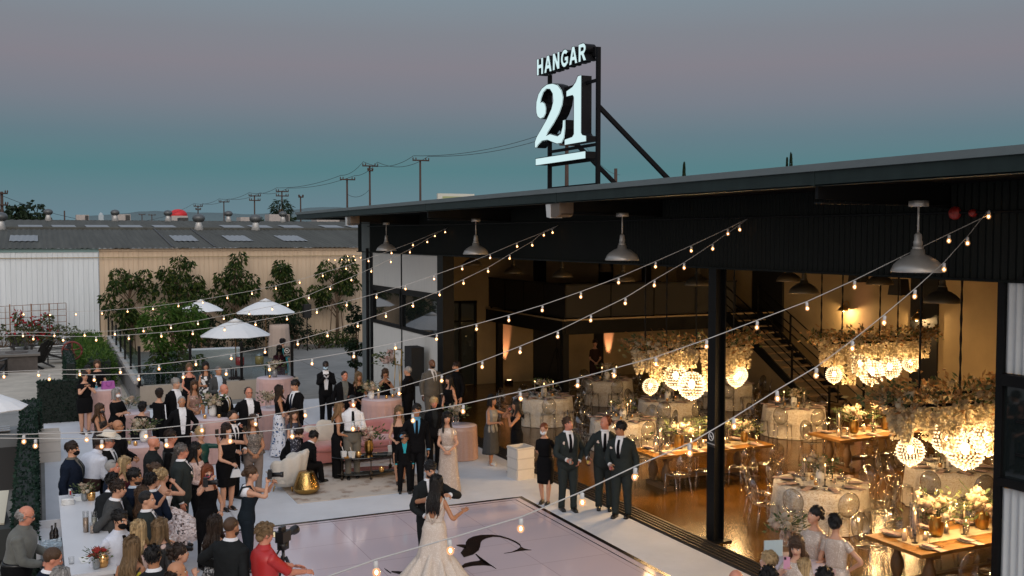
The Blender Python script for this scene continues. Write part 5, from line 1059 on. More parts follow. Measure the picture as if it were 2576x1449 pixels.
def candle(lab, loc, hgt=.25, r_=.011, holder=True, group=None, glass=False, lit=True):
    t = thing('candle', lab, 'candle', loc, 0, group); z = 0
    if holder: q = MB(); q.lathe([(.05, 0), (.05, .008), (.012, .02), (.010, .10), (.018, .12), (.018, .14)], 10); q.build('holder', candle_b, t); z = .13
    q = MB(); q.lathe([(r_, z), (r_, z + hgt), (0, z + hgt)], 10); q.build('stick', wax, t)
    if lit: q = MB(); q.lathe([(.004, z + hgt), (.011, z + hgt + .016), (.007, z + hgt + .035), (0, z + hgt + .05)], 8); q.build('flame', flame_m, t)
    if glass: q = MB(); q.lathe([(.06, .01), (.06, z + hgt + .12)], 14, cap=False); q.build('hurricane', clear, t)
    return t
def votive(lab, loc, group=None, k=1.0):
    t = thing('votive_candle', lab, 'candle', loc, 0, group); q = MB(); q.lathe([(.028 * k, 0), (.036 * k, .02 * k), (.038 * k, .07 * k), (.033 * k, .07 * k), (.030 * k, .02 * k), (0, .02 * k)], 12); q.build('cup', M('cup_amber', (.55, .30, .10), .25, metal=.5), t); q = MB(); q.lathe([(.006, .03 * k), (.012, .05 * k), (0, .075 * k)], 8); q.build('flame', flame_m, t); return t
# ---- carpets and lounge
rug_m = D.materials.new('rug_pattern'); N, L = nodes(rug_m); b = N['Principled BSDF']; b.inputs['Roughness'].default_value = .95; tc = N.new('ShaderNodeTexCoord'); v1 = N.new('ShaderNodeTexVoronoi'); v1.inputs['Scale'].default_value = 5; n1 = N.new('ShaderNodeTexNoise'); n1.inputs['Scale'].default_value = 9; n1.inputs['Detail'].default_value = 8; n1.inputs['Roughness'].default_value = .8; L.new(tc.outputs['Object'], n1.inputs['Vector']); ad = N.new('ShaderNodeMixRGB'); ad.inputs[0].default_value = .3; L.new(tc.outputs['Object'], ad.inputs[1]); L.new(n1.outputs['Color'], ad.inputs[2]); L.new(ad.outputs[0], v1.inputs['Vector'])
r = N.new('ShaderNodeValToRGB'); r.color_ramp.elements[0].position = .15; r.color_ramp.elements[0].color = (.30, .22, .17, 1); r.color_ramp.elements[1].position = .5; r.color_ramp.elements[1].color = (.52, .46, .40, 1); L.new(v1.outputs['Distance'], r.inputs['Fac']); L.new(r.outputs[0], b.inputs['Base Color'])
q = MB(); q.prism([(4.62, 20.05), (7.6, 20.0), (7.6, 23.1), (4.6, 23.1)], .008, .02); o = q.build('rug', rug_m, None, False); tag(o, 'beige patterned rug under the lounge furniture', 'rug')
pinkv = M('velvet_pink', (.45, .17, .16), .75, vary=.12, vs=5, sheen=.6); pinkd = M('velvet_pink_seam', (.36, .115, .11), .8, sheen=.4)
S0, S1 = G(768, 1180), G(984, 1150)
sofa = thing('sofa', 'pink velvet channel-back sofa with curved arms on the rug', 'sofa', (6.75, 23.55, 0), math.atan2(S1.y - S0.y, S1.x - S0.x) * .5)
q = MB(); n = 64
def sofa_path(f):  # U-shaped back from left arm front, round the back, to right arm front
    W2, Dp = 1.22, .85
    if f < .25: a = f / .25; return V((-W2, -Dp * .5 + a * (Dp - .25), 0)), V((-1, 0, 0))
    if f < .35: a = (f - .25) / .1 * PI / 2; return V((-W2 + .35 - .35 * math.cos(a), Dp * .5 - .25 + .35 * math.sin(a), 0)), V((-math.cos(a), math.sin(a), 0))
    if f < .65: a = (f - .35) / .3; return V((-W2 + .35 + a * (2 * W2 - .7), Dp * .5 + .10, 0)), V((0, 1, 0))
    if f < .75: a = (f - .65) / .1 * PI / 2; return V((W2 - .35 + .35 * math.sin(a), Dp * .5 - .25 + .35 * math.cos(a), 0)), V((math.sin(a), math.cos(a), 0))
    a = (f - .75) / .25; return V((W2, Dp * .5 - .25 - a * (Dp - .25), 0)), V((1, 0, 0))
vs = []; rings = []
for i in range(n + 1):
    p, nn = sofa_path(i / n); bul = .035 * abs(math.sin(PI * i / 2)); hh = .82; p2 = V((p.x, p.y, 0))
    inn = p2 - nn * (.10 + bul); out = p2 + nn * .08
    rings.append([tuple(inn + V((0, 0, .12))), tuple(inn - nn * .0 + V((0, 0, hh - .06))), tuple(p2 + V((0, 0, hh + .02))), tuple(out + nn * .06 + V((0, 0, hh - .03))), tuple(out + V((0, 0, .12)))])
q.loft(rings); q.build('backrest', pinkv, sofa)
q = MB(); q.box((0, -.06, .24), (2.26, .86, .26)); q.build('base', pinkv, sofa, False)
for x in (-.56, .56):
    q = MB(); q.ell((x, -.08, .42), (.57, .47, .10), 20, 10, fn=lambda p, x=x: V((x + math.copysign(min(abs(p.x - x) * 1.35, .555), p.x - x), -.08 + math.copysign(min(abs(p.y + .08) * 1.35, .45), p.y + .08), p.z))); q.build('cushion', pinkv, sofa)
for x in (-1.1, 1.1):
    for y in (-.42, .4): q = MB(); q.lathe([(.02, 0), (.03, .12)], 8, (x, y, 0)); q.build('leg', brass, sofa)
pil_m = M('pillow_cream', (.56, .51, .44), .9, vary=.06, vs=9, bump=.2, bs=40)
for i, (x, y, z, rz_, lab) in enumerate(((-.98, .0, .66, .5, 'cream pillow at the left arm of the pink sofa'), (-.60, .12, .70, .15, 'largest cream pillow, upright on the left half of the sofa'), (-.22, .18, .62, -.1, 'small beige pillow on the pink sofa, right of the large one'))):
    t = thing('pillow', lab, 'pillow', tuple(sofa.location + V((x, y, z))), rz_, 'pillows on the pink sofa'); q = MB(); k = (.24, .28, .19)[i]
    q.ell((0, 0, 0), (k, .09, k), 20, 12, fn=lambda p, k=k: V((k * math.copysign(abs(p.x / k) ** .6, p.x), p.y, k * math.copysign(abs(p.z / k) ** .6, p.z)))); o = q.build('cover', pil_m, t); o.rotation_euler = (-.3, .2, 0)
# scalloped armchairs
cream = M('boucle_cream', (.56, .52, .46), .9, vary=.06, vs=12, bump=.3, bs=60, sheen=.3)
def shell_chair(lab, loc, rz, m):
    t = thing('armchair', lab, 'armchair', loc, rz, 'lounge armchairs'); q = MB(); rings = []; n = 44
    for i in range(n + 1):
        a = rad(lerp(-205, 25, i / n)) + PI  # opens to -y
        sc = .03 * abs(math.sin(i / n * PI * 7)); hb = .78 + .06 * math.sin(PI * i / n) + sc * 1.6 - (.16 * abs(i / n - .5) * 2) ** 1
        c, s_ = math.cos(a), math.sin(a); o_ = .38 + sc; rings.append([(.30 * c, .30 * s_, .14), (.33 * c, .33 * s_, .45), ((.36) * c, (.36) * s_, hb - .04), ((o_ + .04) * c, (o_ + .04) * s_, hb), ((o_ + .07) * c, (o_ + .07) * s_, hb - .06), ((o_ + .0) * c, (o_ + .0) * s_, .40), (.33 * c, .33 * s_, .14)])
    q.loft(rings); q.build('backrest', m, t); q = MB(); q.lathe([(.30, .16), (.36, .22), (.37, .40), (.33, .46), (0, .48)], 24); q.build('seat', m, t)
    for a in (.8, 2.35, 3.9, 5.5): q = MB(); q.tube([(.24 * math.cos(a), .24 * math.sin(a), .18), (.30 * math.cos(a), .30 * math.sin(a), 0)], [.02, .012], 8); q.build('leg', brass, t)
    return t
pc = G(716, 1240); shell_chair('cream scalloped armchair beside the gold stool', (pc.x + .10, pc.y + .25, .0), -2.2, cream)
shell_chair('cream armchair behind the couple with the boy', (8.25, 22.9, 0), 2.6, cream)
t = thing('side_stool', 'shiny hammered gold drum stool at the rug corner', 'stool', (G(771, 1242).x, G(771, 1242).y, .02)); q = MB(); q.lathe([(.15, .0), (.22, .02), (.275, .09), (.27, .13), (.205, .32), (.16, .43), (.15, .445), (0, .447)], 32); q.build('drum', gold_m, t)
ct = thing('coffee_table', 'black oval coffee table with smoked glass top and turned feet', 'table', (6.55, 21.75, .02), -.05); q = MB()
oval = lambda a, c, z, n=40: [(a * math.cos(2 * PI * i / n), c * math.sin(2 * PI * i / n), z) for i in range(n)]
q.loft([oval(.76, .42, .46), oval(.78, .44, .47), oval(.78, .44, .485), oval(.76, .42, .49)]); q.build('tabletop', M('glass_smoke', (.012, .013, .014), .06, spec=.8), ct); q = MB(); q.loft([oval(.70, .38, .10), oval(.72, .39, .11), oval(.70, .38, .118)]); q.build('shelf', M('glass_smoke2', (.035, .038, .036), .08), ct)
for x, y in ((-.6, -.22), (.6, -.22), (-.6, .22), (.6, .22), (0, -.4)): q = MB(); q.lathe([(.02, 0), (.035, .03), (.015, .06), (.012, .09), (.03, .11), (.045, .13), (.03, .15), (.012, .18), (.012, .40), (.03, .43), (.03, .46)], 10, (x, y, 0)); q.build('leg', M('iron_dark', (.03, .022, .015), .4, metal=.5), ct)
zt = .02 + .492
bouquet('large green and blush flower arrangement on the coffee table', (6.62, 21.80, zt), 1.6, 3, 'gold', None, blush_p, 1.15)
for i, (x, y, lab) in enumerate(((5.98, 21.55, 'white takeaway carton with fork at the left of the coffee table'), (6.13, 21.45, 'second white carton near the left end of the coffee table'), (7.10, 21.72, 'tall white carton on the right of the coffee table'))):
    t = thing('takeaway_carton', lab, 'carton', (x, y, zt), i * .5, 'cartons on the coffee table'); q = MB(); q.box((0, 0, .07), (.09, .09, .14), taper=1.25); q.build('carton', white_pl, t, False); q = MB(); q.beam((0, 0, .1), (-.03, .02, .24), .012, .004); q.build('fork', white_pl, t, False)
t = thing('snack_plate', 'round dark plate of chips on the coffee table', 'plate', (6.0, 21.40, zt)); q = MB(); q.lathe([(0, .002), (.09, .004), (.12, .018), (.115, .02)], 20); q.build('plate', plate_m, t); q = MB(); [q.leaf(V((random.uniform(-.05, .05), random.uniform(-.05, .05), .02)), V((random.uniform(-1, 1), random.uniform(-1, 1), .5)), .04, .04) for _ in range(24)]; q.build('chips', M('chips', (.55, .28, .07), .6), t)
votive('copper votive candle on the lower shelf of the coffee table', (6.8, 21.45, .14), None, 1.5); votive('rose gold votive glowing on the coffee table', (6.30, 21.5, zt), None, 1.5); t = thing('drink_glass', 'short glass of pink drink on the coffee table', 'glass', (7.2, 21.62, zt)); q = MB(); q.lathe([(.03, 0), (.035, .05), (0, .05)], 10); q.build('drink', M('drink_pink', (.5, .12, .12), .15), t); q = MB(); q.lathe([(.033, 0), (.038, .10)], 10, cap=False); q.build('glass', clear, t)
# ---- cocktail tables (positions of their tops in the picture)
def ctable(u, v, zt_, lab, r_=.46, m=None, amp=.06):
    p = G(u, v, zt_); draped_round('cocktail_table', lab, 'table', (p.x, p.y, .006), r_, zt_ - .006, m or drape_p, 20, .05, amp, 'draped cocktail tables', top_m=M('drape_top', (.56, .47, .50), .8)); return V((p.x, p.y, zt_ + .012))
TA = ctable(260, 979, 1.08, 'blush draped table carrying the purple handbag'); TB = ctable(329, 1038, .80, 'low blush draped table behind the hugging women'); TC = ctable(352, 1118, 1.0, 'blush draped table beside the cowboy hat man'); TD = ctable(535, 1050, 1.02, 'blush draped table with white flowers before bald man', .56)
TE = ctable(692, 950, 1.08, 'tall blush draped table against the beige low wall', .54); TF_ = ctable(690, 1027, .98, 'blush draped table just behind the long-haired woman in floral skirt', .46); TG = ctable(960, 1003, 1.06, 'blush draped table with candles near white panels', .52); TH_ = ctable(1158, 1070, .80, 'pale sequinned draped table behind the bridesmaid', .40, Mpat('drape_sequin', (.44, .27, .21), (.66, .46, .38), 60, .25, .35), .03)
t = thing('handbag', 'bright purple handbag standing on a draped table', 'handbag', tuple(TA + V((.12, -.05, 0))), .2); q = MB(); q.prism([(-.17, 0), (.17, 0), (.15, .21), (-.15, .21)], -.07, .07, fn=lambda a, z, d: (a, d, z)); q.build('bag', M('bag_purple', (.36, .10, .36), .4), t, False); q = MB(); q.tube([(-.07, -.075, .19), (-.06, -.08, .10), (0, -.085, .07), (.06, -.08, .10), (.07, -.075, .19)], .008, 5); q.build('handle', M('bag_purple2', (.24, .05, .25), .4), t)
t = thing('water_bottle', 'clear water bottle with blue label beside the handbag', 'bottle', tuple(TA + V((-.18, -.08, 0)))); q = MB(); q.lathe([(.03, 0), (.032, .12), (.012, .17), (.012, .2), (0, .2)], 12); q.build('bottle', Mglass('bottle_clear', (.75, .88, .9), .15, .05), t); q = MB(); q.lathe([(.0325, .05), (.0325, .10)], 12, cap=False); q.build('bottle_label', M('label_teal', (.05, .30, .38), .5), t); q = MB(); q.lathe([(.014, .185), (.014, .205), (0, .205)], 8); q.build('cap', white_pl, t)
bouquet('white flowers in a vase on the low draped table at back left', tuple(TB + V((-.05, .1, 0))), 1.1, 21, 'glass'); bouquet('low white rose cluster on the table by the cowboy hat man', tuple(TC + V((.1, .2, 0))), 1.35, 22, 'white'); bouquet('white and green flowers in pale vase on table before the bald man', tuple(TD + V((.02, .1, 0))), 1.5, 23, 'white'); bouquet('white blooms in a dark vase on the tall table by the low wall', tuple(TE + V((.0, .05, 0))), 1.3, 24, 'silver'); bouquet('white flowers beside candle on the table behind the floral skirt', tuple(TF_ + V((-.15, .0, 0))), 1.2, 25, 'glass'); bouquet('white roses on the candle-lit table by the white panels', tuple(TG + V((-.28, .0, 0))), 1.25, 26, 'white'); bouquet('white flowers on the sequinned table behind the bridesmaid', tuple(TH_ + V((-.1, .05, 0))), 1.35, 27, 'glass')
tall = G(1012, 985, 0); bouquet('tall stand of blush and white flowers by the white panels', (9.95, 30.6, 1.35), 2.1, 28, None, None, blush_p); t = thing('flower_stand', 'slender white stand holding blush flowers by panels', 'stand', (9.95, 30.6, .006)); q = MB(); q.lathe([(.14, 0), (.14, .02), (.02, .05), (.02, 1.30), (.08, 1.34)], 14); q.build('stand', white_pl, t)
t = thing('framed_sign', 'small gold framed notice behind the man in black shirt', 'sign', (10.1, 30.1, 1.35), -1.2); q = MB(); [q.box(c, d) for c, d in (((0, 0, .0), (.34, .03, .03)), ((0, 0, .48), (.34, .03, .03)), ((-.16, 0, .24), (.03, .03, .5)), ((.16, 0, .24), (.03, .03, .5)))]; q.build('sign_frame', brass, t, False); q = MB(); q.box((0, .005, .24), (.3, .01, .46)); q.build('card', white_pl, t, False); q = MB(); q.tube([(0, .02, 0), (0, .1, -1.34)], .012, 5); q.tube([(-.12, 0, .2), (-.2, -.05, -1.34)], .012, 5); q.tube([(.12, 0, .2), (.2, -.05, -1.34)], .012, 5); q.build('easel', brass, t)
for i, (P0, dx, dy, lab) in enumerate(((TD, -.2, -.15, 'votive at left on the table before the bald man'), (TD, .12, -.2, 'votive beside red drink before the bald man'), (TE, -.18, -.1, 'votive on the tall table by the low wall'), (TF_, .12, -.1, 'glowing votive on table behind the floral skirt'), (TG, .1, -.1, 'votive right of centre on the table by the panels'), (TG, .3, .0, 'votive at the right edge of the table by the panels'), (TC, -.1, -.15, 'small votive on the table by the cowboy hat man'))): votive(lab, tuple(P0 + V((dx, dy, 0))), 'votives on draped tables', 1.1)
candle('tall pillar candle on the table by the white panels', tuple(TG + V((-.08, .02, 0))), .20, .035, False, None)
for P0, dx, dy, c_, lab in ((TD, .18, -.05, (.5, .03, .04), 'glass of red drink on the table before the bald man'), (TC, -.2, .05, (.5, .4, .05), 'yellow drink bottle on the table by the cowboy hat man')):
    t = thing('drink_glass', lab, 'glass', tuple(P0 + V((dx, dy, 0)))); q = MB(); q.lathe([(.03, 0), (.034, .07), (0, .07)], 10); q.build('drink', M('liq%d' % int(c_[1] * 100), c_, .15), t); q = MB(); q.lathe([(.033, 0), (.039, .12)], 12, cap=False); q.build('glass', clear, t)
def cube(lab, u, v, hgt, w, zrot=0.0):
    p = G(u, v); t = thing('white_bin', lab, 'bin', (p.x, p.y + w * .4, .006), zrot, 'white draped bins'); q = MB(); h2 = w / 2
    for c, d in (((0, -h2, hgt / 2), (w, .03, hgt)), ((0, h2, hgt / 2), (w, .03, hgt)), ((-h2, 0, hgt / 2), (.03, w - .03, hgt)), ((h2, 0, hgt / 2), (.03, w - .03, hgt))): q.box(c, d)
    q.box((0, 0, .06), (w - .05, w - .05, .04)); q.build('bin_shell', M('bin_white', (.60, .57, .53), .75, vary=.05), t, False); q = MB()
    for z in (hgt * .33, hgt * .66, hgt - .03): q.box((0, -h2 - .016, z), (w + .03, .01, .03)); q.box((-h2 - .016, 0, z), (.01, w + .03, .03))
    q.build('bin_band', M('bin_band', (.50, .47, .44), .75), t, False)
cube('white square bin alone on the carpet at left', 125, 1162, .72, .46); cube('white square bin at the hall door track by the masked woman', 1318, 1206, .70, .42, .1)
# ---- bar
bar = thing('bar_counter', 'long white bar counter crowded by guests at left', 'bar', (.56, 15.85, .006)); bw = M('bar_white', (.66, .66, .68), .35, vary=.04, vs=2)
q = MB(); q.box((0, 0, 1.075), (.60, 4.35, .05)); q.build('countertop', bw, bar, False); q = MB(); q.box((.20, 0, .52), (.08, 4.2, 1.04)); q.box((0, 2.10, .52), (.5, .06, 1.04)); q.box((0, -2.10, .52), (.5, .06, 1.04)); q.build('front_panel', bw, bar, False); q = MB(); q.box((.252, 0, .10), (.02, 4.22, .08)); q.box((.252, 0, .98), (.02, 4.22, .06)); q.build('trim', M('bar_trim', (.5, .48, .46), .5), bar, False)
q = MB(); q.box((-.42, .55, .80), (.42, 1.5, .04)); q.box((-.62, .55, .86), (.03, 1.5, .16)); q.box((-.42, 1.30, .86), (.42, .03, .16)); q.box((-.42, -.20, .86), (.42, .03, .16)); q.build('ice_well', bw, bar, False)
B = lambda zx, zy, z=1.106: G(zx * .213, zy * .213 + 1140.4, z)
p = B(832, 505); t = thing('soda_can', 'silver and red soda can at the far end of bar', 'can', p); q = MB(); q.lathe([(.026, 0), (.032, .008), (.032, .11), (.026, .12), (0, .12)], 14); q.build('can', M('can_silver', (.55, .55, .56), .3, metal=.6), t); q = MB(); q.box((.0, -.0325, .06), (.025, .004, .07)); q.build('print', M('print_red', (.4, .02, .02), .4), t)
bouquet('white rose and eucalyptus in silver vase at the far bar end', B(1000, 560), .8, 31, 'silver'); votive('rose gold geometric votive at the far end of the bar', B(1080, 555), 'bar candles', 1.7); bouquet('red berries and greenery in silver vase at near bar end', B(1140, 1365), .72, 32, 'silver', None, Mleaf('petals_red', [(.35, .03, .03), (.45, .08, .06), (.2, .03, .03)])); votive('lit rose gold votive at the near end of the bar', B(1215, 1340), 'bar candles', 1.9)
t = thing('napkin_stack', 'folded white towels stacked on the bar', 'napkins', B(800, 600)); q = MB(); [q.box((0, 0, .012 + .022 * k), (.19 - .004 * k, .15, .02), .05 * (k % 2)) for k in range(4)]; q.build('towels', white_pl, t)
for i, (x, y, lab) in enumerate(((930, 560, 'white menu card leaning at the far bar end'), (1000, 1280, 'white menu card lying by the berries on the bar'))): t = thing('menu_card', lab, 'card', B(x, y), .3, 'cards on the bar'); q = MB(); q.beam((0, -.06, .005), (0, .06, .05), .12, .003); q.build('card', white_pl, t, False)
for i, (x, y, hh, lab) in enumerate(((1015, 930, .30, 'tallest gold flecked glass cylinder on the bar'), (1115, 900, .26, 'silver flecked glass cylinder right of the tallest'), (1095, 940, .15, 'short gold candle cylinder in front on the bar'))):
    t = thing('candle_cylinder', lab, 'candle holder', B(x, y), 0, 'glass cylinders on the bar'); q = MB(); q.lathe([(.04, 0), (.04, hh)], 18, cap=False); q.build('cylinder', clear, t); q = MB(); q.lathe([(.038, .004), (.038, hh * .68), (0, hh * .68)], 18); q.build('filling', M('fleck_gold', (.36, .25, .17), .35, metal=.4, vary=.4, vs=60) if i != 1 else M('fleck_silver', (.33, .33, .28), .35, metal=.4, vary=.4, vs=60), t)
t = thing('drink_glass', 'empty clear tumbler on the near half of bar', 'glass', B(845, 1305)); q = MB(); q.lathe([(.033, 0), (.036, .09)], 14, cap=False); q.lathe([(.0, .003), (.033, .003)], 14); q.build('glass', clear, t)
for i in range(6): t = thing('bottle', 'dark bottle among others in the ice well behind the bar', 'bottle', (.56 - .42 + .05 * (i % 2), 16.0 + .13 * i, .74), 0, 'bottles in the ice well'); q = MB(); q.lathe([(.036, 0), (.038, .16), (.014, .22), (.014, .28), (0, .28)], 12); q.build('bottle', M('bottle_dark', (.015, .010, .007), .15), t)
t = thing('ice_bin', 'clear bin of ice behind the bar counter', 'bin', (.13, 15.62, .825)); q = MB(); q.box((0, 0, .09), (.3, .4, .18)); q.build('bin', Mglass('bin_clear', (.8, .85, .88), .2, .1), t, False); q = MB(); [q.box((random.uniform(-.12, .12), random.uniform(-.16, .16), .12 + random.uniform(0, .06)), (.04, .04, .04), random.uniform(0, 3)) for _ in range(40)]; q.build('ice', M('ice', (.5, .58, .64), .15), t, False)
# ---- ghost chairs
gc = thing('ghost_chair', 'clear acrylic oval-back chair', 'chair', (0, 0, 0), 0, 'clear acrylic chairs in the hall')
q = MB(); q.loft([[(.21 * math.copysign(abs(math.cos(a)) ** .7, math.cos(a)), .20 * math.copysign(abs(math.sin(a)) ** .7, math.sin(a)), z) for a in [2 * PI * i / 28 for i in range(28)]] for z in (.435, .46)]); q.build('seat', acrylic, gc)
q = MB(); rr = [[], []]
for i in range(28): a = 2 * PI * i / 28; x, z = .185 * math.cos(a), .70 + .225 * math.sin(a); y = .20 + (z - .47) * .16 - .35 * x * x; rr[0].append((x, y, z)); rr[1].append((x, y + .016, z))
q.loft(rr); q.build('backrest', acrylic, gc)
rim_m = Mglass('acrylic_rim', (.86, .84, .80), .16, .08, edge=.55)
q = MB(); q.tube([p for p in rr[0]] + [rr[0][0]], .010, 6); q.build('back_rim', rim_m, gc)
for x in (-.17, .17):
    q = MB(); q.tube([(x, -.17, .44), (x * 1.12, -.20, 0)], [.021, .014], 6); q.build('leg', rim_m, gc); q = MB(); q.tube([(x * .95, .18, .44), (x * 1.1, .25, 0)], [.021, .014], 6); q.build('leg', rim_m, gc)
for x in (-.17, .17): q = MB(); q.tube([(x, .19, .45), (x * 1.03, .235, .58)], .016, 6); q.build('back_support', rim_m, gc)
GC_USED = [False]
def gchair(x, y, rz, lab, grp='clear acrylic chairs in the hall'):
    if not GC_USED[0]: GC_USED[0] = True; gc.location = (x, y, .006); gc.rotation_euler = (0, 0, rz); gc['label'] = lab; gc['group'] = grp
    else: dup(gc, (x, y, .006), rz, lab, grp)
# ---- place settings
ps = thing('place_setting', 'dark charger plate with folded blush napkin', 'place setting', (0, 0, -5), 0); q = MB(); q.lathe([(0, .002), (.10, .004), (.155, .014), (.15, .018), (.10, .009), (0, .008)], 24); q.build('charger', plate_m, ps); q = MB(); q.box((0, 0, .024), (.10, .20, .022), .1); q.prism([(-.07, -.26), (.06, -.27), (.04, 0), (-.04, .0)], .015, .022); q.build('napkin', linen_n, ps, False); q = MB(); q.box((-.175, 0, .006), (.012, .19, .004)); q.build('fork', brass, ps, False); q = MB(); q.box((.175, 0, .006), (.012, .19, .004)); q.build('knife', brass, ps, False)
gb = thing('water_goblet', 'clear stemmed goblet', 'glass', (0, 0, -5), 0); q = MB(); q.lathe([(.034, 0), (.034, .005), (.006, .012), (.006, .06), (.034, .085), (.038, .165), (.035, .165), (.03, .09), (0, .075)], 14); q.build('bowl', clear, gb)
SRC = [ps, gb]
linen = Mpat('linen_marble', (.62, .55, .42), (.40, .30, .17), 6, .09, .75, stretch=(2.2, 2.2, .55))
lm = D.materials.new('linen_marble_top'); 
def setup_linen():
    m = D.materials.new('linen_wave'); N, L = nodes(m); b = N['Principled BSDF']; b.inputs['Roughness'].default_value = .6; b.inputs['Sheen Weight'].default_value = .3
    tc = N.new('ShaderNodeTexCoord'); w = N.new('ShaderNodeTexWave'); w.wave_type = 'BANDS'; w.bands_direction = 'DIAGONAL'; w.inputs['Scale'].default_value = 9; w.inputs['Distortion'].default_value = 14; w.inputs['Detail'].default_value = 4; w.inputs['Detail Scale'].default_value = 1.6; L.new(tc.outputs['Object'], w.inputs['Vector'])
    r = N.new('ShaderNodeValToRGB'); r.color_ramp.elements[0].position = .08; r.color_ramp.elements[0].color = (.60, .50, .36, 1); r.color_ramp.elements[1].position = .36; r.color_ramp.elements[1].color = (.80, .75, .66, 1); L.new(w.outputs['Fac'], r.inputs['Fac']); L.new(r.outputs[0], b.inputs['Base Color'])
    bp = N.new('ShaderNodeBump'); bp.inputs['Strength'].default_value = .35; bp.inputs['Distance'].default_value = .02; L.new(w.outputs['Fac'], bp.inputs['Height']); L.new(bp.outputs[0], b.inputs['Normal']); return m
linen = setup_linen(); D.materials.remove(lm)
def banquet(x, y, nm, seed, k=9, r_=.80, chairs=None, tall=True):
    rng = random.Random(seed); t = draped_round('round_table', 'round banquet table in ivory marbled linen, ' + nm, 'table', (x, y, .006), r_, .755, linen, 22, .07, .022, 'round banquet tables', 110); z = .772
    off = rng.uniform(0, 6.28)
    for i in range(k):
        a = off + 2 * PI * i / k; ca, sa = math.cos(a), math.sin(a)
        dup(ps, (x + .60 * ca, y + .60 * sa, z), a + PI / 2, 'dark charger with blush napkin on round table ' + nm, 'place settings on the round table ' + nm)
        dup(gb, (x + .42 * math.cos(a + .25), y + .42 * math.sin(a + .25), z), 0, 'clear goblet on round table ' + nm, 'goblets on the round table ' + nm)
        if chairs is None or i in chairs: gchair(x + 1.12 * ca, y + 1.12 * sa, a - PI / 2, 'clear acrylic chair at round table ' + nm, 'chairs at the round table ' + nm)
    bouquet('ivory flowers centred on round table ' + nm, (x, y, z), 1.35, seed + 50, 'white', None, ivory_p, 1.1)
    for i in range(3): a = off + 2.1 * i + .6; candle('lit taper candle on round table ' + nm, (x + .30 * math.cos(a), y + .30 * math.sin(a), z), .24, .011, True, 'tapers on the round table ' + nm, glass=(i == 0))
    for i in range(3): a = off + 2.1 * i; votive('small lit votive on round table ' + nm, (x + .24 * math.cos(a), y + .24 * math.sin(a), z), 'votives on the round table ' + nm)
banquet(13.05, 25.95, 'nearest the glass door', 101); banquet(16.45, 28.25, 'in front of the server', 102); banquet(15.9, 23.95, 'below the left chandelier', 103); banquet(13.25, 21.95, 'right behind the groomsmen', 104); banquet(19.4, 26.0, 'hidden behind the column', 105); banquet(18.35, 21.6, 'by the stair foot', 106); banquet(13.05, 14.6, 'nearest the bridesmaids', 107, 9, .84); banquet(16.3, 14.55, 'below the right chandelier', 108, 9, .84)
wood_t = M('farm_wood', (.24, .115, .024), .45, vary=.35, vs=3, stretch=(.6, 6, 1)); wood_leg = M('farm_leg', (.17, .095, .04), .55, vary=.3, vs=5)
def farm(x0, x1, y0, y1, nm, seed, chairs=True):
    rng = random.Random(seed); cx, cy = (x0 + x1) / 2, (y0 + y1) / 2; w, d = x1 - x0, y1 - y0; t = thing('farm_table', 'long wooden trestle table with turned legs, ' + nm, 'table', (cx, cy, .006), 0, 'wooden trestle tables'); q = MB()
    for k in range(5): q.box((0, -d / 2 + d / 5 * (k + .5), .735), (w, d / 5 - .004, .055))
    q.build('tabletop', wood_t, t, False); q = MB(); q.box((0, 0, .69), (w - .5, d - .3, .05)); q.build('apron', wood_leg, t, False); q = MB(); q.box((0, 0, .18), (w - 1.0, .09, .08)); q.build('stretcher', wood_leg, t, False)
    for sx in (-1, 1):
        q = MB(); q.box((sx * (w / 2 - .42), 0, .045), (.16, d - .15, .09)); q.build('trestle_foot', wood_leg, t, False); q = MB(); q.box((sx * (w / 2 - .42), 0, .66), (.14, d - .2, .08)); q.build('trestle_top', wood_leg, t, False)
        for sy in (-1, 1): q = MB(); q.lathe([(.06, .09), (.05, .13), (.085, .22), (.105, .32), (.09, .42), (.055, .50), (.05, .56), (.075, .60), (.075, .64)], 14, (sx * (w / 2 - .42), sy * (d / 2 - .24), 0)); q.build('leg', wood_leg, t)
    q = MB(); q.box((0, 0, .766), (w + .02 - .5, .36, .004)); q.build('runner', M('runner_ivory', (.50, .42, .29), .85, vary=.06), t, False)
    z = .772; n = int(w / .62)
    for i in range(n):
        x = x0 + w * (i + .5) / n
        for sy in (-1, 1):
            dup(ps, (x, cy + sy * (d / 2 - .20), z), 0 if sy < 0 else PI, 'dark charger with blush napkin on wooden table ' + nm, 'place settings on wooden table ' + nm)
            dup(gb, (x + .16, cy + sy * (d / 2 - .36), z), 0, 'clear goblet on wooden table ' + nm, 'goblets on wooden table ' + nm)
            if chairs: gchair(x + rng.uniform(-.05, .05), cy + sy * (d / 2 + .30), PI if sy < 0 else 0, 'clear acrylic chair at wooden table ' + nm, 'chairs at the wooden table ' + nm)
    for i, f in enumerate((.30, .62, .86)): bouquet(('ivory', 'fullest cream', 'low white')[i] + ' flowers along wooden table ' + nm, (x0 + w * f, cy + .03, z), 1.7 if i < 2 else 1.3, seed + i, 'gold', None, ivory_p, 1.35)
    for i, f in enumerate((.12, .17, .45, .74)): candle('tall lit taper candle on wooden table ' + nm, (x0 + w * f, cy + (.10 if i % 2 else -.08), z), .30, .012, True, 'tapers on wooden table ' + nm, glass=True)
    for i, f in enumerate((.10, .20, .40, .50, .70)): candle('short pillar candle on wooden table ' + nm, (x0 + w * f, cy + rng.uniform(-.14, .14), z), rng.uniform(.08, .16), .034, False, 'pillar candles on wooden table ' + nm)
farm(11.48, 14.55, 17.72, 18.70, 'behind the groomsmen', 201); farm(16.15, 19.2, 17.45, 18.5, 'under the middle chandelier', 202); farm(11.36, 14.4, 10.62, 11.72, 'at the right front', 203)
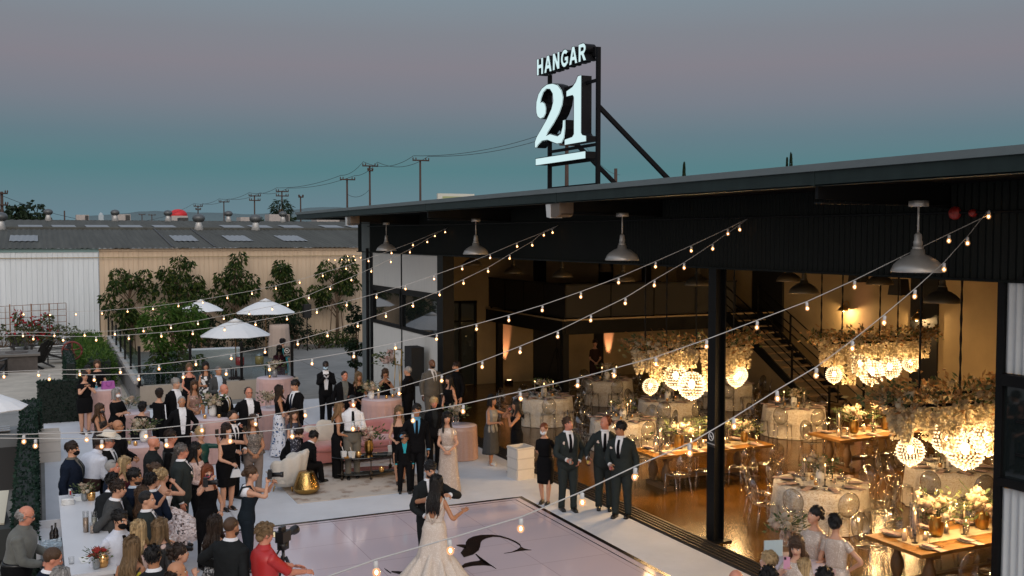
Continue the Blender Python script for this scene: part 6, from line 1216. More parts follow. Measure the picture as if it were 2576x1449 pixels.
for o in SRC:
    for c in list(o.children): D.objects.remove(c)
    D.objects.remove(o)
for (x, y, rz, lab) in ((4.9, 27.2, 2.5, 'clear acrylic chair alone on the carpet behind the sofa'), (9.3, 24.0, .8, 'clear acrylic chair with black jackets by the sequinned table')): gchair(x, y, rz, lab, 'clear acrylic chairs outside')
t = thing('jacket_pile', 'black jacket hung over the clear chair by the hall entrance', 'jacket', (9.3, 24.05, .006), .8); q = MB(); q.ell((0, .22, .72), (.26, .12, .34), 16, 10, nz=.3); q.build('jacket', cloth('black', CL['black']), t)
t = thing('tripod', 'black tripod with head against the tan end wall', 'tripod', (PYc(1400, 900, 32.6).x, 32.6, 0)); q = MB(); [q.tube([(0, 0, 1.35), (.45 * math.cos(a), .45 * math.sin(a), 0)], .016, 5) for a in (.2, 2.3, 4.4)]; q.tube([(0, 0, .9), (0, 0, 1.75)], .016, 5); q.build('legs', black_metal, t); q = MB(); q.box((0, 0, 1.82), (.16, .16, .16)); q.build('head', black_metal, t)
t = thing('tripod', 'black light stand at the end wall behind the left chandelier', 'tripod', (PYc(1750, 900, 32.9).x, 32.9, 0)); q = MB(); q.tube([(0, 0, 0), (0, 0, 2.2)], .016, 5); q.build('legs', black_metal, t); q = MB(); q.box((0, 0, 2.25), (.22, .12, .14)); q.build('head', black_metal, t)
# ---- barn pendants
pend_m = M('pendant_steel', (.42, .41, .385), .36, metal=.45, vary=.12, vs=5); pend_d = M('pendant_dark', (.05, .04, .03), .4, metal=.6)
def pendant(x, y, zb, zt_, k, lab, m, grp):
    t = thing('pendant_lamp', lab, 'lamp', (x, y, zb), 0, grp); q = MB(); q.lathe([(.30 * k, 0), (.305 * k, .012), (.27 * k, .09 * k), (.22 * k, .14 * k), (.14 * k, .19 * k), (.085 * k, .21 * k), (.075 * k, .27 * k), (0, .27 * k)], 32); q.build('lamp_shade', m, t)
    q = MB(); q.lathe([(.06 * k, .26 * k), (.065 * k, .30 * k), (.05 * k, .31 * k), (.055 * k, .36 * k), (.045 * k, .38 * k), (.045 * k, .44 * k), (.018, .47 * k)], 16); q.build('socket', m, t)
    q = MB(); q.tube([(0, 0, .44 * k), (0, 0, zt_ - zb)], .014, 6); q.box((0, 0, zt_ - zb - .03), (.16, .16, .07)); q.build('stem', m, t)
for y, lab in ((29.36, 'smallest steel barn pendant, above the white wall panels'), (22.51, 'second steel barn pendant from the hall corner'), (15.8, 'steel barn pendant between the flood light and column'), (9.03, 'largest steel barn pendant under the roof at right')): pendant(9.5, y, 4.88, 5.72, 1.0, lab, pend_m, 'steel pendants under the roof overhang')
for u, v, X, lab in ((1188, 668, 12.2, 'dark pendant just inside the hall beside the white panels'), (1292, 688, 13.6, 'bronze pendant inside left of the black post'), (1415, 697, 14.0, 'bronze pendant above the mezzanine corner'), (1568, 708, 14.0, 'bronze pendant in front of the mesh railing'), (1755, 718, 13.9, 'bronze pendant touching the steel column'), (1985, 708, 16.6, 'smaller dark pendant by the stair top'), (2022, 738, 14.2, 'dark pendant with steel socket over the stairs'), (2213, 716, 17.2, 'smaller dark pendant above the middle chandelier'), (2370, 762, 14.0, 'large dark pendant left of the right wall panel')):
    p = PXc(u, v, X); pendant(X, p.y, p.z, 5.8, 1.0, lab, M('pendant_bronze', (.15, .125, .085), .42, metal=.6), 'dark pendants inside the hall')
for u, v, lab in ((2262, 722, 'black speaker box hung above the middle chandelier'), (2160, 690, 'small black speaker hung at the header above sconce')):
    p = PXc(u, v, 18.5); t = thing('hanging_speaker', lab, 'speaker', tuple(p)); q = MB(); q.box((0, 0, 0), (.3, .42, .38), taper=.8); q.tube([(0, 0, .1), (0, 0, 5.8 - p.z)], .012, 5); q.build('cabinet', M('cab_black', (.007, .007, .007), .7), t, False)
# ---- floral chandeliers
bead_m = Memit('crystal_bead', (1.0, .76, .44), 1.75); core_e = Memit('crystal_core', (1.0, .80, .50), 9.0); rim_g = M('orb_brass', (.34, .20, .07), .35, metal=.9)
wist = Mleaf('wisteria', [(.50, .42, .27), (.72, .64, .47), (.60, .50, .33)], .7, .5); dryb = Mleaf('leaf_copper', [(.30, .15, .06), (.48, .30, .14), (.20, .17, .07)], .6, .5)
LIGHTS = []
def orb(t, c, r_):
    q = MB(); c = V(c); nl = 13
    for j in range(1, nl):
        th_ = PI * j / nl; m = max(6, int(26 * math.sin(th_)))
        for i in range(m):
            a = 2 * PI * (i + .5 * (j % 2)) / m; d = V((math.sin(th_) * math.cos(a), math.sin(th_) * math.sin(a), math.cos(th_))); p = c + d * r_; e = r_ * .082
            x = d.orthogonal().normalized() * e; y = d.cross(x).normalized() * e
            q.add([tuple(p + x), tuple(p + y), tuple(p - x), tuple(p - y), tuple(p + d * e), tuple(p - d * e)], [(0, 1, 4), (1, 2, 4), (2, 3, 4), (3, 0, 4), (1, 0, 5), (2, 1, 5), (3, 2, 5), (0, 3, 5)])
    o = q.build('orb_crystal', bead_m, t, False); o['kind'] = 'stuff'
    q = MB()
    for i in range(8): a = PI * i / 8; q.tube([c + V((math.sin(b_) * math.cos(a), math.sin(b_) * math.sin(a), math.cos(b_))) * r_ * .985 for b_ in [2 * PI * k / 24 for k in range(25)]], r_ * .012, 4)
    for j in range(1, 6): z = math.cos(PI * j / 6); s_ = math.sin(PI * j / 6); q.tube([c + V((s_ * math.cos(b_), s_ * math.sin(b_), z)) * r_ * .985 for b_ in [2 * PI * k / 24 for k in range(25)]], r_ * .012, 4)
    q.tube([c + V((0, 0, r_)), c + V((0, 0, r_ + .35))], .010, 5); q.lathe([(.02, -.03), (.03, 0), (0, .0)], 8, tuple(c - V((0, 0, r_)))); q.build('orb_frame', rim_g, t)
    q = MB(); q.ell(c + V((0, 0, r_ * .1)), (r_ * .24, r_ * .24, r_ * .34), 12, 8); q.build('orb_bulb', core_e, t)
def chandelier(lab, Y, orbs, ring_px, seed, chains, Yd=.35, dens=1.0, zplane=None):
    """orbs: (u, v, radius px, dy); ring_px: (u0, u1, v_top, v_bottom of greenery)"""
    rng = random.Random(seed); u0, u1, vt, vb = ring_px; a, c = PYc(u0, vb, Y), PYc(u1, vt, Y); cx = (a.x + c.x) / 2; zc = PYc((u0 + u1) / 2, (vt + vb) / 2, Y).z; w = c.x - a.x
    t = thing('floral_chandelier', lab, 'chandelier', (cx, Y, zc), 0, 'floral chandeliers'); hw = w / 2
    q = MB(); q.tube([(hw * .92 * math.cos(b_), .42 * math.sin(b_), 0) for b_ in [2 * PI * k / 32 for k in range(33)]], .025, 6); q.build('ring', black_metal, t)
    for k, x in enumerate(chains): q = MB(); pts = [(x * hw, 0, z) for z in [lerp(0, 5.85 - zc, i / 20) for i in range(21)]]; q.tube(pts, [.012 if i % 2 else .022 for i in range(21)], 5); q.build('chain', black_metal, t)
    lf, pt = MB(), MB(); nn = int(1150 * dens)
    for _ in range(nn):
        b_ = rng.uniform(0, 2 * PI); k = rng.gauss(1, .14); p = V((hw * .92 * k * math.cos(b_), .42 * k * math.sin(b_), rng.gauss(.10, .09))); lf.leaf(p, V((math.cos(b_) * .8 + rng.uniform(-.6, .6), math.sin(b_) * .6 + rng.uniform(-.6, .6), rng.uniform(-.5, 1.0))), rng.uniform(.07, .15), rng.uniform(.035, .07), 0 if rng.random() < .28 else 1, rng)
    for _ in range(14): # trailing sprigs
        b_ = rng.uniform(0, 2 * PI); p = V((hw * .92 * math.cos(b_), .42 * math.sin(b_), .05)); d = V((math.cos(b_), math.sin(b_), rng.uniform(0, .8))).normalized(); L_ = rng.uniform(.2, .42)
        for i in range(9): lf.leaf(p + d * L_ * i / 9, d + V((rng.uniform(-1, 1), rng.uniform(-1, 1), rng.uniform(-1, 1))) * .8, .08, .05, 1 if rng.random() < .75 else 0, rng)
    for _ in range(90):
        b_ = rng.uniform(0, 2 * PI); cc = V((hw * .95 * math.cos(b_), .45 * math.sin(b_), rng.uniform(-.06, .16))); R0 = rng.uniform(.035, .06); pt.ell(cc, (R0, R0, R0), 7, 5, 0, nz=.3); flower_blob(pt, cc, R0 * 1.1, rng, 10, 0, .045)
    nw = int(52 * dens)
    for i in range(nw):
        b_ = 2 * PI * i / nw + rng.uniform(-.1, .1); kk = rng.uniform(.72, 1.02); x, y = hw * .92 * kk * math.cos(b_), .42 * kk * math.sin(b_); Ln = rng.choice((.25, .4, .55, .7, .85)) * rng.uniform(.85, 1.1)
        for (u_, v_, rp_, dy_) in orbs:
            o_ = PYc(u_, v_, Y + dy_); r9 = rp_ / FPX * (o_ - CO).length
            if abs(o_.x - cx - x) < r9 + .05: Ln = min(Ln, max(.10, zc - o_.z - r9 * 1.02))
        for s_ in range(int(Ln * 190)):
            f = rng.random(); r0 = .075 * (1 - f ** 2 * .75); aa = rng.uniform(0, 6.3); p = V((x + r0 * math.cos(aa), y + r0 * math.sin(aa), -.02 - f * Ln)); pt.leaf(p, V((math.cos(aa), math.sin(aa), -.5 + rng.uniform(-.5, .5))), .07, .06, 0, rng)
    lf.build('greenery', [green_b, dryb], t); pt.build('blossoms', wist, t)
    for (u, v, rp, dy) in orbs:
        p = PYc(u, v, Y + dy); r_ = rp / FPX * (p - CO).length; orb(t, p - V((cx, Y, zc)), r_); LIGHTS.append((p, r_))
    return t
chandelier('left floral chandelier crossed by the steel column', 18.1, ((1636, 972, 19, -.1), (1700, 948, 29, .0), (1740, 970, 33, -.25), (1852, 950, 22, .2), (1861, 943, 19, -.2), (1790, 962, 24, .3)), (1592, 1888, 838, 905), 301, (-.8, -.45, .05, .7))
chandelier('middle floral chandelier hanging before the wall sconces', 17.9, ((2098, 943, 19, -.2), (2163, 918, 26, .1), (2193, 938, 29, -.2), (2238, 925, 26, .05), (2291, 914, 19, .2)), (2050, 2338, 830, 880), 302, (-.9, -.55, .1, .42, .85))
chandelier('right floral chandelier, largest and closest, partly behind white panel', 11.1, ((2290, 1135, 31, -.1), (2384, 1100, 37, .15), (2428, 1133, 41, -.25), (2486, 1104, 36, .1)), (2215, 2580, 965, 1040), 303, (-.5, .05, .7), dens=1.25)
# ---- sconces and uplights
for u, v, lab in ((2125, 780, 'brass wall sconce above the middle chandelier, left of black strip'), (2310, 803, 'brass wall sconce right beside the black wall strip')):
    p = PXc(u, v, 22.6); t = thing('wall_sconce', lab, 'lamp', tuple(p), 0, 'wall sconces'); q = MB(); q.lathe([(.16, -.02), (.14, .05), (.07, .10), (.05, .16), (0, .17)], 16, (-.06, 0, 0)); q.build('lamp_shade', brass, t); q = MB(); q.tube([(-.06, 0, .15), (-.02, 0, .26), (.12, 0, .26), (.18, 0, .12)], .014, 6); q.build('arm', brass, t); q = MB(); q.ell((-.06, 0, .0), (.05, .05, .05), 8, 6); q.build('bulb', Memit('sconce_bulb', (1, .72, .36), 14), t); LIGHTS.append((p + V((-.06, 0, -.06)), 'sconce'))
UP = []
for wall, u, v, lab in (('e', 1285, 960, 'black floor uplight at the end wall left of the doorway'), ('e', 1548, 945, 'black floor uplight behind the round table by the server'), ('b', 2142, 1022, 'black floor uplight by the stair foot'), ('e', 1850, 930, 'black floor uplight under the stairs')):
    if wall == 'e': p = PYc(u, 900, 33.3); p = V((p.x, 33.45, .0)); d = (0, 1)
    else: p = PXc(u, 900, 22.4); p = V((22.42, p.y, 0)); d = (1, 0)
    t = thing('uplight', lab, 'light', (p.x, p.y, .006), 0, 'floor uplights'); q = MB(); q.box((0, 0, .07), (.22, .22, .12)); q.build('housing', black_metal, t, False); q = MB(); q.lathe([(.08, .132), (.08, .136), (0, .136)], 14); q.build('lens', Memit('uplight_lens', (1, .55, .3), 5), t); UP.append((p, d))
# ---- festoon lights
cord_m = M('cord_white', (.46, .45, .43), .6); sock_m = M('socket_white', (.55, .55, .55), .5); bulb_g = Mglass('bulb_glass', (.96, .80, .62), .10, .05, (1.0, .48, .20), .30, edge=.4); fil_m = Memit('filament', (1.0, .60, .28), 16.0)
BM = {}
def bulb_mesh():
    q = MB(); q.lathe([(.012, .075), (.017, .07), (.017, .03), (.012, .026)], 8); s_ = q
    g = MB(); g.ell((0, 0, 0), (.0275, .0275, .031), 12, 8); f = MB(); f.ell((0, 0, .0), (.011, .011, .015), 8, 6)
    return s_, g, f
def festoon(lab, anchor, end_px, zend, pts, k=1.0, extra=None):
    """anchor: point on the hall; end: pixel whose height is assumed zend; bulbs sit where their pixels meet the vertical plane between the two"""
    A = V(anchor); E = G(end_px[0], end_px[1], zend); t = thing('string_lights', lab, 'string lights', tuple(A), 0, 'festoon strings over the patio')
    n = V((E.y - A.y, -(E.x - A.x), 0)).normalized(); P = []
    for u, v in pts:
        d = ray(u, v); tt = (A - CO).dot(n) / d.dot(n); P.append(CO + d * tt)
    up = V((0, 0, .085)); line = [A] + [p + up for p in P] + ([E + up] if extra is None else [V(extra)])
    q = MB(); out = []
    for i in range(len(line) - 1):
        for j in range(3): out.append(line[i].lerp(line[i + 1], j / 3))
    out.append(line[-1]); q.tube([p - A for p in out], .0052, 5); q.build('cord', cord_m, t)
    for p in P:
        if not BM:
            s_, g, f = bulb_mesh(); o1 = s_.build('socket', sock_m, t); o2 = g.build('bulb', bulb_g, t); o3 = f.build('filament', fil_m, o2); o1.parent = o2; BM['s'], BM['g'], BM['f'] = o1.data, o2.data, o3.data
        else:
            o2 = D.objects.new('bulb', BM['g']); o1 = D.objects.new('socket', BM['s']); o3 = D.objects.new('filament', BM['f'])
            for o in (o1, o2, o3): COL.objects.link(o)
            o2.parent = t; o1.parent = o2; o3.parent = o2
        o2.location = p - A; tilt = random.uniform(-.12, .12); o2.rotation_euler = (tilt, tilt * .5, 0)
    return E
aA, aB, aC, aE = PXc(1126, 572, 10.45), PXc(1404, 567, 10.45), PXc(1881, 550, 10.45), PXc(2492, 538, 10.45)
festoon('upper string from the farthest hook, above the umbrellas', aA, (-70, 796), 3.0, ((1120, 584), (1094, 594), (1039, 617), (985, 637), (927, 657), (871, 676), (812, 694), (754, 711), (694, 726), (634, 739), (572, 750), (510, 761), (449, 770), (385, 778), (321, 784), (257, 789), (191, 791), (126, 792), (59, 791)))
festoon('lower string from the farthest hook, sagging across the umbrellas', aA, (-70, 848), 3.0, ((1075, 609), (1031, 635), (983, 659), (934, 683), (884, 705), (831, 727), (777, 750), (724, 768), (685, 778), (627, 790), (563, 802), (498, 815), (430, 825), (361, 833), (289, 841), (213, 844), (137, 845), (58, 845)))
festoon('upper string from the second hook, passing the lower umbrella', aB, (-70, 855), 3.0, ((1390, 585), (1301, 620), (1233, 649), (1163, 677), (1092, 702), (1020, 727), (947, 748), (872, 768), (797, 786), (722, 803), (643, 817), (565, 830), (485, 840), (406, 846), (324, 852), (242, 856), (159, 856), (84, 853)))
festoon('lower string from the second hook, crossing glass fence', aB, (-70, 949), 3.0, ((1368, 592), (1339, 617), (1282, 650), (1228, 683), (1166, 713), (1106, 742), (1039, 770), (971, 796), (900, 821), (824, 845), (749, 866), (667, 886), (582, 902), (493, 917), (400, 928), (303, 937), (201, 942), (97, 944), (10, 948)))
festoon('upper string from the third hook by the column, over the far guests', aC, (-70, 953), 3.0, ((1831, 588), (1739, 631), (1649, 671), (1556, 711), (1461, 747), (1364, 781), (1280, 806), (1199, 828), (1098, 853), (995, 876), (890, 897), (785, 915), (678, 930), (569, 941), (461, 949), (349, 954), (237, 956), (124, 954)))
festoon('lower string from the third hook by the column, over the sofa', aC, (-70, 1112), 3.0, ((1861, 578), (1793, 626), (1721, 674), (1646, 718), (1573, 763), (1486, 806), (1403, 847), (1308, 886), (1213, 923), (1111, 958), (1004, 990), (889, 1019), (768, 1045), (643, 1067), (508, 1083), (367, 1098), (218, 1106), (60, 1111)))
festoon('upper string from the right hook, running over dancers', aE, (-70, 1121), 3.0, ((2387, 606), (2267, 664), (2150, 722), (2031, 776), (1904, 824), (1777, 872), (1650, 916), (1545, 945), (1453, 970), (1310, 1003), (1165, 1035), (1039, 1058), (888, 1079), (735, 1098), (579, 1110), (419, 1120), (256, 1123), (89, 1122)))
festoon('lower string from the right hook, closest to the camera', aE, (700, 1530), 3.1, ((2487, 545), (2434, 612), (2375, 678), (2301, 746), (2224, 812), (2144, 877), (2053, 945), (1956, 1003), (1847, 1073), (1735, 1140), (1597, 1200), (1465, 1264), (1310, 1330), (1133, 1385), (947, 1440)))
festoon('far cluster string on the yard by the warehouse, lower row', PYc(905, 655, 40), (730, 634), 4.3, ((894, 654), (877, 654), (860, 653), (843, 654), (827, 653), (812, 652), (797, 650), (784, 647), (770, 646), (757, 643), (745, 640))); festoon('far cluster string on the yard by the warehouse, upper row', PYc(915, 650, 38), (830, 636), 4.2, ((907, 648), (890, 645), (875, 645), (860, 641), (845, 640)))
# ================================================================ THE GUESTS (u, v = top of the head in the picture)
Pn = person
# --- back left
Pn(244, 906, 5, 'woman with brown hair in black top smiling behind the handbag table', 'f', hair='bob', hc='brown', out='pants', top='black', neck=1.40, sleeve=.3, R='low', Lh='glass')
Pn(221, 920, 25, 'dark haired person in black mostly hidden behind the hand-clasping woman', 'm', h=1.72, hair='short', hc='black', out='shirt', top='black', bot='black', tie=None, sk='tan')
Pn(213, 935, 20, 'woman in short black dress clasping hands at her chin, bare legs', 'f', hair='bun', hc='dark', out='dress', hem=.60, neck=1.42, sleeve=.22, R='chin', Lh='chin', glasses='clear', w=1.18, heel=1)
Pn(293, 978, 45, 'grey haired woman in white mask and black top, arms folded', 'f', hair='bob', hc='grey', mask='white', out='pants', top='black', neck=1.41, sleeve=.45, R='cross', Lh='cross', w=1.25, h=1.62)
Pn(252, 1016, 55, 'woman with long auburn hair and dark floral mask clapping in black lace', 'f', hair='wave', hc='brown', mask='blkfl', out='dress', top='blklace', hem=.50, neck=1.34, R='clap', Lh='clap', sk='tan', h=1.60)
Pn(359, 1012, 150, 'short dark haired woman in black seen from behind, hugging another', 'f', hair='cropf', hc='black', out='pants', top='black', neck=1.41, sleeve=.97, R='hug', Lh='down', h=1.58, lean=8)
Pn(401, 978, 140, 'woman in white mask with white striped black sleeve, back turned', 'f', hair='cropf', hc='dark', mask='white', out='pants', top='black', neck=1.41, sleeve=.9, R='down', Lh='hug', hy=-35)
Pn(443, 952, 30, 'grey haired man in black jacket and open white shirt, standing tallest', 'm', h=1.86, hair='short', hc='grey', top='black', tie=None, vd=.98, hy=-20)
Pn(457, 997, 10, 'man with cropped grey hair, black jacket, white untucked open shirt', 'm', h=1.76, hair='buzz', hc='grey', top='black', tie=None, vd=.93, R='pocket', Lh='pocket', sk='tan')
Pn(476, 914, 8, 'smiling blond woman in black camisole holding her wrist', 'f', hair='bob', hc='darkblond', out='pants', top='black', R='clasp', Lh='clasp', sk='ruddy')
Pn(489, 957, 25, 'long haired woman in rose gold sequin dress by gold tied man', 'f', hair='longf', hc='brown', out='dress', top='seqpink', hem=.10, neck=1.36, R='clasp', Lh='clasp', sk='tan', hy=15)
Pn(517, 911, 10, 'dark curly haired woman in black and white floral dress', 'f', hair='wave', hc='black', out='dress', top='bwfloral', hem=.52, neck=1.36, R='glass', Lh='down', sk='tan', h=1.72)
Pn(550, 922, 25, 'man in grey blazer and pale blue shirt holding clear glass', 'm', hair='buzz', hc='salt', top='midgrey', shirt='paleblue', tie=None, vd=.97, R='glass', sk='tan', h=1.76, bot='black')
Pn(564, 966, 55, 'bald man in black suit with gold tie behind flowers', 'm', hair='none', hc='grey', top='black', tie='gold', Lh='low', R='low', sk='ruddy', w=1.1)
Pn(586, 1036, 40, 'man in glasses looking down with white boutonniere on black suit', 'm', hair='recede', hc='dark', top='black', hp=35, glasses='clear', mask='black', flower=True, R='low', Lh='low')
Pn(626, 975, 20, 'man with receding hair in black jacket, open white shirt, holding drink', 'm', hair='recede', hc='dark', top='black', tie=None, vd=.96, Lh='glass', R='pocket', sk='ruddy', w=1.2, glasses='clear')
Pn(704, 969, 95, 'long haired woman in black halter and white blue floral skirt', 'f', h=1.72, hair='long', hc='dark', out='dress', top='black', bot='bluefloral', hem=.04, flare=.55, neck=1.36, R='glass', Lh='low', hp=-8, sk='tan')
Pn(741, 957, -45, 'young man in black suit and striped tie leaning to kissing woman', 'm', h=1.84, hair='short', hc='black', top='black', tie='navy', R='low', Lh='clasp', hp=15, hy=10)
Pn(740, 1029, 12, 'girl with long brown hair in navy floral dress, arms folded', 'g', h=1.56, hair='longf', hc='brown', out='dress', top='navyfloral', hem=.50, neck=1.42, sleeve=.2, R='cross', Lh='cross')
# --- driveway
Pn(703, 868, 10, 'masked woman in maroon tunic standing on the driveway beyond the fence', 'f', hair='long', hc='dark', mask='black', out='dress', top='maroon', hem=.45, neck=1.42, sleeve=.85, sk='brown', w=1.15, group='people at the edges')
Pn(711, 853, 170, 'dark haired person in teal half hidden behind masked woman outside', 'f', hair='curly', hc='black', out='dress', top='teal', hem=.5, neck=1.42, sleeve=.5, group='people at the edges')
# --- middle back row
Pn(819, 909, 5, 'young man in blue mask and black suit with clasped hands', 'm', hair='crop', hc='black', mask='blue', sk='dark', top='black', tie=None, vd=.98, R='chin', Lh='chin', h=1.80, hp=10)
Pn(867, 934, 15, 'red faced man in black suit with grey shirt holding glass', 'm', hair='crop', hc='dark', top='black', shirt='greygreen', tie=None, vd=1.0, sk='ruddy', Lh='glass', w=1.12)
Pn(902, 936, 25, 'blond woman in black halter gown standing left of candle table', 'f', hair='wave', hc='darkblond', out='dress', hem=.10, neck=1.38, R='clasp', Lh='clasp', sk='tan')
Pn(969, 928, 15, 'brown haired woman in black dress eating at the candle table', 'f', hair='bob', hc='brown', out='dress', hem=.5, neck=1.38, R='face', Lh='chin', sk='tan', hp=15)
Pn(1025, 922, -110, 'man in black shirt in profile beside the candle table', 'm', hair='crop', hc='grey', out='shirt', top='black', bot='black', tie=None, R='down', Lh='low')
Pn(1087, 904, 30, 'bald bearded man in pale grey three piece suit', 'm', h=1.90, hair='none', hc='black', beard='black', sk='brown', top='warmgrey', tie='olivegrey', w=1.2, hy=-20)
Pn(1147, 911, -60, 'bearded man with glasses in black shirt at the hall corner', 'm', h=1.84, hair='short', hc='dark', beard='dark', glasses='clear', out='shirt', top='black', bot='black', tie=None, w=1.15)
Pn(1129, 944, -55, 'dark haired woman in black dress with hand on waist', 'f', h=1.70, hair='long', hc='black', out='dress', hem=.30, neck=1.38, R='clasp', Lh='down', w=1.1)
# --- sofa group
Pn(856, 1013, 80, 'woman with ombre hair in long black gown before the pink sofa', 'f', hair='wave', hc='ombre', out='dress', hem=.06, neck=1.33, R='low', Lh='down', sk='tan', lean=5)
Pn(887, 997, 5, 'man in white shirt, black tie and grey trousers holding drink', 'm', h=1.82, hair='short', hc='black', out='shirt', top='white', bot='olivegrey', tie='black', Lh='glass', R='down', belt='black', sk='ruddy')
Pn(762, 1112, 128, 'man in black suit seated in the cream armchair, from behind', 'm', hair='short', hc='black', top='black', seat=.34, R='lap', Lh='lap', lean=30, hp=15, h=1.64, at=(5.02, 21.45))
Pn(750, 1106, 40, 'man in black with bowed dark head next to the armchair', 'm', hair='short', hc='dark', top='black', seat=.38, R='lap', Lh='lap', lean=30, hp=25, h=1.64, at=(4.95, 22.35))
Pn(1003, 1022, 5, 'blond woman in black V-neck lace dress behind the boy', 'f', hair='wave', hc='darkblond', out='dress', top='black', hem=.48, neck=1.31, R='low', Lh='shoulder', shoes='black', heel=1, legs=.1)
Pn(1048, 1017, 5, 'man in black suit, bright blue shirt and dark tie behind boy', 'm', h=1.84, hair='short', hc='black', top='black', shirt='blue', tie='black', R='shoulder', Lh='down', sk='tan')
Pn(1017, 1087, 3, 'boy in black suit with teal shirt and tie', 'b', h=1.28, hair='short', hc='black', top='black', shirt='teal', tie='teal', sk='tan', vd=1.2)
Pn(1092, 1000, 10, 'older blond woman in black jacket behind the blue shirted man', 'f', h=1.66, hair='cropf', hc='blond', top='black', bot='black', out='suit', shirt='graphite', tie=None, vd=1.05, w=1.15, sk='ruddy')
Pn(1124, 1037, -5, 'bridesmaid with long black hair in champagne sequin gown, hands clasped', 'f', h=1.68, hair='longf', hc='black', out='dress', top='seq', hem=.03, flare=.40, neck=1.42, sleeve=.2, R='clasp', Lh='clasp', sk='light', hy=-12)
Pn(1239, 994, 55, 'woman with black bob in charcoal dress with silver shawl', 'f', h=1.64, hair='bob', hc='black', out='dress', top='silver', bot='dkgrey', hem=.30, neck=1.36, flare=.2, R='glass', Lh='hug', sk='tan', shoes='silver', heel=1)
Pn(1299, 1005, -75, 'long haired woman in black dress drinking by the white bin', 'f', h=1.66, hair='long', hc='black', out='dress', hem=.38, neck=1.36, R='face', Lh='chin', sk='tan', heel=1)
Pn(1368, 1065, -20, 'short haired woman in white mask and plain black dress', 'f', h=1.62, hair='crop', hc='auburn', mask='white', out='dress', hem=.46, neck=1.43, sleeve=.4, R='back', Lh='back', hp=18)
# --- groomsmen
Pn(1430, 1050, 20, 'groomsman in grey suit with drink, looking up to the right', 'm', h=1.82, hair='short', hc='brown', top='slate', R='low', Lh='pocket', flower=True, sk='ruddy', hy=-20, hp=-10, w=1.05)
Pn(1522, 1047, 0, 'groomsman with receding hair in grey suit holding beer bottle', 'm', h=1.84, hair='recede', hc='auburn', top='slate', R='rail', Lh='down', flower=True, sk='ruddy', hy=50, w=1.08)
Pn(1560, 1062, -20, 'groomsman in sunglasses and grey suit holding red drink', 'm', h=1.82, hair='short', hc='black', glasses='sun', top='slate', R='low', Lh='down', flower=True, sk='tan', hy=45, w=1.15)
# --- server in the hall
Pn(1497, 855, 15, 'woman in dark brown dress standing under the mezzanine', 'f', hair='bun', hc='dark', out='dress', top='brownish', hem=.45, neck=1.42, sleeve=.4, R='clasp', Lh='clasp', group='people at the edges')
# --- front left crowd
Pn(297, 1056, 75, 'bald man with glasses in black jacket beside cowboy hat man', 'm', hair='none', glasses='clear', top='black', sk='tan', tie=None, shirt='black', w=1.2, R='low', Lh='low')
Pn(274, 1092, 60, 'man in white cowboy hat, glasses, black suit and grey tie', 'm', h=1.80, hair='short', hc='grey', top='black', tie='midgrey', hat=1, glasses='clear', sk='ruddy', R='low', Lh='low', hp=8)
Pn(254, 1097, 120, 'large man in white shirt leaning away from the camera', 'm', h=1.84, hair='buzz', hc='dark', sk='brown', out='shirt', top='bluewhite', bot='brownish', tie=None, lean=22, w=1.45, sleeve=.55, R='low', Lh='low')
Pn(183, 1112, 70, 'man in navy suit and black face mask beside the bar end', 'm', h=1.82, hair='short', hc='dark', mask='black', top='navy', shirt='olivegrey', tie='slate', w=1.2)
Pn(387, 1097, 95, 'bald man with trimmed beard in dark brown shirt', 'm', h=1.80, hair='none', hc='brown', beard='brown', out='shirt', top='graphite', bot='black', tie=None, sk='ruddy', w=1.2)
Pn(430, 1083, 80, 'dark haired man in grey vest over black shirt', 'm', h=1.80, hair='short', hc='dark', out='vest', top='midgrey', shirt='black', bot='black', tie=None, sk='ruddy', hp=10)
Pn(458, 1117, 85, 'grey haired man with glasses in charcoal suit and boutonniere', 'm', h=1.80, hair='short', hc='salt', glasses='clear', top='slate', flower=True, sk='ruddy', w=1.2, R='down')
Pn(505, 1076, 35, 'short blond haired woman in green satin and black holding up phone', 'f', h=1.64, hair='cropf', hc='blond', out='pants', top='greensat', bot='black', neck=1.42, sleeve=.6, R='low', Lh='high', sk='light')
Pn(494, 1114, 60, 'woman with long black hair in blush lace top', 'f', h=1.66, hair='xlong', hc='black', out='pants', top='blushlace', bot='black', neck=1.40, sleeve=.75, R='low', Lh='low', sk='tan')
Pn(571, 1066, 40, 'woman with dark bob in black ruffled dress and heels filming', 'f', h=1.70, hair='bob', hc='dark', out='dress', hem=.50, neck=1.36, R='low', Lh='high', heel=1, w=1.15)
Pn(636, 1044, 10, 'woman with brown curls in taupe peplum top and wide trousers', 'f', h=1.68, hair='wave', hc='brown', out='pants', top='taupelace', bot='taupe', neck=1.36, flare=1.2, sleeve=.2, R='clasp', Lh='clasp', sk='tan', w=1.1)
Pn(522, 1170, 25, 'red haired photographer in floral mask and black vest with camera', 'f', h=1.68, hair='long', hc='auburn', mask='floral', out='pants', top='black', neck=1.34, R='high', Lh='low', group='photographers')
Pn(284, 1158, 80, 'man with sunglasses pushed up on his balding greying head', 'm', h=1.76, hair='crop', hc='grey', glasses='top', top='navy', sk='ruddy')
Pn(316, 1150, 55, 'woman with blond shoulder length hair in maroon top', 'f', h=1.66, hair='longf', hc='blond', out='pants', top='maroon', bot='black', neck=1.36, sleeve=.3, sk='light', hy=-10)
Pn(283, 1190, 150, 'black haired man in dark suit leaning over the far bar', 'm', h=1.78, hair='short', hc='black', top='charcoal', lean=10, R='rail', Lh='low')
Pn(340, 1180, 75, 'bearded dark haired man in navy suit near the bar', 'm', h=1.78, hair='short', hc='black', beard='dark', top='navy', shirt='paleblue', tie=None, sk='tan', w=1.1)
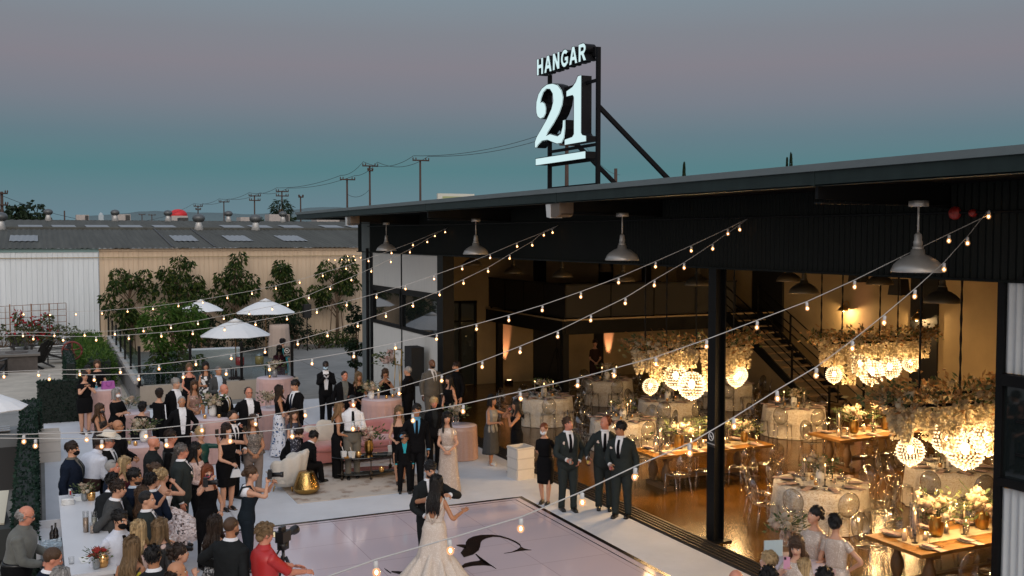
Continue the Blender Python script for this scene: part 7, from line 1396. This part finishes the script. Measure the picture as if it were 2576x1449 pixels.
Pn(298, 1209, 85, 'dark haired man in grey jacket leaning on the bar', 'm', h=1.80, hair='short', hc='dark', top='midgrey', bot='black', lean=12, R='back', Lh='rail')
Pn(381, 1190, 150, 'man in navy jacket seen from behind next to tulle girl', 'm', h=1.74, hair='short', hc='black', top='navy', lean=4, R='low', Lh='low')
Pn(394, 1166, 60, 'brown haired woman half hidden behind the blond updo', 'f', h=1.64, hair='updo', hc='brown', out='pants', top='black', neck=1.38)
q = Pn(410, 1179, 130, 'blond girl with updo in white cross-back bodice and pink tulle skirt', 'f', h=1.62, hair='updo', hc='blond', out='dress', top='white', bot='blush', hem=.45, neck=1.30, flare=.7, R='face', Lh='low')
TULLE = q
Pn(361, 1224, 95, 'brown haired woman raising her hand beside the grey suited man', 'f', h=1.64, hair='long', hc='brown', out='pants', top='denim', neck=1.36, sleeve=.2, R='low', Lh='high')
Pn(371, 1236, 80, 'smiling man with short dark hair in slate blue suit', 'm', h=1.76, hair='crop', hc='black', top='slate', sk='light', R='low', Lh='low')
Pn(303, 1285, 35, 'man in black mask and pale shirt with bow tie', 'm', h=1.76, hair='short', hc='black', mask='black', out='shirt', top='bluewhite', bot='black', tie='black', R='pocket', Lh='low', hp=8)
Pn(349, 1308, 155, 'blond woman with loose curls seen from behind', 'f', h=1.66, hair='wave', hc='blond', out='dress', top='blush', neck=1.38, sleeve=.2)
Pn(405, 1304, 130, 'blond woman with straight hair in dark floral blouse', 'f', h=1.66, hair='xlong', hc='darkblond', out='pants', top='blkfloral', bot='black', neck=1.42, sleeve=.6)
Pn(332, 1349, 160, 'long haired woman in yellow top with black strap, back turned', 'f', h=1.68, hair='xlong', hc='darkblond', out='dress', top='yellow', neck=1.32, sk='tan')
Pn(386, 1374, 165, 'dark haired man in black suit with white collar from behind', 'm', h=1.76, hair='short', hc='black', top='charcoal', sk='tan')
Pn(452, 1369, 100, 'woman with dark brown updo in pink near the bottom edge', 'f', h=1.64, hair='updo', hc='dark', out='dress', top='pink', neck=1.36, R='chin', Lh='low')
Pn(446, 1412, 100, 'man with balding crown at the bottom edge beside the updo', 'm', h=1.74, hair='balding', hc='dark', top='charcoal', sk='tan')
Pn(66, 1273, 75, 'older bartender with glasses in grey shirt behind the bar', 'm', h=1.78, hair='balding', hc='grey', glasses='clear', out='shirt', top='greygreen', bot='black', tie=None, w=1.3, R='low', Lh='rail', lean=8, hp=15, sk='ruddy', belt='black')
Pn(134, 1380, 90, 'man in navy suit reaching over the bar with red lei', 'm', h=1.76, hair='crop', hc='brown', top='navy', R='reach', Lh='reach', lean=12, hp=15, sk='ruddy')
Pn(155, 1427, 130, 'grey haired head of woman at the bottom edge by the bar', 'f', h=1.62, hair='bob', hc='grey', out='pants', top='navy', neck=1.40, sleeve=.6)
Pn(634, 1173, 85, 'photographer in white tee and dark overalls shooting at eye level', 'f', h=1.70, hair='bun', hc='brown', out='pants', top='denim', bot='denim', neck=1.28, R=((.07, .27, 1.54), (.9, .1, -1), 1.0), Lh=((.03, .36, 1.52), (.9, .1, -1), 1.0), group='photographers', lean=6, sk='light')
Pn(541, 1295, 150, 'woman with long dark curls in small print dress, arm around man', 'f', h=1.68, hair='wave', hc='dark', out='dress', top='bwsmall', neck=1.40, sleeve=.3, R='wrap', Lh='low')
Pn(583, 1301, 140, 'buzz cut man in dark grey suit with arm around curly woman', 'm', h=1.80, hair='buzz', hc='brown', beard='dark', top='graphite', Lh='wrap', R='down', sk='tan', w=1.15)
VID = Pn(667, 1318, 115, 'videographer with tousled brown hair in red print shirt', 'm', h=1.78, hair='cropf', hc='darkblond', out='shirt', top='redprint', bot='black', tie=None, sleeve=.5, R='reach', Lh='reach', sk='ruddy', w=1.1, hp=12, group='photographers')
# --- couple
GROOM = Pn(1083, 1162, 12, 'groom with short dark hair and beard in dark suit dancing', 'm', h=1.83, hair='short', hc='black', beard='dark', top='graphite', shirt='white', tie='white', R='low', Lh='hug', hp=22, hy=-10, sk='light', zero=.022, group='bridal couple', w=.98)
BRIDE = Pn(1098, 1194, 160, 'bride with long black hair in low-back ivory lace mermaid gown', 'f', h=1.72, hair='xlong', hc='black', out='dress', top='ivorylace', hem=.02, neck=1.10, flare=1.15, R='out', Lh='hug', sk='tan', zero=.022, group='bridal couple', straps=False)
# --- bottom right table
Pn(2049, 1275, -25, 'bridesmaid in silver sequins with swept back hair glancing upward', 'f', h=1.68, hair='updo', hc='black', out='dress', top='seq', hem=.05, neck=1.42, sleeve=.2, R='low', Lh='low', hy=20, hp=-10)
Pn(2103, 1293, 165, 'bridesmaid with black low bun seen from behind, hand on hip', 'f', h=1.68, hair='bun', hc='black', out='dress', top='seq', hem=.05, neck=1.42, sleeve=.2, R='hip', Lh='low', flare=.3)
PHW = Pn(2004, 1350, -10, 'brown haired woman in sequins looking at a pink phone', 'f', h=1.66, hair='longf', hc='brown', out='dress', top='seq', hem=.05, neck=1.42, sleeve=.2, R='phone', Lh='low', hp=20, sk='fair')
Pn(1932, 1388, -120, 'blond boy in profile at the left of the sequin group', 'b', h=1.35, hair='short', hc='blond', top='slate', sk='fair')
Pn(2021, 1403, 170, 'blond head in front of the phone woman at bottom edge', 'g', h=1.40, hair='bob', hc='blond', out='dress', top='seq', neck=1.42, sleeve=.2, sk='fair')
Pn(1935, 1425, 175, 'dark haired head at the bottom edge below the blond boy', 'm', h=1.70, hair='short', hc='black', top='slate')
Pn(2076, 1428, 175, 'dark haired head at bottom edge below the low bun', 'm', h=1.72, hair='short', hc='black', top='slate')
Pn(1852, 1433, 170, 'bald crown peeking over the bottom edge by the door track', 'm', h=1.76, hair='none', top='slate', sk='ruddy')
finish_bodies()
# ================================================================ things people hold, and equipment
def held(name, lab, cat, loc, rz=0.0): return thing(name, lab, cat, tuple(loc), rz)
def camera_rig(lab, loc, rz, lens=.16):
    t = held('camera', lab, 'camera', loc, rz); q = MB(); q.box((0, 0, 0), (.14, .07, .10)); q.box((0, .0, .065), (.06, .06, .04)); q.build('camera_body', M('cam_black', (.008, .008, .009), .4), t, False); q = MB(); q.lathe([(.036, .0), (.036, lens * .7), (.044, lens * .75), (.044, lens), (0, lens * .96)], 16); o = q.build('lens', M('cam_black', (.008, .008, .009), .4), t); o.location = (0, .03, 0); o.rotation_euler = (-PI / 2, 0, 0); return t
p = G(660 + 110, 1225, 1.5)
pp = D.objects
class _F(dict):
    def __missing__(s, k): return next(v for l, v in s.items() if l.startswith(k))
PERS = _F(PERS)
def find(s): return next(o for o in D.objects if o.get('label', '').startswith(s))
o = find('photographer in white tee'); f = lambda o, p: o.location + Matrix.Rotation(o.rotation_euler.z, 3, 'Z') @ V(p)
camera_rig('black camera with long lens at the overalls photographer\'s eye', f(o, (0, .36, 1.545)), o.rotation_euler.z, .18)
q = MB(); m = find('photographer in white tee'); 
for sg in (1, -1): q.tube([(sg * .09, .125, 1.28), (sg * .10, .06, 1.40), (sg * .09, -.06, 1.38), (sg * .08, -.12, 1.25)], .018, 6)
q.build('strap', cm('denim'), m); q = MB(); q.loft([[(a * math.cos(b_), .01 + c * math.sin(b_), z) for b_ in [2 * PI * i / 18 for i in range(18)]] for a, c, z in ((.140, .118, 1.24), (.150, .105, 1.31), (.135, .085, 1.36), (.08, .06, 1.40))]); q.build('tee', cm('white'), m)
o = find('red haired photographer'); camera_rig('black camera held up in the red haired photographer\'s right hand', f(o, (.22, .42, 1.50)), o.rotation_euler.z + 1.2)
# videographer's camera on a tripod
p = G(712, 1350, 1.45); vt = thing('camera_tripod', 'black video camera on a tall tripod with fold-out screen', 'camera', (p.x, p.y, .006), -.8); top = 1.28; cb = M('cam_black', (.008, .008, .009), .4); q = MB()
for a in (.4, 2.5, 4.6): q.tube([(.03 * math.cos(a), .03 * math.sin(a), top - .1), (.25 * math.cos(a), .25 * math.sin(a), top * .5), (.42 * math.cos(a), .42 * math.sin(a), 0)], [.022, .018, .014], 8)
q.tube([(0, 0, top - .3), (0, 0, top)], .02, 8); q.build('legs', cb, vt); q = MB(); q.box((0, 0, top + .05), (.10, .12, .10)); q.tube([(0, -.05, top + .04), (.05, -.34, top - .08)], .012, 6); q.build('head', cb, vt)
q = MB(); q.box((0, 0, top + .17), (.12, .18, .14)); q.box((0, -.02, top + .27), (.05, .10, .06)); q.build('camera_body', cb, vt, False); q = MB(); q.lathe([(.045, 0), (.045, .14), (.06, .16), (.06, .22), (0, .21)], 16); o = q.build('lens', cb, vt); o.location = (0, .08, top + .18); o.rotation_euler = (-PI / 2, 0, 0)
q = MB(); q.box((-.13, -.06, top + .20), (.13, .012, .08)); sc = q.build('screen', cb, vt, False); q = MB(); q.box((-.13, -.068, top + .20), (.11, .004, .065)); q.build('display', Memit('lcd', (.75, .62, .38), .8), sc, False)
for u, v, z, c_, lab in ((1532, 1196, 1.0, 'bottle', 'brown beer bottle in the middle groomsman\'s hand'), (1497 + 16, 1202, 1.02, 'red', 'glass of red drink held by the sunglasses groomsman'), (886, 1085, 1.2, 'clear', 'clear glass in the white shirted man\'s hand'), (588, 1012, 1.2, 'clear', 'clear glass in the grey blazer man\'s hand')):
    pass
def hand_item(s, side, kindk, lab):
    o = find(s); pr = PERS[s]; p = pr.hand(side)
    if kindk == 'bottle': t = held('beer_bottle', lab, 'bottle', p + V((0, 0, -.08))); q = MB(); q.lathe([(.03, 0), (.032, .13), (.013, .18), (.013, .23), (0, .23)], 12); q.build('bottle', M('beer_glass', (.03, .015, .006), .1), t); q = MB(); q.lathe([(.0325, .04), (.0325, .10)], 12, cap=False); q.build('bottle_label', M('label_yellow', (.5, .35, .06), .5), t)
    elif kindk == 'phone': t = held('phone', lab, 'phone', p, pr.rz); q = MB(); q.box((0, .02, .04), (.075, .010, .15)); q.build('case', M('phone_dark', (.015, .015, .016), .3) if 'pink' not in lab else M('phone_pink', (.62, .30, .42), .4), t, False); q = MB(); q.box((.018, .028, .095), (.025, .004, .03)); q.build('lens', M('cam_black', (.008, .008, .009), .4), t, False)
    elif kindk == 'camera': camera_rig(lab, p, pr.rz)
    else: t = held('drink_glass', lab, 'glass', p + V((0, 0, -.04))); q = MB(); q.lathe([(.03, 0), (.034, .055), (0, .055)], 10); q.build('drink', M('liq_red', (.42, .03, .03), .15) if kindk == 'red' else M('liq_clear', (.3, .28, .24), .1), t); q = MB(); q.lathe([(.033, 0), (.038, .11)], 12, cap=False); q.build('glass', clear, t)
hand_item('groomsman with receding', 1, 'bottle', 'brown beer bottle in the middle groomsman\'s hand'); hand_item('groomsman in sunglasses', 1, 'red', 'glass of red drink held by the sunglasses groomsman'); hand_item('groomsman in grey suit', 1, 'clear', 'short glass in the first groomsman\'s hand'); hand_item('man in white shirt, black', -1, 'clear', 'clear glass in the white shirted man\'s hand'); hand_item('man in grey blazer', 1, 'clear', 'clear glass in the grey blazer man\'s hand'); hand_item('man with receding hair in black', -1, 'clear', 'clear glass in the receding haired man\'s hand')
hand_item('short blond haired woman', -1, 'phone', 'dark phone held up by the blond woman in green satin'); hand_item('woman with dark bob', -1, 'phone', 'dark phone held up by the woman with dark bob'); hand_item('brown haired woman in sequins', 1, 'phone', 'pink phone in the sequinned woman\'s hands'); hand_item('long haired woman in black dress drinking', 1, 'red', 'glass at the lips of the woman by the white bin')
p = PERS['woman with dark bob'].hand(1); t = held('handbag', 'small white handbag hanging from the dark bobbed woman\'s hand', 'handbag', p - V((0, 0, .22))); q = MB(); q.prism([(-.11, 0), (.11, 0), (.06, .15), (-.06, .15)], -.03, .03, fn=lambda a, z, d: (a, d, z)); q.build('bag', M('bag_white', (.62, .64, .66), .5), t, False); q = MB(); q.tube([(-.05, 0, .14), (0, 0, .24), (.05, 0, .14)], .006, 5); q.build('handle', M('bag_white', (.62, .64, .66), .5), t)
p = PERS['man in navy suit reaching'].hand(-1); t = held('flower_lei', 'red and green lei looped over reaching hands at the bar', 'lei', p); q = MB()
for i in range(26): a = 2 * PI * i / 26; c = V((.10 * math.cos(a), .05 * math.sin(a), .06 * math.sin(a))); [q.leaf(c, V((random.uniform(-1, 1), random.uniform(-1, 1), random.uniform(-1, 1))), .04, .03, 0 if i % 3 else 1) for _ in range(4)]
q.build('petals', [M('lei_red', (.5, .02, .03), .6), M('lei_green', (.05, .2, .1), .6)], t)
# extra pieces worn by some guests
q = MB(); T_ = TULLE.t
rng = random.Random(9)
for k in range(2600): a = rng.uniform(0, 6.3); f = rng.random(); z = lerp(.98, .50, f); rr = .17 + .36 * math.sin(min(1, f * 1.15) * PI * .62); p = V((rr * math.cos(a), rr * math.sin(a), z)); q.leaf(p, V((math.cos(a), math.sin(a), -.6 + rng.uniform(-.4, .4))), .055, .045, 0, rng)
q.build('tulle', Mglass('tulle', (.93, .86, .84), .0, .9, edge=.0) if False else M('tulle_blush', (.78, .69, .68), .9), T_, False)
q = MB(); [q.tube([(sg * .09, -.09, 1.39), (0, -.115, 1.27), (-sg * .08, -.11, 1.15)], .009, 5) for sg in (1, -1)]; q.build('back_strap', cm('white'), T_)
# bride: deep V back in lace and full mermaid skirt
bt = BRIDE.t; iv = cm('ivorylace'); sz = BRIDE.s
q = MB(); n = 72; rings = []
for z, r_, am in ((.92, .172, .0), (.80, .178, .0), (.70, .168, .004), (.62, .170, .012), (.56, .20, .03), (.42, .30, .06), (.26, .41, .08), (.12, .53, .09), (.02, .64, .10)):
    rings.append([((r_ + am * math.sin(a * 11 + 1.5 * math.sin(2 * a))) * sz * math.cos(a), (r_ * (.80 if r_ < .2 else .95) + am * math.sin(a * 11 + 1.5 * math.sin(2 * a)) - (.10 if r_ > .25 else 0) * (r_ - .25)) * sz * math.sin(a) - .25 * max(0, r_ - .25) , z * sz) for a in [2 * PI * i / n for i in range(n)]])
q.loft(rings[::-1]); q.build('mermaid_skirt', iv, bt)
q = MB(); [q.ell((.165 * sz * 1.02 * math.cos(a), .14 * sz * math.sin(a), (.60 + .012 * math.sin(3 * a)) * sz), (.03, .03, .022), 7, 5, nz=.3) for a in [2 * PI * i / 26 for i in range(26)]]; q.build('lace_band', cm('white'), bt)
q = MB()
for sg in (1, -1):
    q.tube([BRIDE.bend(V((0, -.118, 1.02))), BRIDE.bend(V((sg * .06, -.118, 1.14))), BRIDE.bend(V((sg * .115, -.085, 1.28))), BRIDE.bend(V((sg * .125, -.02, 1.395))), BRIDE.bend(V((sg * .11, .06, 1.33)))], [.012, .016, .020, .020, .016], 8)
    q.grid(lambda a, b_, sg=sg: BRIDE.bend(BRIDE.ts(lerp(1.05, 1.34, b_), rad(-90) + sg * rad(lerp(18 + 46 * b_, 128, a)), .012)), 8, 8)
q.build('lace_bodice', iv, bt)
# silver shawl, white sleeve stripe, yellow top strap
q = MB(); s_ = PERS['woman with black bob']; q.grid(lambda a, b_: s_.bend(s_.ts(lerp(.80, 1.40, b_), rad(lerp(15, 120, a)) , .022 + .01 * math.sin(a * 14 + b_ * 5))), 12, 10); q.build('shawl', Mpat('shawl', (.20, .19, .17), (.42, .40, .36), 60, .3, .4), s_.t)
s_ = PERS['woman in white mask with']; q = MB(); S, E_, W_, _, _ = s_.arms[-1]; q.tube([s_.bend(S + V((-.045, .0, .02))), s_.bend(E_ + V((-.042, 0, 0))), s_.bend(W_ + V((-.03, 0, 0)))], .022, 6, flat=.7); S, E_, W_, _, _ = s_.arms[1]; q.tube([s_.bend(S + V((.045, .0, .02))), s_.bend(E_ + V((.042, 0, 0))), s_.bend(W_ + V((.03, 0, 0)))], .022, 6, flat=.7); q.build('sleeve_stripe', cm('white'), s_.t)
s_ = PERS['long haired woman in yellow']; q = MB(); q.tube([s_.bend(s_.ts(z, rad(a), .018)) for z, a in ((1.38, -30), (1.30, -60), (1.18, -85), (1.05, -120), (.95, -150))], .010, 5); q.build('bag_strap', M('leather_black', (.008, .008, .008), .3), s_.t)
# small cocktail table in front of the bridesmaids
p = G(2010, 1418, .98); TZ = p; draped_round('cocktail_table', 'blush draped table in front of the sequinned bridesmaids', 'table', (p.x, p.y, .006), .48, .98, drape_p, 15, .10, .05, 'draped cocktail tables', top_m=M('drape_top', (.56, .47, .50), .8))
bouquet('white roses with eucalyptus in a glass before the bridesmaids', (G(1975, 1372, .99).x, G(1975, 1372, .99).y, .99), 1.25, 71, 'glass'); t = thing('gift_card', 'pale blue envelope box standing by the white roses', 'card', (G(1945, 1400, .99).x, G(1945, 1400, .99).y, .992), -.3); q = MB(); q.box((0, 0, .11), (.26, .02, .22)); q.build('envelope', M('paper_blue', (.42, .52, .54), .7), t, False)
t = thing('clutch', 'black and white clutch lying on the bridesmaids\' table', 'handbag', (G(2068, 1400, .99).x, G(2068, 1400, .99).y, .992), .6); q = MB(); q.box((0, 0, .03), (.26, .12, .05)); q.build('bag', M('bag_black', (.012, .012, .014), .4), t, False); q = MB(); q.box((.04, .062, .035), (.08, .006, .03)); q.build('clasp', steel, t, False)
# ================================================================ LIGHT, SKY, CAMERA
w = D.worlds.new('World'); SC.world = w; w.use_nodes = True; N, L = w.node_tree.nodes, w.node_tree.links; bg = N['Background']
tc = N.new('ShaderNodeTexCoord'); sx = N.new('ShaderNodeSeparateXYZ'); L.new(tc.outputs['Generated'], sx.inputs[0])
# elevation bands of the dusk sky (earth shadow, belt of Venus, grey above), brighter and warmer on the side where the sun went down
r = N.new('ShaderNodeValToRGB'); cr = r.color_ramp
stops = ((.0, (.125, .205, .250)), (.03, (.106, .184, .222)), (.064, (.068, .172, .198)), (.095, (.100, .163, .200)), (.125, (.150, .170, .208)), (.16, (.188, .178, .210)), (.19, (.180, .191, .222)), (.225, (.178, .224, .262)), (.34, (.34, .385, .46)), (1.0, (.44, .50, .60)))
cr.elements[0].position = stops[0][0]; cr.elements[0].color = (*stops[0][1], 1); cr.elements[1].position = 1; cr.elements[1].color = (*stops[-1][1], 1)
for p_, c_ in stops[1:-1]: cr.elements.new(p_).color = (*c_, 1)
L.new(sx.outputs['Z'], r.inputs['Fac'])
r2 = N.new('ShaderNodeValToRGB'); c2 = r2.color_ramp; c2.elements[0].position = 0; c2.elements[0].color = (1.2, 1.0, .86, 1); c2.elements[1].position = .7; c2.elements[1].color = (.58, .645, .74, 1); L.new(sx.outputs['Z'], r2.inputs['Fac'])
dt = N.new('ShaderNodeVectorMath'); dt.operation = 'DOT_PRODUCT'; dt.inputs[1].default_value = (-.25, -.97, 0); L.new(tc.outputs['Generated'], dt.inputs[0])
mr = N.new('ShaderNodeMapRange'); mr.interpolation_type = 'SMOOTHSTEP'; mr.inputs['From Min'].default_value = -.1; mr.inputs['From Max'].default_value = .8; L.new(dt.outputs['Value'], mr.inputs['Value'])
mx = N.new('ShaderNodeMixRGB'); L.new(mr.outputs[0], mx.inputs[0]); L.new(r.outputs[0], mx.inputs[1]); L.new(r2.outputs[0], mx.inputs[2])
sky = N.new('ShaderNodeTexSky'); sky.sky_type = 'NISHITA'; sky.sun_disc = False; sky.sun_elevation = rad(1.5); sky.sun_rotation = rad(194.5)
sc2 = N.new('ShaderNodeVectorMath'); sc2.operation = 'SCALE'; sc2.inputs['Scale'].default_value = .006; L.new(sky.outputs[0], sc2.inputs[0])
ad = N.new('ShaderNodeVectorMath'); ad.operation = 'ADD'; L.new(mx.outputs[0], ad.inputs[0]); L.new(sc2.outputs[0], ad.inputs[1])
L.new(ad.outputs[0], bg.inputs['Color']); bg.inputs['Strength'].default_value = WORLD_S if 'WORLD_S' in globals() else 1.0
def lamp(kind_, loc, e, col, **kw):
    l = D.lights.new(kind_.lower() + '_light', kind_); l.energy = e; l.color = col
    for k, v in kw.items(): setattr(l, k, v)
    o = D.objects.new(kind_.lower() + '_light', l); o.location = loc; COL.objects.link(o); return o
o = lamp('SUN', (0, -20, 20), .85, (1.0, .90, .81), angle=rad(38)); o.rotation_euler = V((.25, .97, -.55)).to_track_quat('-Z', 'Y').to_euler()
WARM = (1.0, .60, .25)
for p, r_ in LIGHTS:
    if r_ == 'sconce': lamp('POINT', p, 60, (1, .62, .27), shadow_soft_size=.04)
    else:
        lamp('POINT', p - V((0, 0, r_ * 1.22)), 84 * (r_ / .25) ** 2, WARM, shadow_soft_size=.10)
        lamp('POINT', p + V((0, -r_ * .62, r_ * .15)), 34 * (r_ / .25) ** 2, WARM, shadow_soft_size=.05)
for i, (p, d) in enumerate(UP):
    o = lamp('SPOT', p + V((d[0] * .10, d[1] * .10, .2)), 520, (1.0, .45, .28) if i != 2 else (1, .40, .36), spot_size=rad(22), spot_blend=.8, shadow_soft_size=.03); o.rotation_euler = V((d[0] * .2, d[1] * .2, 1)).to_track_quat('-Z', 'Y').to_euler()
cam = D.cameras.new('camera'); co = D.objects.new('camera', cam); COL.objects.link(co); cam.sensor_width = 36; cam.lens = 36 * FPX / 2576.0; cam.clip_end = 12000; cam.clip_start = .1
co.location = CO; co.rotation_euler = Matrix((CR, CU, -CF)).transposed().to_euler(); SC.camera = co
SC.view_settings.view_transform = 'Standard'; SC.view_settings.look = 'None'; SC.view_settings.exposure = 0.22; SC.view_settings.gamma = 1.0
SC.cycles.max_bounces = 7; SC.cycles.transparent_max_bounces = 24; SC.cycles.caustics_reflective = False; SC.cycles.caustics_refractive = False; SC.cycles.sample_clamp_indirect = 4.0
